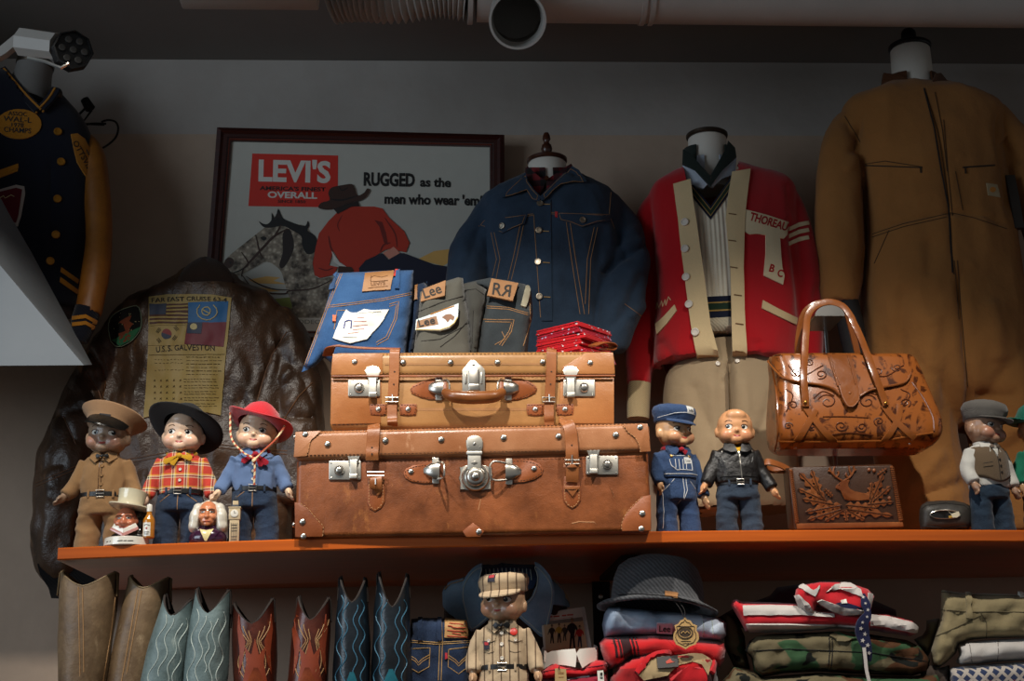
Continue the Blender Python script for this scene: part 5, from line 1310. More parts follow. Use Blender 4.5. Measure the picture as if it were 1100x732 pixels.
on(c3((330, 320), (360, 308), (410, 284), (440, 272), (410, 318), (364, 341)), I3, cloth('green_embroidery', '2f6a48', .2, 30, 400, .5), 'green_ground', sp)
on(c3((365, 330), (362, 296), (385, 286), (378, 262), (362, 256), (388, 240), (405, 232), (398, 252), (410, 262), (398, 280), (405, 300), (398, 322)), I3, cloth('orange_embroidery', '7a3f28', .3, 30, 400, .5), 'orange_figure', sp)
mb = MB(); rr = random.Random(3)
for k in range(16):
    u, v = c3((rr.uniform(340, 432), rr.uniform(222, 290)))[0]; stud(mb, *I3(u, v), .0011, .0006, seg=6)
mb.build('star_dots', m_fw, sp); mb = MB(); seam(mb, I1, bez(c3((322, 262), (350, 225), (398, 203), (432, 205), (441, 270), (410, 320), (362, 343), (328, 325)), 3, True), .0012, 3, closed=True); mb.build('patch_border', plain('grey_green_thread', '6f7f6a', .8), sp)

# ---------------------------------------------------------------- navy and gold varsity jacket at the upper left
def cv(*q): return [(x/2.2875, 60+y/2.2875) for x, y in q]
def c1(*q): return [(x/3.661, y/3.661) for x, y in q]
YV = 3.70
m_vn = cloth('navy_wool', '10131f', .2, 8, 500, .4); m_vg = leather('gold_leather', 'a5671c', '70420f', .5, 280, .25, 9); m_vgw = cloth('gold_wool', 'a86f20', .1, 20, 500, .4)
vj = thing('varsity_jacket', 'navy varsity jacket with gold leather sleeve and patches at the upper left', 'jacket', tuple(P(30, 330, YV)))
mb = MB(); body_loft(mb, [(84, -30, 40, YV, .06), (94, -58, 58, YV, .085), (110, -80, 74, YV, .1), (135, -92, 93, YV, .11), (165, -100, 102, YV, .115), (210, -102, 103, YV, .12), (260, -100, 99, YV, .12), (300, -98, 92, YV, .118), (335, -96, 84, YV, .115)])
me = remesh(mb, .008, 3); folds(me, .004, (6, 6, 3), 41); creases(me, [(cv((125, 250), (125, 500)), 3, -.006)])
WS = Surf(me, YV-.11); cut(me, lambda a: inpoly(pxa(a), [(4, 60), (62, 60), (60, 98), (44, 117), (36, 113), (10, 80)]));  link_mesh('shell', me, m_vn, vj)
mb = MB(); sleeve(mb, [(92, 150, YV, 9), (101, 172, YV-.02, 13.5), (105, 215, YV-.04, 14), (106, 260, YV-.06, 14), (102, 300, YV-.08, 14.5), (95, 338, YV-.09, 14)]); me = remesh(mb, .006, 3); folds(me, .0035, (9, 9, 4), 43); GS = Surf(me, YV-.1); link_mesh('sleeve', me, m_vg, vj)
mb = MB(); sleeve(mb, [(95, 332, YV-.09, 14), (90, 347, YV-.09, 13.5), (86, 362, YV-.09, 11), (85, 368, YV-.09, 9)]); me = mb.mesh(); CS_ = Surf(me, YV-.11); cu = link_mesh('ribbed_cuff', me, cloth('navy_rib', '11141f', .15, 10, 200, .8), vj)
for dv in (0, 7): piece(CS_, [(78+dv*-.4, 340+dv), (92, 338+dv), (107, 346+dv), (106, 350+dv), (92, 342+dv), (78+dv*-.4, 344+dv)], .002, m_vgw, 'gold_stripe', cu, 3)
for poly in (cv((150, 520), (192, 550), (190, 560), (148, 531)), cv((148, 544), (190, 575), (188, 586), (146, 556)), cv((-10, 285), (45, 266), (46, 276), (-8, 297)), cv((-10, 297), (44, 278), (44, 284), (-8, 304))): piece(WS, poly, .003, m_vgw, 'gold_stripe', vj, 3)
m_gb = plain('gold_button', 'b07a26', .4, .5, .1, 40)
bottons(WS, cv((142, 187), (150, 261), (141, 352), (137, 440), (123, 505)), .0105, vj, m_gb)
o = piece(WS, [(20.5+24*cos(a), 134+16*sin(a)) for a in [k*PI/14 for k in range(28)]], .004, m_vgw, 'oval_patch', vj, 3)
lb = MB(); WL_ = lambda u, v: (WS(u, v)[0]+WS(u, v)[1]*.0042, WS(u, v)[1])
for s_, y, w_, h_ in (('ASSOC', 125.5, 20, 4.5), ('WAL-L', 132, 30, 5.5), ('1978', 137.5, 13, 4.5), ('CHAMPS', 143.5, 29, 5.5)): letter(lb, WL_, s_, (19, y), w_, h_, 4, .01, 0, .001)
lb.build('lettering', m_ink, o, fix=False)
o = piece(WS, c1((278, 530), (302, 527), (330, 548), (352, 590), (372, 640), (382, 715), (364, 718), (332, 690), (302, 640), (290, 590)), .004, m_vgw, 'long_patch', vj, 3)
lb = MB(); letter(lb, WL_, 'OTTSVILLE', c1((318, 632))[0], 42, 6, 62, .01, 0, .001); lb.build('lettering', m_ink, o, fix=False); mb = MB(); seam(mb, WL_, c1((335, 590), (358, 640), (368, 665), (340, 650)), .0014, 2); mb.build('arrow_mark', m_ink, o)
o = piece(WS, cv((-20, 335), (40, 318), (60, 322), (62, 340), (52, 395), (44, 420), (-20, 400)), .003, cloth('white_felt', 'a59a92', .1, 20, 600, .3), 'shield_patch', vj, 3)
piece(WL_, cv((-20, 341), (40, 326), (55, 330), (46, 392), (40, 412), (-20, 394)), .001, cloth('maroon_felt', '5a1220', .1, 20, 600, .3), 'patch_field', o, 3); mb = MB(); seam(mb, onM and (lambda u, v: (WS(u, v)[0]+WS(u, v)[1]*.0056, WS(u, v)[1])), cv((0, 352), (10, 346), (14, 352), (28, 344), (36, 348)), .001, 2); mb.build('stitched_script', m_fw, o)
# striped knit collar and the form's neck
nx = P(32, 90, YV).x
for L in ([(2, 76), (14, 90), (28, 106), (42, 120)], [(61, 97), (54, 108), (44, 119)]):
    kc = band(lambda u, v: (P(u, v, YV-.105+.0012*abs(u-42)), V((0, -.9, .4)).normalized()), L, 5.5, .010, m_vn, 'knit_collar', vj)
    for d_ in (-2.4, 2.2): band(lambda u, v: (P(u, v, YV-.112+.0012*abs(u-42)), V((0, -.9, .4)).normalized()), [(u+(d_ if len(L) == 4 else -d_*.8), v-d_*.8) for u, v in L], 1.1, .004, m_vgw, 'gold_stripe', kc)
fv = thing('dress_form', 'grey display form with metal neck cap wearing the varsity jacket', 'mannequin', (nx, YV, P(14, 120, YV).z))
M_ = Matrix.Translation(P(32, 96, YV-.02)) @ Matrix.Rotation(rad(8), 4, 'Y'); kk = mpp(YV)
MB().lathe([(26*kk, -14*kk), (23*kk, 0), (20.5*kk, 18*kk), (20*kk, 28*kk)], 28, M_).build('neck', plain('grey_form', '77736e', .7, 0, .1, 20, .1), fv)
MB().lathe([(20.5*kk, 27*kk), (21*kk, 28*kk), (21*kk, 33*kk), (19*kk, 35*kk), (.001, 35*kk)], 28, M_).build('neck_cap', m_bronze, fv)
MB().ell(P(60, 101, YV-.06), 7.5*mpp(YV)).build('shoulder_knob', m_bronze, fv)
wh = thing('wire_hook', 'black wire hook arm sticking out behind the varsity jacket', 'hook', tuple(P(95, 130, 3.8)))
mb = MB(); Yh = 3.82
mb.tube([P(*q, Yh) for q in ((76, 132), (92, 116), (98, 119), (88, 133), (112, 134))], .0035, 8); mb.tube([P(*q, Yh) for q in bez([(80, 137), (98, 133), (114, 133)], 4)], .003, 8)
mb.tube([P(u, v, Yh+.02*(u-112)/20) for u, v in bez([(109, 131), (116, 129), (124, 131), (127, 138), (124, 148), (114, 157), (104, 161)], 6)], .003, 8); mb.build('wire', m_iron, wh)
MB().tube([P(91, 107, Yh), P(97, 117, Yh)], [.012, .014], 12).build('clip', m_iron, wh); MB().tube([P(96, 117, Yh), P(96, 117, YW)], .004, 8).build('wall_rod', m_iron, wh)
# ---------------------------------------------------------------- dressed dolls (built one unit tall, facing -Y, then scaled)
def skin(name, c, spots, blush='c46a55', amt=.4, r0=.075, rough=.38):
    n = N(name); col = n.mix(n.noise(9, 3), mul(c, .92), mul(c, 1.06))
    for s_ in spots:
        d = n.node('VectorMath', operation='DISTANCE'); n.L(n.co, d.inputs[0]); d.inputs[1].default_value = s_
        col = n.mix(n.math('MULTIPLY', n.ramp(d.outputs['Value'], [(0, 1.), (r0, 0.)]), amt), col, blush)
    return n.end(col, rough, 0, n.bump(n.noise(60, 3), .06, .004), .5, .15)
m_eyew = plain('eye_white', 'd9d4c9', .25, 0, .02, 20, 0); m_eyed = plain('eye_dark', '14110f', .2, 0, .1, 20, 0); m_brow = plain('painted_brown', '5a3a26', .5, 0, .1, 20, 0); m_lip = plain('painted_lip', '9c3f35', .35, 0, .1, 20, 0)
m_belt = leather('black_belt', '171514', '0b0a0a', .4, 90, .1, 9); m_djean = denim('doll_denim', '16202f', '33455f', .5, 6)
def lp(name, mb, m, parent, angle=40, fix=True):
    return mb.build(name, m, parent, world=False, angle=angle, fix=fix)
def lpiece(surf, poly, t, m, name, parent, step=.02, lift=0):
    mb = MB(); patch(mb, surf, poly, t, step, 0, lift); return lp(name, mb, m, parent)
def lseam(surf, lines, r, m, name, parent, step=.015, lift=0):
    mb = MB()
    for L in lines: seam(mb, surf, L, r, step, lift=lift)
    return lp(name, mb, m, parent)
class Doll:
    def __init__(s, label, u, vbase, hpx, Y, yaw=0, head=0, tilt=0, nod=0, tone='c99b76', arms=None, eyes=0, lower=False, group='dressed dolls on the shelves', zbase=None):
        x = P(u, vbase, Y).x; z = zbase if zbase is not None else zs(x); s.s = hpx*mpp(Y)
        s.t = thing('doll', label, 'doll', (x, Y, z), rad(yaw), group, s.s)
        s.R = Matrix.Rotation(rad(head), 3, 'Z') @ Matrix.Rotation(rad(tilt), 3, 'Y') @ Matrix.Rotation(rad(nod), 3, 'X'); s.pv = V((0, 0, .70))
        H = lambda p: s.pv+s.R @ (V(p)-s.pv); s.H = H
        mb = MB()
        def e(c, r): mb.ell(H(c), r, 20, 12, s.R)
        e((0, .005, .862), (.142, .148, .14)); e((0, -.012, .795), (.137, .13, .105))
        for sg in (-1, 1): e((.062*sg, -.088, .772), (.066, .055, .056)); e((.142*sg, .012, .81), (.018, .032, .042)); e((.150*sg, .006, .815), (.012, .02, .03))
        e((0, -.095, .738), (.055, .05, .04)); e((0, -.144, .803), (.017, .017, .015)); e((0, -.1, .93), (.08, .045, .05))
        mb.lathe([(.055, .62), (.06, .66), (.055, .74)], 16); mb.ell((0, 0, .55), (.12, .085, .14)); mb.ell((0, 0, .40), (.125, .09, .1))
        arms = arms or ((( -.125, 0, .635), (-.195, -.005, .49), (-.235, -.045, .37)), ((.125, 0, .635), (.195, -.005, .49), (.235, -.045, .37))); s.arms = arms
        for sg, A in zip((-1, 1), arms):
            A = [V(p) for p in A]; pts = [V(p) for p in bez([tuple(p) for p in A], 5)]; mb.tube(pts, [.042-.014*k/(len(pts)-1) for k in range(len(pts))], 12)
            d = (A[2]-A[1]).normalized(); side = V((0, -1, 0)); side = (side-d*side.dot(d)).normalized(); nn = d.cross(side)
            mb.ell(A[2]+d*.028, (.03, .03, .03)); mb.ell(A[2]+d*.045+side*.004, (.027, .027, .026))
            for k in range(4):
                o_ = A[2]+d*.055+side*(.024-.016*k); L_ = (.042, .048, .046, .036)[k]
                mb.tube([o_, o_+d*L_*.6-nn*sg*.004, o_+d*L_-nn*sg*.014], [.0095, .0092, .0075], 8)
            o_ = A[2]+d*.02+side*.024; mb.tube([o_, o_+d*.028+side*.02, o_+d*.05+side*.026], [.0105, .0105, .008], 8)
        for sg in (-1, 1):
            mb.tube([(.075*sg, 0, .38), (.088*sg, 0, .2), (.095*sg, -.005, .05)], [.07, .06, .05], 14); mb.ell((.097*sg, -.012, .032), (.046, .06, .03))
        me = remesh(mb, .0085, 3, .4); s.F = Local(me, s.R, s.pv)
        ck_ = [tuple(H((.075*sg, -.13, .777))) for sg in (-1, 1)]
        s.body = link_mesh('body', me, skin('painted_composition', tone, ck_), s.t, False, angle=0)
        f = s.F; z_ = lambda v: v-.70
        s.eyes = []
        for sg in (-1, 1):
            cx_, cz = .06*sg, z_(.832)
            lpiece(f, [(cx_+.024*cos(a), cz+.0175*sin(a)) for a in [k*PI/8 for k in range(16)]], .002, m_eyew, 'eye', s.body, .012)
            ix = cx_+eyes*.012
            lpiece(f, [(ix+.0145*cos(a), cz+.001+.015*sin(a)) for a in [k*PI/7 for k in range(14)]], .001, m_eyed, 'iris', s.body, .01, .002)
            lpiece(f, [(ix-.006+.0045*cos(a), cz+.009+.0045*sin(a)) for a in [k*PI/4 for k in range(8)]], .0008, m_eyew, 'eye_glint', s.body, .006, .003)
            lseam(f, [[(cx_+.028*cos(a), cz+.001+.02*sin(a)) for a in [rad(25+k*13) for k in range(11)]]], .0035, m_brow, 'eyelid', s.body)
            lseam(f, [[(cx_+sg*.004+.038*cos(a), cz+.012+.04*sin(a)) for a in [rad(50+k*10) for k in range(9)]]], .003, m_brow, 'eyebrow', s.body)
        lpiece(f, [(-.03, z_(.765)), (-.015, z_(.768)), (0, z_(.765)), (.015, z_(.768)), (.03, z_(.765)), (.014, z_(.753)), (0, z_(.750)), (-.014, z_(.753))], .002, m_lip, 'mouth', s.body, .012)
    def shirt(s, m, name='shirt', zb=.385, fat=1.0, amp=.011, seed=1, sleeve_end=1.0):
        mb = MB(); rings = []
        for z, rx, ry in ((.695, .055, .055), (.685, .095, .07), (.66, .135, .088), (.60, .155, .105), (.52, .158, .112), (.45, .156, .114), (.40, .152, .110), (zb, .15, .108)):
            rings.append([V((rx*fat*math.copysign(abs(cos(a))**.85, cos(a)), ry*fat*math.copysign(abs(sin(a))**.85, sin(a)), z)) for a in [2*PI*k/32 for k in range(32)]])
        mb.loft(rings)
        for A in s.arms:
            A = [V(p) for p in A]; A[2] = A[1].lerp(A[2], .92*sleeve_end)
            pts = bez([tuple(p) for p in A], 6); mb.tube(pts, [(.06-.014*k/(len(pts)-1))*fat for k in range(len(pts))], 14)
        me = remesh(mb, .0095, 4); folds(me, amp, (9, 9, 7), seed); s.S = Local(me)
        s.sh = link_mesh(name, me, m, s.t, False, angle=0); return s.sh
    def trousers(s, m, amp=.014, seed=2, top=.415):
        mb = MB(); rings = []
        for z, rx, ry in ((top, .152, .110), (.36, .160, .116), (.30, .168, .12), (.27, .165, .115)):
            rings.append([V((rx*cos(a), ry*sin(a), z)) for a in [2*PI*k/32 for k in range(32)]])
        mb.loft(rings)
        for sg in (-1, 1): mb.tube([(.082*sg, 0, .33), (.09*sg, 0, .22), (.097*sg, -.004, .12), (.101*sg, -.008, .004)], [.08, .083, .082, .084], 20)
        me = remesh(mb, .0095, 4); folds(me, amp, (6, 6, 11), seed); s.T = Local(me)
        a = co(me); a[:, 2] = np.maximum(a[:, 2], .001); setco(me, a)
        s.tr = link_mesh('trousers', me, m, s.t, False, angle=0); return s.tr
    def belt(s, z=.405, m=None, h=.017, rx=.161, ry=.118):
        mb = MB(); mb.tube([(rx*cos(a), ry*sin(a), z) for a in [2*PI*k/40 for k in range(40)]], 1, 8, closed=True, flat=(.004, h), up=[V((0, 0, 1))]*40)
        b = lp('belt', mb, m or m_belt, s.t)
        mb = MB(); mb.tube([(x, -ry-.010, z+q) for x, q in ((-.028, h+.006), (.028, h+.006), (.028, -h-.006), (-.028, -h-.006))], .0045, 8, closed=True); mb.tube([(-.028, -ry-.012, z), (.026, -ry-.014, z)], .0035, 6)
        lp('buckle', mb, m_stud, b)
        for sg in (-1, 1): lp('belt_loop', MB().rbox((.085*sg, -ry*.86-.006, z), (.016, .012, .055), .004), s.tr.data.materials[0], s.tr)
        return b
    def collar(s, m, w=.088, drop=.052, par=None):
        par = par or s.sh
        for sg in (-1, 1):
            mb = MB(); poly = [V((0, -.098, .665)), V((sg*.03, -.088, .705)), V((sg*w, -.045, .70)), V((sg*(w+.01), -.075, .66)), V((sg*.048, -.118, .70-drop-.03))]
            mb.prism(poly, (0, -.008, .003), .003); lp('collar', mb, m, par)
        mb = MB(); mb.tube([(.088*cos(a), .075*sin(a), .695) for a in [rad(-60+k*300/24) for k in range(25)]], 1, 8, flat=(.006, .02), up=[V((0, 0, 1))]*25); lp('collar_stand', mb, m, par)
    def buttons(s, pts, r, m, surf=None, par=None):
        for u, v in pts:
            p, n_ = (surf or s.S)(u, v); mb = MB(); button(mb, p+n_*.003, n_, r); lp('button', mb, m, par or s.sh)
    def kerchief(s, m, tails=((-.05, .60), (.02, .60)), knot=(0, .66)):
        mb = MB(); mb.tube([(.092*cos(a), .08*sin(a)-.004, .69-.022*max(0, -sin(a))) for a in [2*PI*k/28 for k in range(28)]], [.022+.003*sin(k*1.7) for k in range(28)], 10, closed=True)
        k_ = lp('neckerchief', mb, m, s.t); mb = MB(); mb.ell((knot[0], -.118, knot[1]), (.024, .018, .02)); lp('knot', mb, m, k_)
        for tx, tz in tails:
            mb = MB(); d = V((tx-knot[0], 0, tz-knot[1])); q = V((-d.z, 0, d.x)).normalized()*.022; a = V((knot[0], -.122, knot[1]))
            mb.prism([a-q*.35, a+q*.35, a+d+q, a+d*1.12, a+d-q], (0, -.006, 0), .002); lp('kerchief_tail', mb, m, k_)
    # ---- hats, in the frame of the head
    def hat(s, name): s.hb = name
    def tf(s, mb, fn=None): 
        mb.v = [s.H(fn(p) if fn else p) for p in mb.v]; return mb
    def cowboy(s, m, brim=.27, tip=(0, 0), back=0, up=.05, crown=.2, band=None):
        Rt = Matrix.Rotation(rad(back), 3, 'X') @ Matrix.Rotation(rad(tip[0]), 3, 'Y'); c0 = V((0, .0, .885))
        f = lambda p: c0+Rt @ (V(p)-c0)
        mb = MB(); rings = []
        n_ = 40
        def ring(rx, ry, z, fz=lambda a: 0): return [V((rx*cos(a), ry*sin(a), z+fz(a))) for a in [2*PI*k/n_ for k in range(n_)]]
        cu = lambda a: up*abs(cos(a))**2.2-.03*max(0, -sin(a))**2; th_ = .012
        prof = [ring(.158, .163, .885), ring(.20, .205, .88, lambda a: cu(a)*.15), ring(.24*brim/.27, .245*brim/.27, .885, lambda a: cu(a)*.55), ring(brim, brim*1.02, .89, cu), ring(brim+.004, brim*1.02+.004, .896, cu), ring(brim, brim*1.02, .902, cu),
                ring(.24*brim/.27, .245*brim/.27, .897, lambda a: cu(a)*.55), ring(.2, .205, .893, lambda a: cu(a)*.15), ring(.168, .172, .90), ring(.162, .166, .94), ring(.15, .155, .885+crown*.55), ring(.128, .135, .885+crown*.82, lambda a: .01*abs(sin(a))), ring(.085, .1, .885+crown, lambda a: .015*abs(sin(a))), ring(.03, .05, .885+crown*.93)]
        mb.loft(prof, False, True)
        hb = lp('hat', s.tf(mb, f), m, s.t, 60)
        mb = MB(); mb.loft([ring(.1705, .1745, .902), ring(.1715, .1755, .906), ring(.166, .17, .932), ring(.163, .167, .934)], False, False); lp('hat_band', s.tf(mb, f), band or m, hb); s.hf = f; return hb
    def cap(s, m, visor_m=None, top=1.045, puff=.172, visor=.09, tipx=0, tipy=0, stripe=None, zb=.885, droop=.03, flat=True, vw=62):
        Rt = Matrix.Rotation(rad(tipx), 3, 'X') @ Matrix.Rotation(rad(tipy), 3, 'Y'); c0 = V((0, 0, zb)); f = lambda p: c0+Rt @ (V(p)-c0)
        def ring(rx, ry, z, oy=0): return [V((rx*cos(a), ry*sin(a)+oy, z)) for a in [2*PI*k/36 for k in range(36)]]
        mb = MB(); h_ = top-zb
        mb.loft([ring(.148, .153, zb-.005), ring(.156, .161, zb), ring(.158, .163, zb+h_*.25), ring(puff*.97, puff*1.0, zb+h_*.42), ring(puff, puff*1.03, zb+h_*.62), ring(puff*.93, puff*.95, zb+h_*.86), ring(puff*.72, puff*.74, zb+h_*.97), ring(puff*.3, puff*.3, top)], True, True)
        me = s.tf(mb, f).mesh(); folds(me, .005, (14, 14, 9), 5); c = link_mesh('cap', me, m, s.t, False, angle=60); s.C = Local(me, s.R, s.pv)
        rows_t, rows_b = [], []
        for j in range(7):
            q = j/6; rt, rb_ = [], []
            for k in range(21):
                a = rad(-90-vw+2*vw*k/20); w_ = cos((k/20*2-1)*PI/2)**.6
                p = V(((.156+visor*q*.35*w_)*cos(a), (.161+visor*q*w_)*sin(a), zb+.012-droop*q*w_)); rt.append(p); rb_.append(p-V((0, 0, .009)))
            rows_t.append(rt); rows_b.append(rb_)
        mb = MB(); mb.sheet(rows_t); mb.sheet(rows_b); b0 = len(rows_t[0]); e1, e2 = rows_t[-1], rows_b[-1]; mb.sheet([e1, e2]); mb.sheet([rows_t[0], rows_b[0]]); mb.sheet([[r[0] for r in rows_t], [r[0] for r in rows_b]]); mb.sheet([[r[-1] for r in rows_t], [r[-1] for r in rows_b]])
        v_ = lp('visor', s.tf(mb, f), visor_m or m, c); s.hf = f; return c
MBK = lambda pts, r=.004, n=8: MB().tube(pts, r, n)

# ---- 1 khaki driver
m_kh = cloth('tan_uniform', '8a6844', .15, 6, 160, .35); m_khcap = cloth('tan_cap', '9a7655', .12, 6, 160, .35)
d = Doll('doll in plain tan uniform with peaked cap and black bow tie', 109, 586, 150, 3.235, 0, -4, 4, 0, '9a7f68', ((( -.125, 0, .635), (-.2, .0, .48), (-.262, -.05, .40)), ((.125, 0, .635), (.19, 0, .5), (.225, -.05, .38))), .8)
d.trousers(m_kh); d.shirt(m_kh); d.collar(m_kh); d.belt()
d.buttons([(0, .60), (0, .535), (0, .47)], .012, m_kh)
lseam(d.S, [[(-.005, .66), (0, .4)], [(-.02, .66), (-.018, .4)]], .0025, m_darkwood, 'placket_seam', d.sh)
mb = MB()
for sg in (-1, 1): mb.prism([V((0, -.125, .668)), V((sg*.035, -.122, .685)), V((sg*.048, -.116, .668)), V((sg*.035, -.122, .652))], (0, -.008, 0), .003)
mb.ell((0, -.13, .668), (.01, .008, .012)); lp('bow_tie', mb, m_belt, d.t)
f = lambda p: V((0, 0, .885))+Matrix.Rotation(rad(10), 3, 'Y') @ Matrix.Rotation(rad(-17), 3, 'X') @ (V(p)-V((0, 0, .885)))
def ringe(rx, ry, z, oy=0, n=40): return [V((rx*cos(a), ry*sin(a)+oy, z)) for a in [2*PI*k/n for k in range(n)]]
mb = MB().loft([ringe(.148, .15, .875), ringe(.158, .163, .878), ringe(.163, .169, .905), ringe(.185, .185, .935, .005), ringe(.232, .216, .978, .012), ringe(.24, .222, .99, .014), ringe(.225, .21, 1.004, .014), ringe(.1, .1, 1.015, .01)])
cp_ = lp('peaked_cap', d.tf(mb, f), m_khcap, d.t); me = cp_.data; CL = Local(me, d.R, d.pv)
rows_t, rows_b = [], []
for j in range(7):
    q = j/6; rt = []
    for k in range(21):
        a = rad(-90-66+132*k/20); w_ = cos((k/20*2-1)*PI/2)**.5; rt.append(V(((.166+.012*q*w_)*cos(a), (.170+.075*q*w_)*sin(a), .905-.105*q*w_)))
    rows_t.append(rt); rows_b.append([p-V((0, 0, .01)) for p in rt])
mb = MB().sheet(rows_t).sheet(rows_b).sheet([rows_t[-1], rows_b[-1]]); lp('visor', d.tf(mb, f), leather('black_visor', '1a1814', '0c0b0a', .3, 90, .1, 9), cp_)
o = lpiece(CL, [(-.04, .215), (.042, .21), (.046, .258), (-.034, .264)], .004, paint('1c1512', .6, 'dark_badge'), 'cap_badge', cp_, .015); lb = MB(); letter(lb, CL, 'Lee', (.003, .23), .045, .018, -4, .0, 0, .006, 1); lp('lettering', lb, paint('8a5a3a', .6, 'copper_thread'), o, fix=False)

# ---- 2 plaid shirt and black hat
n = N('red_plaid'); vx, vz = n.map((1, .3, 0)), n.map((0, .3, 1), (0, 0, 0))
def bands(sc, src_axis, stops): 
    w_ = n.wave(sc, None, src_axis, 0, 'SAW'); return n.ramp(w_, stops, 'CONSTANT')
A_ = bands(3.4, 'X', [(0, 'b0392c'), (.42, 'c9bfa0'), (.5, '1f2228'), (.6, 'c9bfa0'), (.68, 'c79a3a'), (.8, 'b0392c')]); B_ = bands(3.4, 'Z', [(0, 'b0392c'), (.42, 'd0c6aa'), (.5, '1f2228'), (.6, 'd0c6aa'), (.68, 'c79a3a'), (.8, 'b0392c')])
m_plaid = n.end(n.mix(.5, A_, B_), .9, 0, n.bump(n.noise(150, 2), .2, .003), .2, 0, .1)
m_bhat = cloth('black_felt', '0f0e0e', .2, 10, 200, .3, .85); m_ykc = cloth('yellow_cotton', 'b98a1e', .1, 10, 200, .3)
d = Doll('doll in red plaid shirt with black cowboy hat and yellow neckerchief', 192, 583, 145, 3.20, 0, -3, 3, 0, 'd6b498', None, -.5)
d.trousers(m_djean, seed=5); d.shirt(m_plaid, seed=3); d.belt(); d.collar(m_plaid); d.kerchief(m_ykc, ((-.10, .615), (-.05, .60), (.085, .64)))
d.cowboy(m_bhat, .285, (12, 0), -30, .02, .15); d.buttons([(.01, .56), (.01, .48)], .011, m_pearl)
lseam(d.T, [[(0, .38), (0, .27)], [(-.06, .38), (-.13, .33)], [(.06, .38), (.13, .33)]], .003, m_gold, 'topstitching', d.tr)

# ---- 3 blue shirt and red hat
m_cham = cloth('blue_chambray', '566a8c', .15, 8, 180, .35); m_rhat = cloth('red_felt_hat', 'b01622', .1, 10, 200, .3, .85, .4); m_rkc = cloth('crimson_cotton', '8c1424', .1, 10, 200, .3)
n = N('twisted_cord'); m_cordrope = n.end(n.ramp(n.wave(8, n.map((1, 1, 1), (0, .7, 0)), 'Z'), [(.4, 'a8492e'), (.55, 'd3bf95')]), .8)
d = Doll('doll in blue shirt with bright red cowboy hat tied with twisted cord', 272, 580, 143, 3.18, 0, -4, 5, 0, 'd8b696', ((( -.125, 0, .635), (-.205, -.005, .48), (-.255, -.06, .385)), ((.125, 0, .635), (.205, 0, .49), (.25, -.05, .395))), -.2)
d.trousers(m_djean, .014, 8); d.shirt(m_cham, seed=6); d.collar(m_cham); d.belt(); d.kerchief(m_rkc, ((-.075, .60), (.10, .585), (.06, .57)), (.015, .655))
d.cowboy(m_rhat, .25, (12, 0), -18, .05, .15); d.buttons([(0, .58), (0, .53), (0, .47)], .011, m_pearl)
hp_ = [d.H(d.hf((-.215, -.08, .90))), d.H((-.16, -.13, .76)), V((-.07, -.15, .66)), V((.01, -.16, .60)), V((.015, -.15, .42))]
MBc = MB().tube(bez([tuple(p) for p in hp_], 6), .008, 8); MBc.tube(bez([tuple(p) for p in (d.H(d.hf((.215, -.08, .905))), d.H((.165, -.13, .77)), V((.07, -.155, .665)), V((.012, -.165, .60)))], 6), .008, 8)
c_ = lp('chin_cord', MBc, m_cordrope, d.t); lp('cord_slide', MB().ell((.012, -.168, .60), (.018, .015, .025)), m_cordrope, c_)
lseam(d.T, [[(0, .38), (0, .27)], [(-.06, .38), (-.13, .33)]], .003, m_gold, 'topstitching', d.tr)

# ---- 4 bib overalls
m_dov = denim('doll_overall_denim', '1c2c4a', '40587e', .5, 6); m_wth = plain('white_thread', 'c2c4c6', .8, 0, .1, 30, 0); m_wlab = plain('white_label', 'c8c8c4', .7, 0, .05, 20, 0)
d = Doll('doll in denim bib overalls and denim cap beside the suitcase', 729, 571, 134, 3.165, 14, 14, 0, 0, 'c69a70', ((( -.125, 0, .635), (-.165, -.02, .49), (-.17, -.07, .39)), ((.125, 0, .635), (.185, -.01, .45), (.21, -.06, .29))), .6)
d.trousers(m_dov, .008, 3, .47); d.shirt(m_dov, seed=9); d.collar(m_dov, .1)
d.kerchief(m_rkc, ((.045, .64),), (.01, .668))
bib = lpiece(d.S, [(-.085, .62), (.085, .62), (.115, .53), (.14, .45), (-.14, .45), (-.115, .53)], .012, m_dov, 'bib', d.tr, .02)
BS = lambda u, v: (d.S(u, v)[0]+d.S(u, v)[1]*.013, d.S(u, v)[1])
lseam(BS, [[(-.085, .612), (.085, .612)], [(-.09, .585), (-.08, .53), (-.04, .50), (.09, .50), (.09, .585)], [(-.05, .585), (-.05, .51)], [(-.02, .585), (-.02, .505)], [(.01, .585), (.01, .505)], [(.04, .585), (.04, .505)], [(-.14, .47), (.14, .47)]], .003, m_wth, 'topstitching', bib)
lpiece(BS, [(.02, .60), (.085, .605), (.088, .555), (.024, .55)], .002, m_wlab, 'bib_label', bib, .02); lb = MB(); letter(lb, BS, 'Lee', (.054, .566), .04, .022, 3, 0, 0, .005, 1); lp('lettering', lb, m_ink, bib, fix=False)
for sg in (-1, 1):
    lseam(d.S, [[(.07*sg, .615), (.085*sg, .66), (.085*sg, .69)]], .016, m_dov, 'overall_strap', d.tr); p, n_ = BS(.075*sg, .61); mb = MB(); stud(mb, p, n_, .014, .006); lp('strap_button', mb, plain('brass', 'a8844a', .35, .8, .1, 20), d.tr)
lseam(d.T, [[(.01, .44), (.015, .34), (0, .25)], [(.035, .44), (.04, .34), (.01, .27)], [(-.06, .43), (-.14, .34)], [(-.15, .44), (-.145, .2), (-.16, .04)], [(.06, .43), (.13, .36)]], .003, m_wth, 'topstitching', d.tr)
c_ = d.cap(m_dov, None, 1.045, .178, .06, 6, 4, zb=.905, droop=.03)
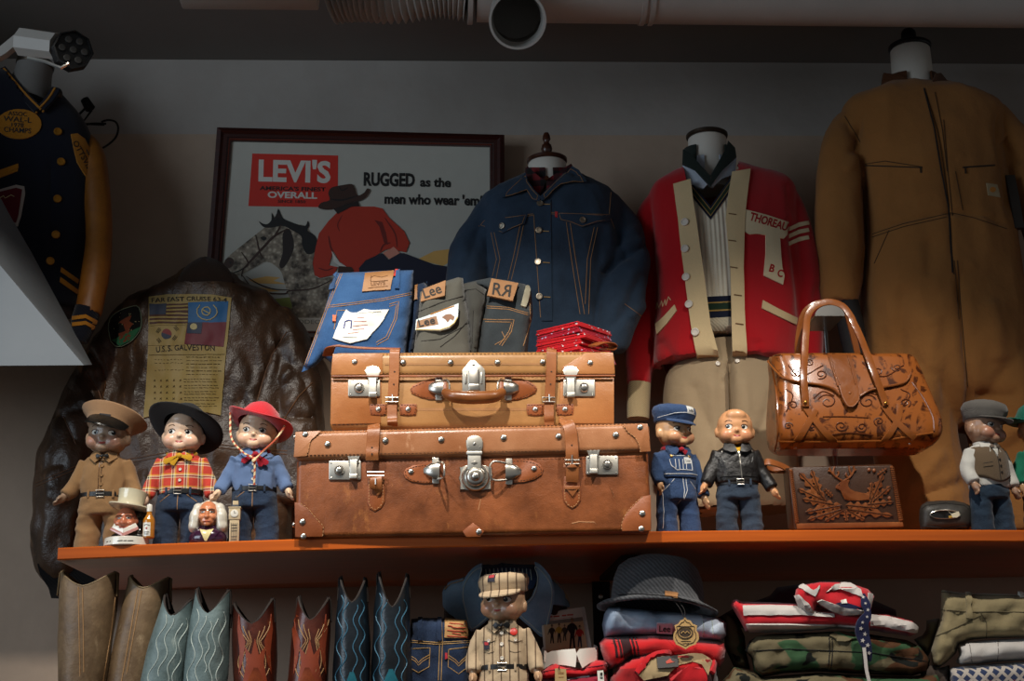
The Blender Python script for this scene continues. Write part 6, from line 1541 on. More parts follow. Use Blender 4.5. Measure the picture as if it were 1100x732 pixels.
lpiece(d.C, [(.0, .25), (.075, .247), (.075, .305), (.0, .31)], .003, m_wlab, 'cap_label', c_, .02); lb = MB(); letter(lb, d.C, 'Lee', (.038, .268), .05, .024, 0, 0, 0, .005, 1); lp('lettering', lb, m_ink, c_, fix=False)
lseam(d.C, [[(-.16, .235), (-.1, .25), (0, .256), (.1, .25)]], .003, m_wth, 'topstitching', c_)

# ---- 5 bald, black jacket
m_bjk = leather('doll_black_leather', '211d1b', '0e0c0b', .45, 70, .2, 8, None, 0, .5)
d = Doll('bald doll in black zipped jacket and jeans, hatless, next to the stag clutch', 795, 571, 136, 3.165, 0, -5, 3, 0, 'c78f63', (((-.125, 0, .635), (-.2, -.01, .50), (-.265, -.05, .385)), ((.125, 0, .635), (.21, -.005, .47), (.27, -.045, .345))), -.7)
d.trousers(denim('doll_worn_denim', '1b222c', '3e4c5e', .55, 6), .013, 12); d.shirt(m_bjk, 'jacket', .40, 1.09, .011, 14); d.belt(.395, None, .014)
lpiece(d.S, [(-.035, .675), (.035, .675), (.012, .635), (-.01, .635)], .006, m_ykc, 'yellow_shirt', d.t, .015)
for sg in (-1, 1):
    mb = MB(); mb.prism([V((sg*.01, -.125, .635)), V((sg*.03, -.10, .70)), V((sg*.10, -.06, .715)), V((sg*.12, -.09, .655)), V((sg*.06, -.135, .625))], (0, -.01, .003), .003); lp('collar', mb, m_bjk, d.sh)
lseam(d.S, [[(.005, .635), (.008, .55), (.012, .42)]], .006, m_stud, 'zip', d.sh); mb = MB(); p, n_ = d.S(.006, .625); mb.tube([p+n_*.008, p+n_*.012-V((0, 0, .03))], 1, 8, flat=(.008, .003)); lp('zip_pull', mb, m_stud, d.sh)
lseam(d.S, [[(-.13, .60), (-.11, .55)], [(.12, .60), (.10, .55)], [(-.15, .44), (.15, .44)]], .004, m_blk, 'jacket_seam', d.sh); 
for sg in (-1, 1):
    p, n_ = d.S(.12*sg, .645); mb = MB(); stud(mb, p, n_, .01, .006); lp('shoulder_snap', mb, m_stud, d.sh)

# ---- 6 flat cap and waistcoat
m_wsh = cloth('white_cotton', 'b9b6ae', .08, 8, 180, .35); m_vest = cloth('brown_tweed', '5e4d3a', .2, 9, 160, .6); m_gcap = cloth('grey_wool', '57534e', .15, 8, 160, .5)
d = Doll('doll in grey flat cap, white shirt and brown waistcoat near the right end', 1067, 570, 139, 3.165, 18, 10, 6, 0, '97745c', (((-.125, 0, .635), (-.19, -.01, .49), (-.185, -.06, .38)), ((.125, 0, .635), (.19, -.005, .48), (.2, -.045, .36))), .4)
d.trousers(denim('doll_teal_denim', '15202c', '2c3f52', .5, 6), .012, 15); d.shirt(m_wsh, seed=16, zb=.36, fat=1.05); d.collar(m_wsh, .09)
mb = MB(); rings = []
for z, rx, ry in ((.685, .10, .08), (.66, .155, .112), (.60, .18, .134), (.52, .184, .142), (.455, .184, .142), (.435, .182, .140)):
    rings.append([V((rx*cos(a), ry*sin(a), z-(.05*max(0, -sin(a))**6 if z < .46 else 0))) for a in [2*PI*k/36 for k in range(36)]])
mb.loft(rings); me = mb.mesh(); folds(me, .005, (8, 8, 6), 19); VT = Local(me); v_ = link_mesh('waistcoat', me, m_vest, d.t, False, angle=0)
lpiece(VT, [(-.04, .675), (.04, .675), (.004, .585), (-.004, .585)], .003, m_wsh, 'shirt_front', d.sh, .02); lpiece(VT, [(-.12, .525), (-.05, .535), (-.05, .51), (-.12, .50)], .004, m_vest, 'pocket_welt', v_, .02); lseam(VT, [[(0, .585), (.004, .40)], [(-.04, .675), (0, .585), (.04, .675)], [(-.12, .528), (-.05, .538)], [(-.12, .5), (-.05, .508)]], .003, m_dark, 'waistcoat_seam', v_)
d.buttons([(.016, .56), (.018, .51), (.02, .46)], .009, m_dark, VT, v_)
mb = MB()
for sg in (-1, 1): mb.prism([V((0, -.125, .668)), V((sg*.035, -.12, .685)), V((sg*.045, -.114, .668)), V((sg*.035, -.12, .652))], (0, -.008, 0), .003)
lp('bow_tie', mb, plain('grey_brown_silk', '6a5a4c', .6), d.t)
d.cap(m_gcap, None, 1.04, .175, .105, 4, 2, zb=.89, droop=.02)

# ---- 7 in green, cut by the right edge
m_grn2 = cloth('green_felt', '0f5a4a', .12, 8, 180, .35); m_gsh = cloth('green_cotton', '14624a', .15, 8, 180, .35)
d = Doll('doll dressed in green, mostly cut off by the right edge of the photo', 1127, 570, 140, 3.20, 0, 0, 0, 0, 'a9825f', (((-.125, 0, .635), (-.185, -.01, .5), (-.19, -.05, .39)), ((.125, 0, .635), (.19, 0, .49), (.22, -.045, .37))))
d.trousers(m_djean, seed=21); d.shirt(m_gsh, seed=22); d.collar(m_gsh); d.belt(); d.cowboy(m_grn2, .245, (0, 0), 4, .03, .15)

# ---- 8 striped uniform, lower shelf
n = N('pinstriped_cotton'); w_ = n.wave(5.6, n.map((1, .25, 0)), 'X', 0, 'SAW'); m_pin = n.end(n.mix(n.ramp(w_, [(.78, 0.), (.82, 1.), (.94, 1.), (.97, 0.)]), n.mix(n.noise(9, 4), 'a08a6c', 'bca588'), '5f4c3a'), .9, 0, n.bump(n.noise(150, 2), .25, .003), .2, 0, .1)
zl8 = ZL; Y8 = 3.16
h8 = (P(540, 640, Y8).z-zl8)/.985/mpp(Y8)
d = Doll('doll in striped tan uniform and cap standing on the lower shelf', 541, 740, 156, Y8, -6, -14, 4, -4, 'b08c6c', (((-.125, 0, .635), (-.185, -.01, .50), (-.195, -.05, .37)), ((.125, 0, .635), (.195, 0, .5), (.225, -.045, .37))), -.8, zbase=ZL)
d.t.location.z = P(541, 668, Y8).z-.705*d.s
d.trousers(m_pin, seed=25); d.shirt(m_pin, seed=26, amp=.009); d.collar(m_pin); d.belt()
d.buttons([(0, .62), (0, .55), (0, .46)], .013, m_pearl)
for sg in (-1, 1):
    o = lpiece(d.S, [(sg*.045, .60), (sg*.125, .595), (sg*.12, .505), (sg*.085, .495), (sg*.05, .505)], .004, m_pin, 'chest_pocket', d.sh, .02); lpiece(d.S, [(sg*.04, .605), (sg*.13, .60), (sg*.128, .575), (sg*.085, .56), (sg*.042, .577)], .009, m_pin, 'pocket_flap', o, .02)
    d.buttons([(sg*.085, .575)], .011, m_pearl, lambda u, v: (d.S(u, v)[0]+d.S(u, v)[1]*.008, d.S(u, v)[1]), o)
lseam(d.S, [[(-.018, .66), (-.015, .41)], [(.018, .66), (.015, .41)]], .0025, m_brow, 'placket_seam', d.sh)
S8 = lambda u, v: (d.S(u, v)[0]+d.S(u, v)[1]*.01, d.S(u, v)[1])
p, n_ = S8(.075, .625); mb = MB(); mb.lathe([(.026, 0), (.026, .006), (.02, .009), (.001, .009)], 20, frame_at(p, n_)); lp('red_badge', mb, paint('b8261c', .4, 'badge_red'), d.sh)
o = lpiece(S8, [(-.115, .575), (-.08, .57), (-.08, .52), (-.112, .518)], .003, paint('1c1a2a', .7, 'dark_patch'), 'chest_patch', d.sh, .015); lpiece(S8, [(-.108, .568), (-.087, .565), (-.087, .545), (-.108, .545)], .002, paint('a3262a', .7, 'red_patch'), 'patch_field', o, .01, .003)
mb = MB()
for sg in (-1, 1): mb.prism([V((0, -.122, .672)), V((sg*.04, -.118, .695)), V((sg*.06, -.108, .672)), V((sg*.04, -.118, .650))], (0, -.008, 0), .003)
mb.ell((0, -.13, .672), (.012, .008, .014)); lp('bow_tie', mb, m_belt, d.t)
c_ = d.cap(m_pin, None, 1.025, .172, .12, 8, -6, zb=.90, droop=.04)
o = lpiece(d.C, [(-.065, .238), (-.012, .242), (-.014, .29), (-.066, .284)], .004, paint('1c1a2a', .7, 'dark_patch'), 'cap_badge', c_, .015); lpiece(d.C, [(-.058, .262), (-.02, .266), (-.02, .284), (-.058, .279)], .003, paint('a3262a', .7, 'red_patch'), 'badge_field', o, .01, .003)
d.buttons([(0, .27)], .02, m_stud) if False else None

# ---------------------------------------------------------------- china character jugs
def glaze(name, c, var=.08): return plain(name, c, .12, 0, var, 60, .03, 80, .6, .5)
m_cream_g = glaze('cream_glaze', 'c9bfa2'); m_flesh_g = glaze('flesh_glaze', 'b5694a', .2); m_black_g = glaze('black_glaze', '141210'); m_white_g = glaze('white_glaze', 'd5cfc2'); m_hair_g = glaze('grey_white_glaze', 'c6c0b2', .12); m_purple_g = glaze('plum_glaze', '32162c'); m_yel_g = glaze('pale_yellow_glaze', 'cfc08a'); m_amber = glaze('amber_glaze', 'a86a1e'); m_pink_g = glaze('pink_glaze', 'b07a72')
m_flesh2_g = glaze('pale_flesh_glaze', 'bd7650', .16)
def jug_face(parent, sc, m, brow=0, nose=1.0):
    mb = MB(); e = lambda c, r: mb.ell(V(c)*sc, V(r)*sc, 18, 12)
    e((0, 0, 1.0), (.62, .55, .85)); e((0, -.35, .62), (.42, .3, .32)); e((0, -.55, .95), (.13*nose, .2*nose, .24)); e((0, -.62, .84), (.17*nose, .16*nose, .13*nose))
    for sg in (-1, 1): e((.3*sg, -.42, .82), (.24, .2, .2)); e((.26*sg, -.46, 1.28), (.24, .12, .09)); e((.62*sg, -.02, 1.0), (.1, .14, .2))
    e((0, -.5, .42), (.22, .14, .14)); e((0, -.55, .62), (.2, .1, .06))
    me = remesh(mb, .045*sc, 2, .4); o = link_mesh('face', me, m, parent, False, angle=0); F = Local(me)
    for sg in (-1, 1):
        lpiece(F, [((.25*sg+.12*cos(a))*sc, (1.13+.055*sin(a))*sc) for a in [k*PI/6 for k in range(12)]], .001, m_white_g, 'eye', o, .05*sc); lpiece(F, [((.25*sg+.05*cos(a))*sc, (1.13+.05*sin(a))*sc) for a in [k*PI/4 for k in range(8)]], .0014, m_black_g, 'iris', o, .04*sc)
        lseam(F, [[((.25*sg+.2*cos(a))*sc, (1.17+.12*sin(a))*sc) for a in [rad(30+k*20) for k in range(7)]]], .0012, m_brow, 'eyebrow', o, .05*sc)
    lseam(F, [[(-.2*sc, .57*sc), (0, .55*sc), (.2*sc, .57*sc)]], .001, m_lip, 'mouth', o, .04*sc)
    return o
Yg = 3.14; k1 = mpp(Yg)
x1 = P(136, 584, Yg).x
g1 = thing('character_jug', 'glazed head jug in cream top hat with a bottle for a handle', 'jug', (x1, Yg, zs(x1)), rad(-4), 'glazed head jugs on the shelf')
lp('base', MB().lathe([(22*k1, 0), (23.5*k1, .002), (22.5*k1, 8.5*k1), (21*k1, 9.5*k1), (.001, 9.6*k1)], 40), m_white_g, g1)
BL = Local(g1.children[0].data); lseam(BL, [[(-16*k1+q*k1, 4*k1), (-16*k1+q*k1+w_*k1, 4.4*k1)] for q, w_ in ((0, 2), (4, 1), (13, 5), (19, 3), (23, 5))], .0009, plain('gold_script', '4a4438', .4), 'script_mark', g1.children[0], .004)
fc = jug_face(g1, 18*k1, m_flesh_g, nose=1.35); fc.location = (-.002, -.004, 9*k1)
mb = MB(); mb.ell((3*k1, 4*k1, 10*k1), (22*k1, 14*k1, 9*k1), 24, 12); mb.ell((10*k1, 9*k1, 27*k1), (11*k1, 10*k1, 15*k1), 20, 10); mb.ell((-9*k1, 9*k1, 26*k1), (7*k1, 9*k1, 15*k1), 16, 10); me = remesh(mb, .003, 2); a = co(me); a[:, 2] = np.maximum(a[:, 2], 9.7*k1); setco(me, a); link_mesh('coat', me, m_black_g, g1, False, angle=0)
for sg in (-1, 1):
    mb = MB(); mb.prism([V((0, -15*k1, 9.5*k1)), V((sg*15*k1, -11*k1, 17*k1)), V((sg*14*k1, -10.5*k1, 20*k1)), V((0, -15*k1, 13*k1))], (0, -.003, 0), .001); lp('collar_edge', mb, m_pink_g, g1)
    mb = MB(); mb.prism([V((0, -13*k1, 12*k1)), V((sg*14*k1, -9*k1, 19*k1)), V((sg*11*k1, -9*k1, 24*k1)), V((0, -13*k1, 18*k1))], (0, -.003, 0), .001); lp('neckcloth', mb, m_white_g, g1)
Rh = Matrix.Translation((1*k1, 1*k1, 42*k1)) @ Matrix.Rotation(rad(9), 4, 'Y') @ Matrix.Rotation(rad(-8), 4, 'X')
mb = MB(); n_ = 36
def hr(r, z, c=0): return [Rh @ V((r*k1*cos(a), r*.9*k1*sin(a), (z+c*abs(cos(a))**2)*k1)) for a in [2*PI*k/n_ for k in range(n_)]]
mb.loft([hr(13, -2), hr(20, -2.2, 1), hr(22, -1.6, 2), hr(22, -.4, 2), hr(19.5, .2, 1), hr(14, 1), hr(13.4, 3), hr(13.8, 9), hr(15, 16), hr(15.4, 17), hr(14.4, 17.6), hr(13, 17), hr(12, 12), hr(2, 12)]); lp('top_hat', mb, m_cream_g, g1)
bx, by = 24*k1, -6*k1
mb = MB().lathe([(5.2*k1, 8*k1), (6.2*k1, 9*k1), (6.2*k1, 26*k1), (5.6*k1, 28.5*k1), (2.8*k1, 33*k1), (2.4*k1, 38*k1), (2.4*k1, 41*k1), (.0005, 41*k1)], 20, Matrix.Translation((bx, by, 0))); hb_ = lp('bottle_handle', mb, m_amber, g1)
lp('bottle_cap', MB().lathe([(2.9*k1, 36*k1), (2.9*k1, 42.5*k1), (2.2*k1, 43.5*k1), (.0004, 43.5*k1)], 16, Matrix.Translation((bx, by, 0))), m_white_g, hb_)
HL = Local(hb_.data); o = lpiece(HL, [(bx-4.6*k1, 10*k1), (bx+3*k1, 10*k1), (bx+3*k1, 24*k1), (bx-4.6*k1, 24*k1)], .0006, m_white_g, 'bottle_label', hb_, .003); lseam(HL, [[(bx-3.5*k1, 21*k1), (bx-.8*k1, 22*k1), (bx+2*k1, 21*k1)], [(bx-3.5*k1, 14*k1), (bx+2*k1, 14*k1)], [(bx-3*k1, 12*k1), (bx+1.6*k1, 12*k1)]], .0007, m_black_g, 'label_print', o, .003, .0006); mb = MB(); p, q_ = HL(bx-.8*k1, 18*k1); stud(mb, p+q_*.0006, q_, .0022, .0006); lp('label_dot', mb, m_lip, o)
# the second jug
x2 = P(223, 583, Yg).x
g2 = thing('character_jug', 'glazed head jug of a white-haired balding man in plum coat with clock tower handle', 'jug', (x2, Yg, zs(x2)), 0, 'glazed head jugs on the shelf')
mb = MB(); mb.ell((0, 0, 6*k1), (20*k1, 13*k1, 12*k1), 28, 12); mb.ell((0, 2*k1, 15*k1), (12*k1, 10*k1, 8*k1)); me = remesh(mb, .003, 2); a = co(me); a[:, 2] = np.maximum(a[:, 2], .0005); setco(me, a); ct_ = link_mesh('coat', me, m_purple_g, g2, False, angle=0); CT = Local(me)
fc = jug_face(g2, 17.5*k1, m_flesh2_g, nose=.95); fc.location = (0, -.002, 13*k1)
mb = MB()
for sg in (-1, 1): mb.ell((13.5*sg*k1, 1*k1, 26*k1), (6.5*k1, 10*k1, 13*k1), 18, 12); mb.ell((14.5*sg*k1, -1*k1, 19*k1), (6*k1, 8*k1, 7*k1)); mb.ell((11*sg*k1, 3*k1, 36*k1), (6*k1, 9*k1, 8*k1))
mb.ell((0, 8*k1, 32*k1), (15*k1, 8*k1, 16*k1)); me = remesh(mb, .003, 2); folds(me, .0012, (120, 120, 60), 3); link_mesh('hair', me, m_hair_g, g2, False, angle=0)
lpiece(CT, [(-7*k1, 14*k1), (0, 12.5*k1), (7*k1, 14*k1), (1*k1, 2.5*k1), (-1*k1, 2.5*k1)], .003, m_yel_g, 'cravat', g2, .003)
for sg in (-1, 1): lpiece(CT, [(sg*7*k1, 15*k1), (sg*13*k1, 12*k1), (sg*8*k1, 5*k1), (sg*2*k1, 1.5*k1)], .002, m_purple_g, 'lapel', g2, .003)
tx, ty = 28*k1, -3*k1; tw = MB().rbox((tx, ty, 13*k1), (10*k1, 9*k1, 26*k1), .001, 2); tw.rbox((tx, ty, 31*k1), (12*k1, 10.5*k1, 13*k1), .0012, 2); tw.box((tx, ty, 37.5*k1), (13*k1, 11.5*k1, 1.2*k1)); tw.rbox((tx+.5*k1, ty, 41.5*k1), (6*k1, 6*k1, 7*k1), .001, 2)
th_ = lp('clock_tower_handle', tw, glaze('stone_glaze', 'b9a584', .15), g2)
lp('spire', MB().lathe([(6*k1, 37.5*k1), (4.6*k1, 40*k1), (4*k1, 41*k1)], 4, Matrix.Translation((tx+.5*k1, ty, 0)) @ Matrix.Rotation(PI/4, 4, 'Z')).lathe([(4.6*k1, 45*k1), (1.4*k1, 49*k1), (.3*k1, 52*k1)], 4, Matrix.Translation((tx+.5*k1, ty, 0)) @ Matrix.Rotation(PI/4, 4, 'Z')), glaze('slate_glaze', '20242c'), th_)
mb = MB(); mb.lathe([(4*k1, -.001), (4*k1, .0014), (3.4*k1, .0018), (.0004, .0018)], 24, frame_at(V((tx, ty-5.25*k1, 31*k1)), (0, -1, 0))); dl = lp('clock_dial', mb, m_white_g, th_); mb = MB(); mb.tube([(tx, ty-5.3*k1-.0018, 31*k1), (tx, ty-5.3*k1-.0018, 33.6*k1)], .0006, 6); mb.tube([(tx, ty-5.3*k1-.0018, 31*k1), (tx+1.7*k1, ty-5.3*k1-.0018, 31.6*k1)], .0006, 6); lp('clock_hands', mb, m_black_g, dl)
mb = MB()
for z in (4, 7, 13, 16, 19): mb.box((tx, ty-4.6*k1, z*k1), (6*k1, .0012, .9*k1))
for q in (-3, -1, 1, 3): mb.box((tx+q*k1, ty-4.6*k1, 11*k1), (.6*k1, .0012, 20*k1))
lp('tower_tracery', mb, plain('grey_tracery', '6a5f50', .4), th_)
# ---------------------------------------------------------------- tooled handbag hanging on its stand
def ch(*q): return [(810+x/4.065, 320+y/4.065) for x, y in q]
n = N('tooled_leather'); f = n.noise(24, 5, None, .6, 2.2); g = n.vor(46, n.map((1, 1, 1.2)), 'SMOOTH_F1'); w_ = n.wave(9, None, 'X', 14)
pat = n.math('MULTIPLY', n.ramp(f, [(.47, 0.), (.58, 1.)]), n.ramp(w_, [(.35, 0.), (.6, 1.)]))
m_tool = n.end(n.mix(pat, n.mix(n.noise(8, 3), '85481d', 'a05c28'), '482310'), .25, 0, n.bump(pat, -.7, .003, n.bump(n.vor(400), .15, .0008)), .5, .35)
m_hide = leather('glossy_tan_leather', '9c5a28', '7a421a', .22, 350, .12, 6, None, .4, .25)
YG = 3.36
hg = thing('handbag', 'tooled tan leather handbag with looped handles hanging from a chrome stand', 'handbag', tuple(P(905, 487, YG)))
mb = MB(); body_loft(mb, [(384, 828, 975, YG, .04), (390, 828, 979, YG, .056), (405, 830, 985, YG, .066), (430, 829, 994, YG, .08), (452, 828, 1002, YG, .088), (468, 829, 1004, YG, .088), (479, 831, 999, YG, .078), (486, 836, 990, YG, .05)], 5, 64, 7)
me = remesh(mb, .005, 4); folds(me, .0015, (7, 7, 7), 3); HS = Surf(me, YG-.08); link_mesh('body', me, m_tool, hg)
flap = piece(HS, ch((60, 262), (200, 256), (400, 256), (672, 266), (682, 330), (670, 362), (640, 382), (560, 398), (500, 412), (462, 436), (415, 440), (372, 432), (340, 404), (280, 386), (200, 376), (150, 362), (115, 330), (95, 296)), .005, m_tool, 'flap', hg, 4)
F1 = over(HS, .005)
mb = MB(); seam(mb, F1, bez(ch((72, 278), (98, 312), (130, 352), (200, 374), (280, 384), (340, 402), (374, 430)), 4), .0028, 2, 8); seam(mb, F1, bez(ch((460, 434), (500, 410), (560, 396), (640, 380), (668, 360), (681, 330)), 4), .0028, 2, 8); mb.build('flap_edge', m_hide, flap)
o = piece(F1, ch((318, 258), (418, 258), (440, 330), (452, 388), (360, 392), (338, 320)), .004, m_hide, 'centre_band', flap, 4)
seams(over(HS, .009), [ch((330, 262), (350, 330), (372, 388)), ch((404, 262), (424, 330), (438, 386))], o, m_hide, .0016, 'band_edge')
o = piece(F1, ch((364, 392), (450, 390), (456, 425), (450, 462), (425, 486), (402, 482), (384, 455)), .008, m_hide, 'closing_tab', hg, 3)
mb = MB(); seam(mb, over(HS, .012), bez(ch((366, 394), (380, 440), (402, 478), (425, 482), (448, 460), (454, 425), (449, 392)), 4), .0013, 2); mb.build('tab_edge', m_strap, o)
mb = MB(); q_, nn = over(HS, .013)(*ch((412, 425))[0]); stud(mb, q_, nn, .0035, .002); mb.build('press_stud', m_strap, o)
# carved scrolls
m_carve = leather('carved_edge', '6a3414', '421d0a', .35, 300, .1, 20)
def spiral(cx_, cy_, r, turns, a0, sg=1, n_=26): return [(cx_+r*(1-.8*k/n_)*cos(a0+sg*turns*2*PI*k/n_), cy_+r*.8*(1-.8*k/n_)*sin(a0+sg*turns*2*PI*k/n_)) for k in range(n_+1)]
sc_ = []
for x, y, r, a, sg in ((320, 455, 42, 3.4, 1), (495, 455, 40, -.3, -1), (180, 330, 26, 0, 1), (290, 340, 26, 2, -1), (540, 330, 28, 1, 1), (620, 310, 22, 3, -1), (170, 470, 26, 2, 1), (660, 460, 26, 1, -1), (380, 560, 30, 0, 1), (470, 565, 28, 3, -1), (250, 560, 22, 1, 1), (545, 540, 24, 2, 1), (240, 290, 18, 4, 1), (500, 300, 20, 5, -1), (150, 560, 20, 0, -1), (650, 560, 22, 1, 1)): sc_.append((y < 385, ch(*spiral(x, y, r, 1.4, a, sg))))
for pts in ((260, 440, 300, 410, 350, 430), (460, 450, 500, 420, 560, 430), (140, 400, 170, 430, 140, 500), (620, 500, 680, 430, 640, 400), (300, 520, 400, 520, 500, 525), (330, 600, 420, 590, 520, 600), (150, 300, 200, 350, 300, 300), (470, 290, 560, 350, 650, 300)):
    sc_.append((pts[1] < 385, bez(ch(*zip(pts[0::2], pts[1::2])), 5)))
for up_, par, S_, nm in ((True, flap, F1, 'carved_scroll'), (False, hg, HS, 'carved_scroll')):
    seams(S_, [L for k, L in sc_ if k == up_], par, m_carve, .0014, nm, 0, 2)
for L in ((ch((215, 470), (260, 530), (310, 590), (352, 626))), ch((268, 492), (235, 550), (205, 600), (184, 624)), ch((562, 472), (600, 520), (650, 570), (700, 612)), ch((634, 470), (630, 520), (600, 580), (566, 622))):
    band(HS, L, 3.6, .004, m_hide, 'crossed_strap', hg, .001)
seams(HS, [ch((105, 628), (350, 628), (560, 624), (780, 590))], hg, m_hide, .0022, 'bottom_welt'); seams(HS, [bez(ch((78, 300), (96, 400), (106, 520), (104, 600), (90, 670)), 4), bez(ch((690, 370), (740, 440), (780, 520), (786, 580)), 4)], hg, m_hide, .002, 'side_welt')
for q in ch((180, 657), (680, 640)): mb = MB(); p_, nn = HS(*q); stud(mb, p_, nn, .004); mb.build('foot_stud', m_stud, hg)
def handle(path, half, name='handle'):
    pts = [P(*q) for q in bez(path, 8)]; mb = MB(); mb.tube(pts, 1, 10, flat=(half*mpp(YG), .0028), up=[V((0, -1, .15))]); return mb.build(name, m_hide, hg)
h = handle([(865.5, 437, YG-.094), (865, 425, YG-.092), (863.5, 405, YG-.086), (864.5, 378, YG-.062), (866, 355, YG-.045), (868, 339, YG-.03), (876, 329, YG-.026), (890, 324.6, YG-.025), (904, 328.5, YG-.026), (912.5, 338, YG-.03), (917, 347, YG-.034), (925, 364, YG-.05), (938, 398, YG-.085), (952, 436, YG-.094)], 3.9)
mb = MB()
for q in ((865.3, 432), (951.5, 433)): 
    mb = MB(); stud(mb, P(*q, YG-.1), (0, -1, .2), .004); mb.build('brass_stud', plain('brass_stud', 'a87f3a', .3, .9, .1, 60), h)
handle([(858, 400, YG+.06), (857, 370, YG+.03), (862, 341, YG+.018), (872, 329, YG+.012), (887, 325, YG+.012), (903, 329, YG+.012), (911, 341, YG+.018), (920, 375, YG+.04), (925, 400, YG+.06)], 3.6)
xs_ = P(886, 350, YG+.10).x
bs = thing('bag_stand', 'chrome display stand with half-disc top holding up the tooled handbag', 'display stand', (xs_, YG+.10, zs(xs_)))
m_chrome = plain('brushed_chrome', '8f8d8a', .3, 1, .06, 40, .05)
zt_ = P(886, 334, YG+.10).z
MB().lathe([(.06, zs(xs_)), (.06, zs(xs_)+.006), (.008, zs(xs_)+.01), (.0055, zs(xs_)+.02), (.0055, zt_)], 20, Matrix.Translation((xs_, YG+.10, 0))).build('post', m_chrome, bs)
hd = [P(u, v, YG-.032) for u, v in [(891.5+16*cos(rad(a)), 339.5-11.5*sin(rad(a))) for a in range(0, 181, 12)]]
MB().prism(hd, (0, .135, 0), 0).build('half_disc', m_chrome, bs)

# ---------------------------------------------------------------- stag clutch
def cs(*q): return [(820+x/4.583, 485+y/4.583) for x, y in q]
YC_ = 3.165
zc0 = zs(P(905, 569, YC_).x)+.001
CP = Plane(YC_, zc0, -.18)
def cq(u, v, off=0): p, nn = CP(u, v); return p+nn*off
m_clutch = leather('dark_brown_hide', '4a2c18', '2f1a0d', .4, 300, .2, 9, None, .1); m_relief = leather('carved_tan', '96582a', '6a3516', .38, 300, .15, 14, None, .1)
q0 = cs((122, 86), (638, 66), (690, 362), (152, 372))
cl_ = thing('clutch_bag', 'carved leather clutch bag with a stag among oak leaves, under the handbag', 'clutch bag', (P(905, 569, YC_).x, YC_, zc0))
bot = [cq(u, v) for u, v in q0]; dz = zc0-min(p.z for p in bot)
outl = cs((122, 84), (150, 80), (630, 64), (642, 72), (692, 366), (690, 380), (670, 386), (160, 392), (148, 380))
mb = MB(); mb.prism([cq(u, v, -.05) for u, v in outl], CP(900, 540)[1]*.05, .006, 0, 3); mb.build('body', m_clutch, cl_)
def low_relief(poly, t, m, name, par, bev=.001): 
    mb = MB(); mb.prism([cq(u, v, -.0004) for u, v in poly], CP(900, 540)[1]*t, bev); return mb.build(name, m, par)
low_relief(cs((160, 356), (684, 348), (690, 372), (165, 384)), .004, m_relief, 'bottom_fold', cl_, .002)
low_relief(cs((126, 90), (142, 88), (172, 352), (156, 356)), .002, m_relief, 'side_strip', cl_); low_relief(cs((622, 72), (636, 72), (684, 346), (668, 348)), .002, m_relief, 'side_strip', cl_)
mb = MB()
for (a, b), n_ in (((((126, 92), (144, 96)), ((156, 350), (174, 354))), 26), ((((622, 80), (640, 74)), ((668, 348), (688, 340))), 26)):
    for k in range(n_):
        t_ = k/n_; u = [(a[i][0]+(b[i][0]-a[i][0])*t_, a[i][1]+(b[i][1]-a[i][1])*t_) for i in (0, 1)]
        mb.tube([cq(*cs(u[0])[0], .002), cq(*cs((u[0][0]*.5+u[1][0]*.5, u[0][1]*.5+u[1][1]*.5+3))[0], .0045), cq(*cs((u[1][0], u[1][1]+5))[0], .002)], .0013, 5)
mb.build('lacing', m_relief, cl_)
stag = low_relief(cs((355, 184), (357, 170), (372, 158), (384, 148), (396, 141), (404, 149), (420, 139), (425, 146), (412, 160), (414, 176), (426, 190), (446, 200), (482, 204), (515, 210), (524, 224), (518, 240), (470, 243), (420, 244), (398, 236), (388, 214), (380, 190), (364, 188)), .004, m_relief, 'stag', cl_, .0015)
mb = MB()
for L in (((388, 146), (364, 131), (346, 116), (331, 97), (324, 80)), ((346, 116), (344, 95), (351, 76)), ((360, 128), (370, 110), (366, 98)), ((333, 100), (318, 96)), ((398, 144), (420, 131), (437, 112), (446, 90), (443, 74)), ((433, 117), (424, 95), (421, 74)), ((418, 132), (406, 116), (408, 106)), ((443, 98), (455, 90))):
    mb.tube([cq(u, v, .0012) for u, v in bez(cs(*L), 4)], .0022, 6)
mb.build('antlers', m_relief, stag)
mb = MB(); stud(mb, cq(*cs((372, 166))[0], .0035), CP(900, 540)[1], .0012, .0008); mb.build('eye', m_dark, stag)
def oak(base, tip, w):
    bx, by = base; tx, ty = tip; L = math.hypot(tx-bx, ty-by); dx, dy = (tx-bx)/L, (ty-by)/L; out = []; rev = []
    N_ = 46
    for k in range(N_+1):
        t_ = k/N_; e = w*(.18+.82*sin(PI*min(1, t_**.85*1.02))**.7)*(.66+.34*cos(t_*8*PI+PI)); e = max(e, .8) if k < N_ else .3
        p = (bx+dx*L*t_, by+dy*L*t_); out.append((p[0]-dy*e, p[1]+dx*e)); rev.append((p[0]+dy*e, p[1]-dx*e))
    return out+rev[::-1]
lv = [((300, 235), (175, 105), 26), ((285, 225), (235, 90), 22), ((310, 245), (168, 185), 22), ((345, 262), (190, 235), 24), ((385, 265), (205, 300), 26), ((385, 285), (215, 338), 22), ((395, 290), (300, 345), 20), ((400, 285), (410, 345), 16), ((405, 265), (560, 280), 24), ((410, 285), (640, 318), 24), ((410, 290), (500, 340), 20), ((510, 262), (640, 250), 20), ((525, 255), (590, 110), 24), ((520, 245), (535, 150), 20), ((540, 245), (628, 170), 20), ((560, 120), (610, 85), 14), ((340, 225), (300, 185), 14)]
mb2 = []
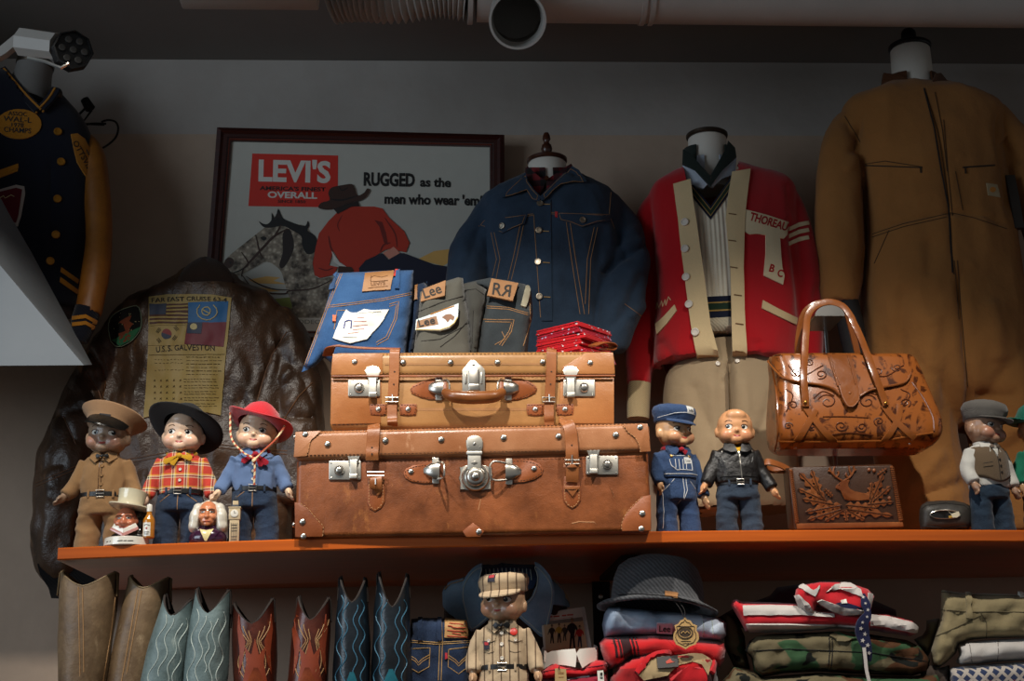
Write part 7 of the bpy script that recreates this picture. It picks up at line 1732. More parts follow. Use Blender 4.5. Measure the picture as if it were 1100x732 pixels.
for b, t_, w_ in lv:
    o = low_relief(cs(*oak(b, t_, w_)), .003, m_relief, 'oak_leaf', cl_, .0008)
    mb = MB(); mb.tube([cq(*cs(b)[0], .003), cq(*cs(t_)[0], .0028)], .0009, 5); mb.build('leaf_vein', m_clutch, o)
for q in ((612, 193), (620, 232), (545, 95), (520, 92)):
    mb = MB(); mb.ell(cq(*cs(q)[0], .001), (.004, .003, .0045), 10, 8); mb.build('acorn', m_relief, cl_)
pts = [P(*q) for q in bez([(848, 505, YC_+.01), (838, 500, YC_+.0), (827, 496.5, YC_-.01), (821, 497.5, YC_-.005), (821.5, 502, YC_+.01), (829, 505, YC_+.02), (840, 505.5, YC_+.02), (848, 506.5, YC_+.02)], 6)]
MB().tube(pts, 1, 10, flat=(.009, .0016), up=[V((0, -1, .6))]).build('wrist_loop', m_relief, cl_)
# rounded dark leather piece with oval inlay
xk = P(1016, 569, 3.17).x
kz = thing('leather_case', 'rounded dark leather case with black and ivory oval inlay beside the flat cap doll', 'leather case', (xk, 3.17, zs(xk)))
m_kd = leather('worn_black_leather', '3a352e', '221f1b', .55, 260, .3, 9, None, 0, .3)
pk = cs((768, 290), (778, 266), (805, 248), (870, 243), (940, 243), (990, 254), (1016, 268), (1028, 300), (1027, 362), (1004, 392), (900, 394), (776, 394), (766, 340))
me = pillow(pk, 3.17, .06, 12, 0, 0, 3, .003, 4); KS_ = Surf(me, 3.14); link_mesh('body', me, m_kd, kz, angle=0)
seams(KS_, [cs((782, 285), (800, 268), (900, 256), (990, 268), (1010, 285)), cs((782, 370), (900, 376), (1008, 366))], kz, m_dark, .0012)
mb = MB(); patch(mb, KS_, [(cs((893, 313))[0][0]+16*cos(a), cs((893, 313))[0][1]+4.6*sin(a)+.0*cos(a)) for a in [k*PI/10 for k in range(20)]], .004, 2); o = mb.build('oval_inlay', glaze('black_horn', '14110f'), kz)
piece(over(KS_, .004), cs((905, 296), (920, 310), (958, 300), (964, 316), (950, 328), (908, 330), (925, 318)), .001, glaze('ivory_inlay', 'c9bfa4'), 'ivory_inlay', o, 2); piece(over(KS_, .004), cs((908, 322), (920, 318), (928, 328), (910, 332)), .0014, paint('b08a3a', .3, 'brass_inlay'), 'brass_inlay', o, 2)
mb = MB(); seam(mb, over(KS_, .003), [(cs((893, 313))[0][0]+16*cos(a), cs((893, 313))[0][1]+4.6*sin(a)) for a in [k*PI/10 for k in range(20)]], .0013, 2, closed=True); mb.build('inlay_rim', m_stud, kz)
# ---------------------------------------------------------------- boots on the lower shelf
def cb(*q): return [(40+x/3.333, 590+y/3.333) for x, y in q]
def boot(label, Y, lp_, dip, rp_, bl, br, m, m_in, m_vamp, lines, lm, depth=.058, group='cowboy boots on the lower shelf', tongue=6, toe=0, strap=None):
    """lp_, dip, rp_: pixel of the left peak, the front dip and the right peak of the shaft; bl, br: left and right edge at photo row 732."""
    xl, vl = lp_; xr, vr = rp_; vb = 752
    ex = lambda v: (xl+(bl-xl)*(v-vl)/(732-vl), xr+(br-xr)*(v-vr)/(732-vr))
    cxm = sum(ex(vb))/2; t = thing('cowboy_boot', label, 'boot', (P(cxm, vb, Y).x, Y, ZL), 0, group)
    zL, zR, zD = P(xl, vl, Y).z, P(xr, vr, Y).z, P(dip[0], dip[1], Y-depth).z
    zb = ZL+.055
    n_ = 48; outer, inner = [], []
    vb2 = vb
    def ringz(tt, ins):
        r = []
        for k in range(n_):
            a = 2*PI*k/n_; ca, sa = cos(a), sin(a)
            zp = zR if ca > 0 else zL; ztop = zD+(zp-zD)*abs(ca)**1.3
            z = zb+(ztop-zb)*tt
            v_ = vb+( (vl+vr)/2-vb)*min(1.0, (z-zb)/((zL+zR)/2-zb)); e = ex(v_); A, B = P(e[0], v_, Y), P(e[1], v_, Y)
            c = (A.x+B.x)/2; h = (B.x-A.x)/2
            bulge = 1+.06*sin(PI*tt)
            r.append(V((c+(h*bulge-ins)*math.copysign(abs(ca)**.8, ca), Y+(depth-ins)*(1.0+.1*(1-tt))*math.copysign(abs(sa)**.8, sa), z)))
        return r
    for i in range(15): outer.append(ringz(i/14, 0))
    for i in range(14, 6, -1): inner.append(ringz(i/14, .0035))
    mb = MB(); mb.loft(outer+inner[:1], False, False); me = mb.mesh(); folds(me, .0045, (9, 9, 6), int(xl), mask=lambda a: np.clip((zL-a[:, 2])*14, 0, 1)); S_ = Surf(me, Y-depth)
    sh_ = link_mesh('shaft', me, m, t, angle=50); MB().loft(inner, False, True).build('lining', m_in, sh_)
    if lines:
        for L in lines: pass
        seams(S_, lines, sh_, lm, .0011, 'fancy_stitching', 0, 3)
    if tongue == 9:
        u_ = sum(ex(700))/2; o_ = [(u_+12*cos(a)*(.35+.65*abs(sin(a*1.0+.6))), 703+24*sin(a)) for a in [k*PI/12 for k in range(24)]]
        piece(S_, [(u_-13, 735), (u_-9, 712), (u_-11, 695), (u_-4, 704), (u_, 686), (u_+4, 704), (u_+11, 695), (u_+9, 712), (u_+13, 735)], .0016, m_rt, 'flame_inlay', sh_, 3)
        for sg in (-1, 1): piece(S_, [(u_+sg*10, 690), (u_+sg*15, 676), (u_+sg*17, 660), (u_+sg*18.5, 676), (u_+sg*16, 700), (u_+sg*17, 725), (u_+sg*13, 712)], .0016, m_rt, 'flame_inlay', sh_, 3)
    # binding along the top edge
    mb = MB(); mb.tube([(p+q)/2 for p, q in zip(outer[-1], inner[0])], .0026, 6, closed=True); mb.build('top_binding', m_in, sh_)
    # foot
    dx = toe; rows = []
    bx = P(cxm, vb, Y).x; w0 = (P(ex(vb)[1], vb, Y).x-P(ex(vb)[0], vb, Y).x)/2
    rings = []
    for k in range(11):
        t_ = k/10; y = Y+depth*.95-t_*(depth*1.9+.14); wv = w0*(.95-.1*t_) if t_ < .55 else w0*(.9*(1-((t_-.55)/.45)**2*.72)); hz = .075-.012*t_ if t_ < .45 else .068-.045*((t_-.45)/.55)
        r = []
        for q in range(20):
            a = 2*PI*q/20; r.append(V((bx+dx*t_+wv*cos(a), y, ZL+.018+.012*(1-t_)+max(0, hz)*(sin(a)*.5+.5))))
        rings.append(r)
    MB().loft(rings).build('vamp', m_vamp, t)
    sole = []
    for k in range(11):
        r = rings[k]; c = sum(r, V())/20; sole.append((c.x, r[0].y, max(q.x for q in r)-c.x))
    ol = [V((c+w_*1.06, y, ZL+.010)) for c, y, w_ in sole]+[V((c-w_*1.06, y, ZL+.010)) for c, y, w_ in reversed(sole)]
    MB().prism(ol, (0, 0, .009)).build('sole', m_strap, t)
    MB().rbox((bx, Y+depth*.6, ZL+.0085), (w0*1.5, depth*.9, .017), .003).build('heel', m_dark, t)
    # tongue of the vamp up the front of the shaft
    u0 = sum(ex(732))/2
    piece(S_, [(u0-13, 748), (u0-10, 738), (u0-tongue, 734), (u0-2, 732-tongue*1.6), (u0+2, 732-tongue*1.6), (u0+tongue, 734), (u0+10, 738), (u0+13, 748)], .003, m_vamp, 'tongue', sh_, 3)
    for sg, pk in ((-1, lp_), (1, rp_)):
        xx = P(pk[0]+(-1 if sg > 0 else 1)*1.5, pk[1], Y).x; z = zL if sg < 0 else zR
        MB().tube([(xx+sg*.006, Y-.012, z-.05), (xx+sg*.004, Y-.01, z-.004), (xx-sg*.002, Y-.01, z+.003), (xx-sg*.008, Y-.008, z-.03)], 1, 8, flat=(.009, .0012), up=[V((1, 0, .2))]).build('pull_strap', m_in, sh_)
    return t, S_
m_b1 = leather('pale_tan_boot', '8f7555', '54402c', .5, 240, .2, 12, 'a08a6c', 0, .5); m_b1i = leather('boot_lining', '8a7452', '604c30', .7, 200, .1, 9)
m_b2 = leather('grey_blue_boot', '7d9090', '4d5c5c', .5, 200, .25, 14, 'a0aba2', 0, .6); m_b3 = leather('oxblood_boot', '5a2412', '260c07', .34, 220, .2, 16, '8a3c1c', .15, .4); m_b3v = leather('rust_vamp', 'a5501e', '5a220c', .35, 220, .15, 9, None, .15)
m_b4 = leather('blue_black_boot', '16222c', '090d11', .36, 220, .2, 9, '24485a', .15, .3); m_b4v = leather('teal_vamp', '1c7888', '0f4a56', .4, 220, .15, 9)
m_bl = leather('dark_lining', '2c211a', '17110d', .7, 200, .1, 9); m_lt = plain('light_stitch', 'a3aea8', .7, 0, .15, 60, 0); m_tn = plain('tan_stitch', '9a744a', .7, 0, .15, 60, 0); m_rt = plain('rust_inlay', '7a3014', .5, 0, .25, 40, .1); m_bt = plain('blue_stitch', '2f6078', .6, 0, .2, 60, 0)
def wavy(u0, v0, u1, v1, amp, n_, ph=0): return [(u0+(u1-u0)*k/24+amp*sin(ph+n_*2*PI*k/24), v0+(v1-v0)*k/24) for k in range(25)]
def flame(cx_, v0, v1, w_, n_=3, lean=0):
    out = []
    for sg in (-1, 1):
        for q in range(n_):
            s_ = 1-q*.28; out.append([(cx_+lean*(k/22)+sg*w_*s_*(.35+.65*abs(cos(k/22*PI*1.5+q*.4))), v0+q*5+(v1-v0)*k/22) for k in range(23)])
    return out
Yb = 3.17
boot('tall plain tan boot, first in the row from the left', Yb, (67, 615), (90, 630), (127, 616), 67, 112, m_b1, m_b1i, m_b1, [[(84, 631), (85, 680), (86, 735)], [(88.5, 632), (89.5, 680), (90, 735)], [(126, 622), (119, 680), (110, 735)]], m_tn, .062)
boot('tall plain tan boot tilted, second in the row from the left', Yb+.03, (140.5, 620), (153, 632), (184, 622), 117, 160, m_b1, m_b1i, m_b1, [[(148, 634), (138, 690), (130, 735)], [(152, 635), (142, 690), (134, 735)]], m_tn, .06)
boot('grey-blue stitched boot standing right beside the tan pair', Yb-.005, (178, 640), (190, 662), (208, 645), 152, 196, m_b2, m_bl, m_b2, [wavy(178, 660, 160, 735, 3, 2), wavy(184, 665, 170, 735, 3, 2, 1), wavy(200, 665, 186, 735, 3, 2), wavy(194, 670, 178, 735, 2.5, 2, 2)], m_lt, .055)
boot('grey-blue stitched boot standing next to the oxblood pair', Yb-.01, (212, 633), (224, 660), (248, 635), 198, 241, m_b2, m_bl, m_b2, [wavy(212, 655, 203, 735, 3, 2), wavy(219, 662, 211, 735, 3, 2, 1), wavy(240, 658, 234, 735, 3, 2), wavy(232, 665, 225, 735, 2.5, 2, 2), wavy(226, 668, 218, 735, 2, 3)], m_lt, .055)
boot('oxblood flame-stitched boot next to the grey-blue pair', Yb, (251, 649), (272.5, 671), (295, 644), 254, 295, m_b3, m_bl, m_b3v, flame(273, 668, 735, 17), m_tn, .055, tongue=9)
boot('oxblood flame-stitched boot standing nearer the blue-black pair', Yb, (320.5, 642), (331, 667), (355, 643), 310, 350, m_b3, m_bl, m_b3v, flame(337, 666, 735, 16, 3, -6), m_tn, .055, tongue=9)
boot('blue-black stitched boot beside the oxblood pair', Yb, (365, 621), (378, 648), (394, 622), 359, 397, m_b4, m_bl, m_b4v, [wavy(367, 640, 363, 735, 3, 3), wavy(372, 645, 368, 735, 3, 3, 1.5), wavy(388, 645, 390, 735, 3, 3), wavy(382, 650, 381, 735, 2.5, 3, 1)], m_bt, .052, tongue=6)
boot('blue-black stitched boot next to the small folded jeans', Yb, (406, 616), (418.5, 653), (439, 618), 400, 440, m_b4, m_bl, m_b4v, [wavy(408, 638, 404, 735, 3, 3), wavy(413, 645, 410, 735, 3, 3, 1.5), wavy(434, 645, 434, 735, 3, 3), wavy(427, 652, 426, 735, 2.5, 3, 1)], m_bt, .055, tongue=8)

# ---------------------------------------------------------------- folded clothes on the lower shelf
def cl6(*q): return [(340+x/3.4375, 580+y/3.4375) for x, y in q]
def cst(*q): return [(620+x/5.156, 590+y/5.156) for x, y in q]
def cf(*q): return [(770+x/3.333, 570+y/3.333) for x, y in q]
def ckp(*q): return [(980+x/6.533, 620+y/6.533) for x, y in q]
def cbk(*q): return [(560+x/7.857, 640+y/7.857) for x, y in q]
def garment(name, label, cat, poly, Y, t, m, r=10, wob=.006, seed=1, group=None, part='folded_cloth', lean=0, **kw):
    poly = [(u, v if v < 745 else px(V((P(u, v, Y).x, Y, ZL+.001)))[1]) for u, v in poly]
    lo = max(p[1] for p in poly); c_ = np.mean(poly, 0); T_ = thing(name, label, cat, tuple(P(c_[0], lo, Y)), 0, group)
    s_, o = soft(part, poly, Y, t, m, T_, r=r, wob=wob, seed=seed, lean=lean, v0=lo, **kw); return T_, s_, o
# small jeans
m_jd = denim('dark_small_denim', '141c30', '2f4260', .5)
T_, s, o = garment('folded_jeans', 'small dark folded jeans with red-printed tan patch on the lower shelf', 'jeans', cl6((350, 293), (400, 289), (460, 290), (555, 301), (566, 380), (572, 470), (574, 620), (328, 620), (330, 430), (345, 340)), 3.22, .07, m_jd, 10, .005, 61, None, 'legs')
seams(s, [cl6(*q) for q in (((340, 372), (440, 380), (565, 374)), ((340, 379), (440, 387), (565, 381)), ((452, 300), (455, 380), (450, 520)), ((462, 300), (465, 380), (460, 520)), ((336, 404), (420, 400), (416, 470), (376, 492), (340, 470), (336, 404)), ((488, 406), (562, 397), (560, 470), (525, 496), (486, 470), (488, 406)), ((338, 425), (365, 440), (376, 455), (392, 440), (418, 425)), ((338, 435), (365, 450), (376, 465), (392, 450), (417, 435)), ((488, 428), (512, 443), (525, 458), (540, 443), (562, 422)), ((488, 438), (512, 453), (525, 468), (540, 453), (561, 432)))], T_, m_goldpale, .0009)
o = piece(s, cl6((474, 294), (553, 303), (557, 366), (472, 362)), .003, plain('tan_card_patch', 'a87f4c', .7, 0, .1, 30), 'waist_patch', T_, 3)
S3 = over(s, .003); mb = MB()
for y, a, b in ((312, 490, 540), (322, 485, 545), (335, 482, 548), (345, 500, 530), (356, 482, 550)): seam(mb, S3, cl6((a, y), (b, y+5)), .0011, 2)
mb.build('red_print', m_redink, o); piece(s, cl6((474, 418), (483, 418), (483, 440), (474, 442)), .004, paint('a8202a', .6, 'red_tab_small'), 'tab_label', T_, 2)
for a, b in ((375, 392), (446, 462)): piece(s, cl6((a, 292), (b, 292), (b, 372), (a, 372)), .004, m_jd, 'belt_loop', T_, 3)
# denim jacket with open collar
m_dj = denim('washed_denim', '40607c', '8ea7b8', .8); m_cordb = cloth('dark_brown_cord', '2e1c12', .2, 12, 200, .7)
T_, s, o = garment('denim_jacket', 'washed denim jacket with wide open collar behind the striped-uniform doll', 'jacket', cl6((474, 175), (500, 160), (560, 130), (600, 100), (700, 88), (810, 95), (860, 140), (905, 185), (925, 230), (925, 620), (460, 620), (470, 300)), 3.355, .10, m_cordb, 14, .006, 62, None, 'body')
for poly in (cl6((474, 175), (500, 162), (545, 150), (545, 240), (565, 330), (540, 320), (476, 250)), cl6((868, 150), (905, 185), (925, 230), (925, 250), (870, 240))): o = piece(s, poly, .006, m_dj, 'shoulder_yoke', T_, 5); seams(over(s, .006), [[(u*.98+.02*600, v+2) for u, v in poly[:3]]], o, m_goldpale, .001)
piece(s, cl6((600, 100), (700, 88), (808, 92), (822, 130), (800, 180), (720, 200), (640, 200), (605, 150)), .003, m_jd, 'neck_band', T_, 5); mb = MB(); S3 = over(s, .003)
for k in range(12): x = 625+k*15; seam(mb, S3, cl6((x, 115-6*sin(k/11*PI)), (x+3, 150-6*sin(k/11*PI))), .001, 3)
mb.build('band_stitching', m_lt, T_)
def cup(poly, Y0, cu_, k, t, m, name, par, bev=.003):
    mb = MB(); mb.prism([P(u, v, Y0+k*abs(u-cu_)) for u, v in poly], (0, -t, t*.15), bev); return mb.build(name, m, par)
for poly in (bez(cl6((612, 92), (575, 110), (540, 160), (534, 210), (544, 260), (565, 335), (590, 332), (640, 290), (665, 260), (625, 240), (600, 190), (604, 130)), 3, True), bez(cl6((805, 86), (838, 110), (872, 160), (876, 220), (862, 290), (840, 362), (790, 325), (745, 285), (735, 260), (770, 240), (805, 195), (818, 130)), 3, True)):
    o = cup(poly, 3.292, 542, .0002, .012, m_dj, 'collar', T_); c_ = np.mean(poly, 0); mb = MB(); mb.tube([P(c_[0]+(u-c_[0])*.88, c_[1]+(v-c_[1])*.9, 3.279+.0002*abs(u-542)) for u, v in poly], .001, 5, closed=True); mb.build('topstitching', m_lt, o)
# booklet
Yk = 3.26
bq = lambda poly, off=0: [P(u, v, Yk+.0022*(700-v)*.5-off) for u, v in poly]
bk = thing('booklet', 'small picture booklet with people on its cover leaning behind the white collar', 'booklet', tuple(P(608, 712, Yk)))
m_cover = plain('glossy_cover', 'c2b8aa', .35, 0, .06, 30, 0)
MB().prism(bq(cbk((162, 152), (506, 106), (575, 560), (200, 570)), 0), (0, -.002, 0)).build('cover', m_cover, bk)
MB().prism(bq(cbk((170, 150), (530, 99), (592, 440), (600, 560), (205, 570)), -.010), (0, -.0085, 0)).build('pages', plain('page_edges', 'b9b2a8', .8, 0, .06, 100, .1), bk)
o = MB().prism(bq(cbk((186, 222), (516, 182), (560, 470), (212, 500)), .002), (0, -.0006, 0)).build('cover_picture', plain('printed_scene', 'b89a76', .4, 0, .15, 30, 0), bk)
MB().prism(bq(cbk((186, 222), (516, 182), (520, 215), (190, 250)), .0026), (0, -.0004, 0)).build('printed_backdrop', plain('grey_print', '6f665c', .4, 0, .3, 80, 0), o)
def fig(x, y, h, top, leg, hat):
    """a small printed figure standing with feet at (x, y)."""
    k = h/250
    for poly, c in (([(x-22*k, y), (x-14*k, y-125*k), (x+18*k, y-125*k), (x+28*k, y), (x+14*k, y), (x+2*k, y-85*k), (x-10*k, y)], leg), ([(x-16*k, y-120*k), (x-34*k, y-150*k), (x-48*k, y-110*k), (x-56*k, y-116*k), (x-38*k, y-185*k), (x-14*k, y-205*k), (x+16*k, y-205*k), (x+40*k, y-180*k), (x+50*k, y-140*k), (x+40*k, y-138*k), (x+28*k, y-160*k), (x+20*k, y-120*k)], top), ([(x-9*k, y-205*k), (x-9*k, y-232*k), (x+9*k, y-232*k), (x+9*k, y-205*k)], '8a6248'), ([(x-24*k, y-228*k), (x-10*k, y-234*k), (x-9*k, y-250*k), (x+9*k, y-250*k), (x+11*k, y-234*k), (x+25*k, y-230*k)], hat)):
        mb = MB(); mb.prism(bq(cbk(*poly), .0028), (0, -.0004, 0)); mb.build('printed_figure', paint(c, .4), o)
fig(258, 405, 160, '2c261f', '1c1a1a', '3a2a1c'); fig(318, 400, 165, 'a5802e', '1c1a1a', '3a2a1c'); fig(365, 385, 140, '3a332a', '2a2622', '4a3a2a'); fig(428, 445, 255, '17161a', '14141a', '6a4a2a'); fig(492, 440, 190, 'a32420', '1a2a3a', '3a2a1c')
mb = MB()
for a, b, y in ((205, 232, 192), (240, 262, 188), (270, 322, 185), (342, 380, 178), (386, 438, 172)): mb.prism(bq(cbk((a, y), (b, y-3), (b+1, y-16), (a+1, y-13)), .002), (0, -.0005, 0))
mb.prism(bq(cbk((195, 212), (440, 180), (440, 183), (195, 215)), .002), (0, -.0005, 0)); mb.build('red_title', m_redink, bk)
# white collar
Yw = 3.17
wc = thing('shirt_collar', 'stiff white collar standing open on the folded red shirt', 'collar', tuple(P(612, 715, Yw)))
m_wc = plain('starched_white', 'd8d3c8', .6, 0, .03, 20, .03)
def cband(poly, k): 
    vs, fs, bd = fill2d(poly, 3); n_ = len(vs); Yf = lambda u: Yw+.00006*k*(u-618)**2
    mb = MB(); mb.v = [P(u, v, Yf(u)) for u, v in vs]+[P(u, v, Yf(u)+.003) for u, v in vs]; mb.f = [list(f) for f in fs]+[[n_+i for i in reversed(f)] for f in fs]; mb.m = [0]*len(mb.f)
    for i, j in bd: mb.f.append([j, i, n_+i, n_+j]); mb.m.append(0)
    return mb
cband(cbk((184, 505), (250, 472), (350, 458), (455, 450), (468, 500), (458, 606), (380, 592), (330, 586), (260, 580), (188, 622)), 1).build('collar_leaf', m_wc, wc); cband(cbk((490, 452), (560, 444), (622, 440), (634, 490), (646, 546), (575, 572), (515, 615), (486, 550), (464, 488)), 1).build('collar_leaf', m_wc, wc)
mb = MB(); mb.tube([P(*q) for q in bez([(586, 706, Yw+.06), (584, 702, Yw+.10), (600, 697, Yw+.14), (625, 696, Yw+.14), (640, 700, Yw+.10), (640, 706, Yw+.05)], 5)], 1, 10, flat=(.003, .012), up=[V((0, 0, 1))]); mb.build('neckband', m_wc, wc)
# red shirts under the collar
m_rs = cloth('scarlet_cotton', 'b0141c', .12, 8, 600, .35, .9, .2); m_rp = cloth('crimson_print', '7a1226', .3, 40, 400, .35)
T_, s, o = garment('folded_shirt', 'bright red folded shirt carrying the white collar', 'shirt', cbk((130, 700), (180, 640), (230, 600), (290, 575), (380, 600), (460, 615), (520, 622), (590, 560), (640, 545), (700, 550), (728, 575), (725, 610), (730, 660), (600, 690), (300, 715), (180, 722)), 3.20, .10, m_rs, 8, .006, 65)
seams(s, [cbk((180, 650), (300, 625), (460, 630), (600, 605), (720, 585))], T_, m_rp, .0015, 'fold_line')
T_, s, o = garment('folded_shirt', 'crimson printed folded shirt under the bright red one', 'shirt', cbk((110, 730), (180, 700), (300, 690), (600, 660), (728, 640), (735, 760), (735, 860), (110, 860)), 3.205, .11, m_rp, 8, .005, 66)
seams(s, [cbk((390, 712), (480, 692), (575, 682)), cbk((395, 716), (480, 697), (575, 687))], T_, m_wth, .0012, 'pale_print')
tg = thing('hang_tag', 'brown kraft paper tag hanging in front of the red shirts', 'tag', tuple(P(602, 732, 3.14))); m_kraft = plain('kraft_paper', 'a58a5c', .8, 0, .08, 40, .05)
o = MB().prism([P(u, v, 3.143) for u, v in cbk((284, 618), (300, 616), (378, 622), (384, 760), (284, 760))], (0, -.0012, 0)).build('card', m_kraft, tg)
mb = MB(); mb.tube([P(*cbk((322, 628))[0], 3.14), P(*cbk((316, 612))[0], 3.138), P(*cbk((322, 600))[0], 3.16)], .0012, 6); mb.build('string', m_dark, tg); mb = MB()
for y in (650, 662, 690): mb.box(P(*cbk((335, y))[0], 3.1415), (.012, .0006, .0008))
mb.build('printed_lines', m_strap, o)
tg = thing('hang_tag', 'small white printed tag on the right side of the red shirts', 'tag', tuple(P(646, 732, 3.14)))
o = MB().prism([P(u, v, 3.143) for u, v in cbk((640, 636), (692, 632), (702, 760), (648, 760))], (0, -.001, 0)).build('card', m_paper, tg); mb = MB(); mb.box(P(*cbk((675, 664))[0], 3.1415), (.005, .0006, .006)); mb.box(P(*cbk((676, 690))[0], 3.1415), (.006, .0006, .001)); mb.box(P(*cbk((677, 700))[0], 3.1415), (.006, .0006, .001)); mb.build('printed_mark', m_ink, o)

# hat on the pile
n = N('herringbone_tweed'); g = n.noise(160, 2); w_ = n.wave(45, n.map((1, 1, 1), (0, .7, 0)), 'X', 2); m_tw = n.end(n.mix(n.math('MULTIPLY', n.math('ADD', g, w_), .5), '242527', '56575a'), .95, 0, n.bump(g, .5, .002), .2, 0, .2)
Yh_ = 3.225
hc = P(706, 650, Yh_); kk = mpp(Yh_)
tw_ = thing('tweed_hat', 'dark grey tweed brimmed hat on top of the folded pile', 'hat', tuple(hc))
RH_ = Matrix.Translation(hc) @ Matrix.Rotation(rad(5), 4, 'Y') @ Matrix.Rotation(rad(-6), 4, 'X')
def hr2(rx, ry, z, f=lambda a: 0): return [RH_ @ V((rx*kk*cos(a), ry*kk*sin(a), (z+f(a))*kk)) for a in [2*PI*k/44 for k in range(44)]]
br_ = lambda a: -5*abs(cos(a))**2-3*max(0, -sin(a))
mb = MB(); mb.loft([hr2(45, 38, -1), hr2(56, 47, -1.5, lambda a: br_(a)*.6), hr2(63, 52, -1, br_), hr2(63.5, 52.5, .6, br_), hr2(62, 51, 1.4, br_), hr2(54, 46, 1.5, lambda a: br_(a)*.5), hr2(48, 41, 2.5), hr2(47.5, 41, 12), hr2(46, 40, 26), hr2(42, 37, 38), hr2(33, 30, 46), hr2(20, 18, 48.5), hr2(8, 8, 47)], False, True)
me = mb.mesh(); folds(me, .004, (14, 14, 10), 71); HT = Surf(me, Yh_-.08); link_mesh('hat_body', me, m_tw, tw_, angle=0)
piece(HT, cst((485, 232), (556, 242), (555, 272), (486, 264)), .003, m_patch, 'leather_label', tw_, 2); seams(HT, [cst((230, 258), (330, 252), (450, 258), (560, 272), (660, 300))], tw_, m_blk, .0015, 'band_seam')
# pile below the hat
n = N('faded_blue_denim'); x = n.sep(); g = n.noise(9, 5); m_pale = n.end(n.mix(n.ramp(g, [(.4, 0.), (.62, 1.)]), '7d8fa6', 'b3bcc9'), .9, 0, n.bump(n.wave(300, n.map((1, 1, 1), (0, .6, 0)), 'X'), .3, .001, n.bump(n.noise(40, 4), .3, .004)), .2)
T_, s, o = garment('folded_shirt', 'pale blue folded denim shirt directly under the tweed hat', 'shirt', cst((138, 420), (150, 360), (172, 322), (230, 318), (330, 330), (450, 345), (560, 352), (690, 360), (790, 385), (826, 412), (826, 480), (800, 514), (690, 502), (500, 478), (300, 482), (150, 492)), 3.25, .16, m_pale, 10, .010, 67)
q_ = cst((441, 410), (526, 411), (526, 470), (440, 465)); TL_ = Tilted(s, q_)
o = piece(TL_, q_, .002, plain('lilac_label', 'b3a6b4', .7, 0, .06, 30), 'brand_label', T_, 3); lb = MB(); letter(lb, TL_, 'Lee', cst((484, 456))[0], 12, 7, 1, .015, 0, .003); lb.build('lettering', m_ink, o, fix=False)
seams(s, [cst((690, 368), (700, 430), (695, 500)), cst((745, 380), (755, 500))], T_, m_lt, .001)
n = N('red_striped_wool'); x = n.sep(); f = n.wave(1, None, 'X'); c_x = P(670, 700, 3.2).x
m_bl_ = cloth('red_blanket_wool', 'b5161a', .1, 8, 400, .5, .95, .3); m_blk_w = cloth('black_wool', '2c0f12', .2, 10, 400, .5)
T_, s, o = garment('folded_blanket', 'thick red wool fold with dark stripes under the pale blue shirt', 'blanket', cst((122, 520), (150, 492), (300, 482), (420, 476), (500, 480), (700, 506), (812, 522), (826, 560), (815, 620), (790, 655), (700, 630), (500, 610), (300, 600), (240, 650), (175, 668), (150, 620), (130, 560)), 3.235, .16, m_bl_, 10, .008, 68)
for a, b in ((190, 203), (215, 226), (232, 284), (292, 304), (314, 322)): piece(s, cst((a, 486), (b, 485), (b+18, 545), (b+25, 600), (a+25, 605), (a+18, 545)), .0015, m_blk_w, 'dark_stripe', T_, 3)
n = N('red_black_plaid'); a_ = n.wave(2.6, None, 'X', 0, 'SAW'); b_ = n.wave(2.6, None, 'Z', 0, 'SAW'); m_rbp = n.end(n.mix(.5, n.ramp(a_, [(0, 'b0181c'), (.6, '2a0c0e')], 'CONSTANT'), n.ramp(b_, [(0, 'b0181c'), (.6, '3a0e10')], 'CONSTANT')), .9, 0, n.bump(n.noise(300, 2), .3, .001), .2, 0, .2)
T_, s, o = garment('folded_shirt', 'red and black plaid shirt with dark neck label showing, under the red wool fold', 'shirt', cst((180, 720), (200, 690), (235, 640), (300, 602), (430, 562), (480, 545), (512, 545), (520, 572), (700, 565), (760, 600), (778, 680), (780, 760), (780, 880), (180, 880)), 3.215, .16, m_rbp, 10, .008, 69)
inr = piece(s, cst((330, 690), (400, 616), (500, 586), (690, 582), (744, 620), (724, 700), (690, 640), (640, 625), (560, 645), (500, 700), (370, 730)), .002, cloth('beige_lining', 'a08a66', .12, 10, 500, .3), 'lining', T_, 4)
q_ = cst((440, 602), (556, 592), (561, 655), (446, 664)); TL_ = Tilted(s, q_, .004)
o = piece(TL_, q_, .002, paint('17120f', .6, 'black_label'), 'neck_label', T_, 3); piece(over(TL_, .002), cst((490, 628), (515, 610), (525, 626), (540, 630), (495, 640)), .001, m_redink, 'label_mark', o, 2); 
piece(s, cst((512, 722), (560, 680), (610, 655), (680, 655), (712, 700), (700, 760), (512, 760)), .012, m_rs, 'collar', T_, 4); band(s, cst((330, 690), (400, 612), (500, 580), (690, 576), (748, 616), (740, 690)), 3, .008, m_rs, 'collar_edge', T_)
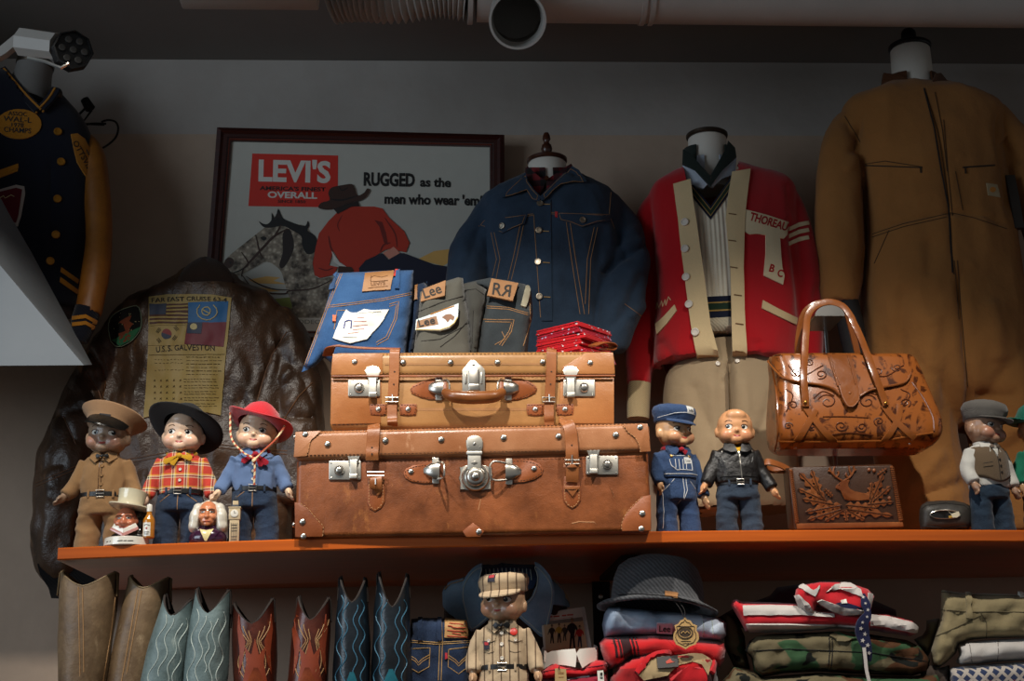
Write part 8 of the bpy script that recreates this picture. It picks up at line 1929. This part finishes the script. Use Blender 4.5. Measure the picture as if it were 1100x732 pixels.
# ornate tag
tg = thing('hang_tag', 'ornate shield shaped kraft tag hanging from the tweed hat', 'tag', tuple(P(736, 697, 3.11)))
tp = cst((597, 374), (606, 392), (628, 398), (640, 416), (664, 424), (660, 452), (672, 470), (674, 500), (655, 530), (625, 540), (600, 556), (575, 542), (548, 530), (532, 500), (534, 470), (545, 450), (538, 424), (560, 414), (572, 396), (588, 392))
o = MB().prism([P(u, v, 3.118) for u, v in tp], (0, -.0014, 0)).build('card', plain('tag_card', 'b8935c', .75, 0, .08, 40, .05), tg)
TP = Plane(3.1165)
mb = MB(); seam(mb, TP, [(736+8*cos(a), 680+6.3*sin(a)) for a in [k*PI/10 for k in range(20)]], .0014, 2, closed=True); seam(mb, TP, [(x*.8+736*.2, y*.82+680.5*.18) for x, y in tp], .0007, 2, closed=True); patch(mb, TP, [(736+6.3*cos(a), 680+4.6*sin(a)) for a in [k*PI/8 for k in range(16)]], .0004, 2); mb.build('printed_emblem', paint('3a2a1c', .7, 'brown_emblem'), o)
mb = MB(); seam(mb, over(TP, .001), [(731.5, 681), (734, 678.5), (736, 681), (738, 678.5), (740.5, 681)], .0008, 1); mb.build('pale_mark', plain('tag_pale', 'b8935c', .7), o)
mb = MB()
for q in ((555, 430, 640, 430), (575, 512, 630, 512), (585, 524, 620, 524)): seam(mb, TP, cst((q[0], q[1]), (q[2], q[3])), .0007, 3)
mb.build('printed_lines', paint('3a2a1c', .7, 'brown_emblem'), o)
mb = MB(); mb.tube([P(u, v, y) for u, v, y in bez([(734.5, 664, 3.116), (731, 655, 3.118), (725, 647, 3.125), (722, 644, 3.135)], 4)], .0009, 6); mb.tube([P(u, v, y) for u, v, y in bez([(736, 664, 3.116), (735, 655, 3.12), (729, 647, 3.13), (724, 644, 3.135)], 4)], .0009, 6); mb.build('string', m_dark, tg)

# ---- camouflage and flag pile
n = N('woodland_camouflage'); v1 = n.noise(5.5, 2, n.map((1, 1, 1.6)), .5, 1.2); v2 = n.noise(7, 2, n.map((1, 1, 1.6), (0, 0, 0), (3, 1, 2)), .5, 1.2); v3 = n.noise(8, 2, n.map((1, 1, 1.5), (0, 0, 0), (7, 5, 9)), .5, 1.4)
c_ = n.mix(n.ramp(v1, [(.48, 0.), (.5, 1.)]), '5f5640', '2f4a30'); c_ = n.mix(n.ramp(v2, [(.55, 0.), (.57, 1.)]), c_, '4a2f1c'); c_ = n.mix(n.ramp(v3, [(.6, 0.), (.62, 1.)]), c_, '131512')
m_camo = n.end(c_, .9, 0, n.bump(n.noise(45, 4), .35, .005, n.bump(n.wave(260, None, 'X'), .2, .0006)), .2)
T_, s, o = garment('camouflage_jacket', 'folded camouflage jacket directly under the striped flag shirt', 'jacket', cf((100, 430), (118, 396), (145, 378), (200, 371), (300, 368), (420, 362), (540, 371), (680, 393), (728, 418), (764, 462), (756, 505), (700, 522), (520, 516), (360, 506), (240, 512), (160, 527), (132, 505), (125, 460)), 3.24, .17, m_camo, 9, .012, 72)
creases(o.data, []) ; seams(s, [cf((130, 432), (260, 426), (400, 432), (560, 440), (750, 470)), cf((402, 362), (404, 440), (398, 505)), cf((412, 362), (414, 440), (408, 505)), cf((520, 385), (525, 510))], T_, m_blk, .0012)
piece(s, cf((405, 384), (430, 370), (520, 374), (545, 394), (430, 396)), .006, m_camo, 'pocket_flap', T_, 4)
T_, s, o = garment('camouflage_jacket', 'second camouflage garment, at the bottom of the pile under the flag shirt', 'jacket', cf((20, 540), (60, 488), (130, 508), (165, 527), (360, 510), (520, 518), (700, 523), (790, 512), (810, 545), (810, 640), (20, 640)), 3.235, .18, m_camo, 9, .010, 73)
T_, s, o = garment('camouflage_jacket', 'camouflage sleeve end standing up beside the red wool pile', 'jacket', cf((20, 305), (45, 300), (75, 325), (100, 380), (104, 430), (120, 500), (60, 488), (30, 420)), 3.30, .08, m_camo, 8, .006, 74)
T_, s, o = garment('folded_shirt', 'dark red and black folded shirt behind the flag shirt', 'shirt', cf((-10, 320), (60, 280), (190, 235), (215, 205), (260, 198), (400, 182), (470, 210), (560, 250), (640, 285), (650, 340), (400, 350), (100, 350), (0, 345)), 3.40, .12, cloth('dark_maroon_cotton', '3a0d12', .3, 6, 500, .3, .9, .1, '0c0a0d'), 10, .008, 75)
m_fl_r = cloth('flag_red_cotton', 'b41a24', .1, 8, 600, .3, .9, .2); m_fl_w = cloth('flag_white_cotton', 'b9b2ac', .06, 8, 600, .3, .9, .1); m_fl_b = cloth('flag_navy_cotton', '161a3a', .1, 8, 600, .3)
T_, s, o = garment('flag_shirt', 'folded red and white striped shirt with starred navy strip on camouflage', 'shirt', cf((50, 268), (58, 250), (72, 247), (92, 256), (190, 258), (280, 262), (420, 285), (545, 298), (610, 300), (700, 322), (718, 345), (714, 370), (692, 380), (560, 360), (430, 348), (250, 362), (102, 362), (86, 330)), 3.225, .16, m_fl_r, 9, .006, 76)
for poly in (cf((92, 274), (190, 272), (300, 276), (360, 296), (420, 305), (420, 312), (300, 304), (96, 305)), cf((108, 334), (250, 334), (430, 338), (520, 345), (520, 352), (430, 346), (250, 361), (116, 361)), cf((545, 306), (610, 312), (700, 334), (717, 346), (714, 366), (640, 350), (550, 336))): piece(s, poly, .0035, m_fl_w, 'white_stripe', T_, 2.5)
s2, o2 = soft('collar', cf((278, 240), (284, 212), (305, 194), (372, 184), (432, 184), (482, 190), (540, 210), (564, 236), (552, 282), (532, 306), (470, 308), (420, 296), (360, 268), (352, 300), (362, 318), (340, 306), (300, 282)), 3.165, .07, m_fl_r, T_, r=7, wob=.012, seed=77)
for poly in (cf((282, 236), (296, 232), (330, 268), (356, 310), (338, 304), (300, 280)), cf((290, 205), (310, 196), (345, 215), (372, 200), (352, 238), (330, 226)), cf((390, 222), (420, 196), (470, 188), (515, 215), (520, 240), (480, 222), (440, 208)), cf((360, 254), (400, 278), (450, 300), (530, 296), (530, 286), (460, 280), (400, 256), (375, 248)), cf((540, 225), (556, 232), (548, 275), (538, 270))): piece(s2, poly, .0035, m_fl_w, 'white_stripe', o2, 2.5)
piece(s2, cf((425, 262), (452, 256), (500, 270), (535, 285), (500, 292), (455, 280)), .001, m_fl_b, 'starred_lining', o2, 3)
mb = MB(); pts = [P(u, v, y) for u, v, y in bez([(*cf((522, 228))[0], 3.128), (*cf((532, 262))[0], 3.122), (*cf((540, 300))[0], 3.12), (*cf((522, 335))[0], 3.124), (*cf((522, 375))[0], 3.13), (*cf((538, 420))[0], 3.13), (*cf((550, 470))[0], 3.135)], 6)]
mb.tube(pts, [.5, .55, .6, .7, .8, .9, .95, 1, .9, .8, .7, .7, .8, .9, 1, 1.05, 1.1, 1.2, 1.3, 1.35, 1.4, 1.45, 1.5, 1.45, 1.4, 1.35, 1.3, 1.25, 1.2, 1.1, 1.0, .9, .8, .7, .6, .4, .2][:len(pts)], 10, flat=(.0105, .003), up=[V((0, -1, 0))]); me = mb.mesh(); SS_ = Surf(me, 3.12); st_ = link_mesh('starred_strip', me, m_fl_b, T_)
mb = MB()
for x, y, r in ((524, 240, 7), (532, 262, 6), (541, 285, 7), (538, 310, 6), (522, 330, 6), (516, 352, 8), (530, 372, 8), (522, 395, 9), (540, 412, 9), (545, 440, 8)):
    c0_ = cf((x, y))[0]; patch(mb, SS_, [(c0_[0]+r/3.333*(1 if k % 2 == 0 else .42)*sin(k*PI/5+.2), c0_[1]-r/3.333*(1 if k % 2 == 0 else .42)*cos(k*PI/5+.2)) for k in range(10)], .0012, 3)
mb.build('stars', m_fl_w, st_)
mb = MB(); mb.tube([P(u, v, 3.126) for u, v in bez(cf((527, 420), (532, 460), (536, 500), (545, 540), (556, 590)), 5)], 1, 8, flat=(.0038, .0012), up=[V((0, -1, 0))]); mb.build('hanging_cord', m_fl_w, T_)
piece(s2, cf((443, 252), (462, 249), (466, 262), (446, 264)), .003, m_paper, 'neck_tag', T_, 2)

# ---- khaki trousers pile
m_kh2 = cloth('olive_khaki_twill', '827556', .14, 7, 600, .35, .9, .1, None, .35)
T_, s, o = garment('folded_trousers', 'khaki folded trousers with waistband up, topmost of the right pile', 'trousers', ckp((203, 100), (212, 92), (290, 104), (372, 116), (560, 117), (780, 124), (960, 130), (960, 430), (784, 426), (520, 432), (420, 442), (330, 470), (305, 540), (240, 600), (180, 644), (140, 612), (130, 520), (165, 400), (196, 300), (200, 200)), 3.24, .14, m_kh2, 9, .012, 78)
seams(s, [ckp((206, 232), (300, 238), (400, 248), (560, 246), (780, 250), (940, 250)), ckp((206, 108), (372, 130), (780, 138)), ckp((480, 250), (520, 320), (520, 430)), ckp((165, 420), (300, 360), (480, 270))], T_, plain('khaki_seam', '4f4630', .9), .0012)
piece(s, ckp((372, 122), (412, 124), (415, 292), (378, 288)), .006, m_kh2, 'belt_loop', T_, 3); piece(s, ckp((740, 126), (784, 118), (784, 140), (760, 145)), .008, m_paper, 'white_corner', T_, 3)
T_, s, o = garment('folded_trousers', 'olive folded cloth end between the khaki trousers and the camouflage', 'trousers', ckp((100, 306), (190, 290), (200, 330), (168, 420), (130, 520), (110, 560), (60, 500), (10, 440), (70, 412), (98, 370)), 3.28, .08, cloth('dark_olive_twill', '5c5238', .15, 8, 600, .35), 7, .006, 79)
T_, s, o = garment('folded_shirt', 'white folded shirt under the khaki trousers', 'shirt', ckp((312, 480), (330, 462), (420, 452), (600, 440), (784, 432), (960, 430), (960, 590), (784, 588), (600, 598), (480, 612), (340, 618), (304, 600), (330, 550)), 3.23, .15, cloth('white_folded_cotton', 'b5b0aa', .06, 8, 600, .3), 9, .010, 80)
seams(s, [ckp((600, 450), (604, 520), (598, 590)), ckp((400, 460), (420, 600))], T_, plain('grey_seam', '7a7672', .9), .0009)
n = N('patterned_knit'); x = n.sep(); u_ = n.math('MULTIPLY', x[0], 40.0); tri = n.math('PINGPONG', u_, 1.0); z_ = n.math('MULTIPLY', x[2], 40.0); tz = n.math('PINGPONG', z_, 1.0); dd = n.math('ABSOLUTE', n.math('SUBTRACT', tri, tz)); d2 = n.math('ABSOLUTE', n.math('SUBTRACT', n.math('ADD', tri, tz), 1.0)); d_ = n.math('MINIMUM', dd, d2)
c_ = n.mix(n.ramp(d_, [(.16, 1.), (.2, 0.)]), n.mix(n.ramp(n.math('MULTIPLY', tri, tz), [(.62, 0.), (.7, 1.)]), '2a3552', '7a2a34'), 'a89f96')
m_fi = n.end(c_, .95, 0, n.bump(n.noise(300, 2), .6, .002), .2, 0, .2)
T_, s, o = garment('folded_sweater', 'blue, white and red diamond patterned folded sweater under the white shirt', 'sweater', ckp((262, 650), (280, 632), (400, 622), (600, 606), (784, 598), (960, 594), (960, 900), (262, 900)), 3.225, .16, m_fi, 9, .005, 81)
T_, s, o = garment('folded_trousers', 'dark folded cloth with pinkish edge between camouflage and patterned sweater', 'trousers', ckp((60, 640), (140, 618), (190, 640), (262, 620), (268, 900), (40, 900)), 3.25, .10, cloth('dusky_cloth', '4a3f38', .25, 8, 500, .3), 7, .006, 82)
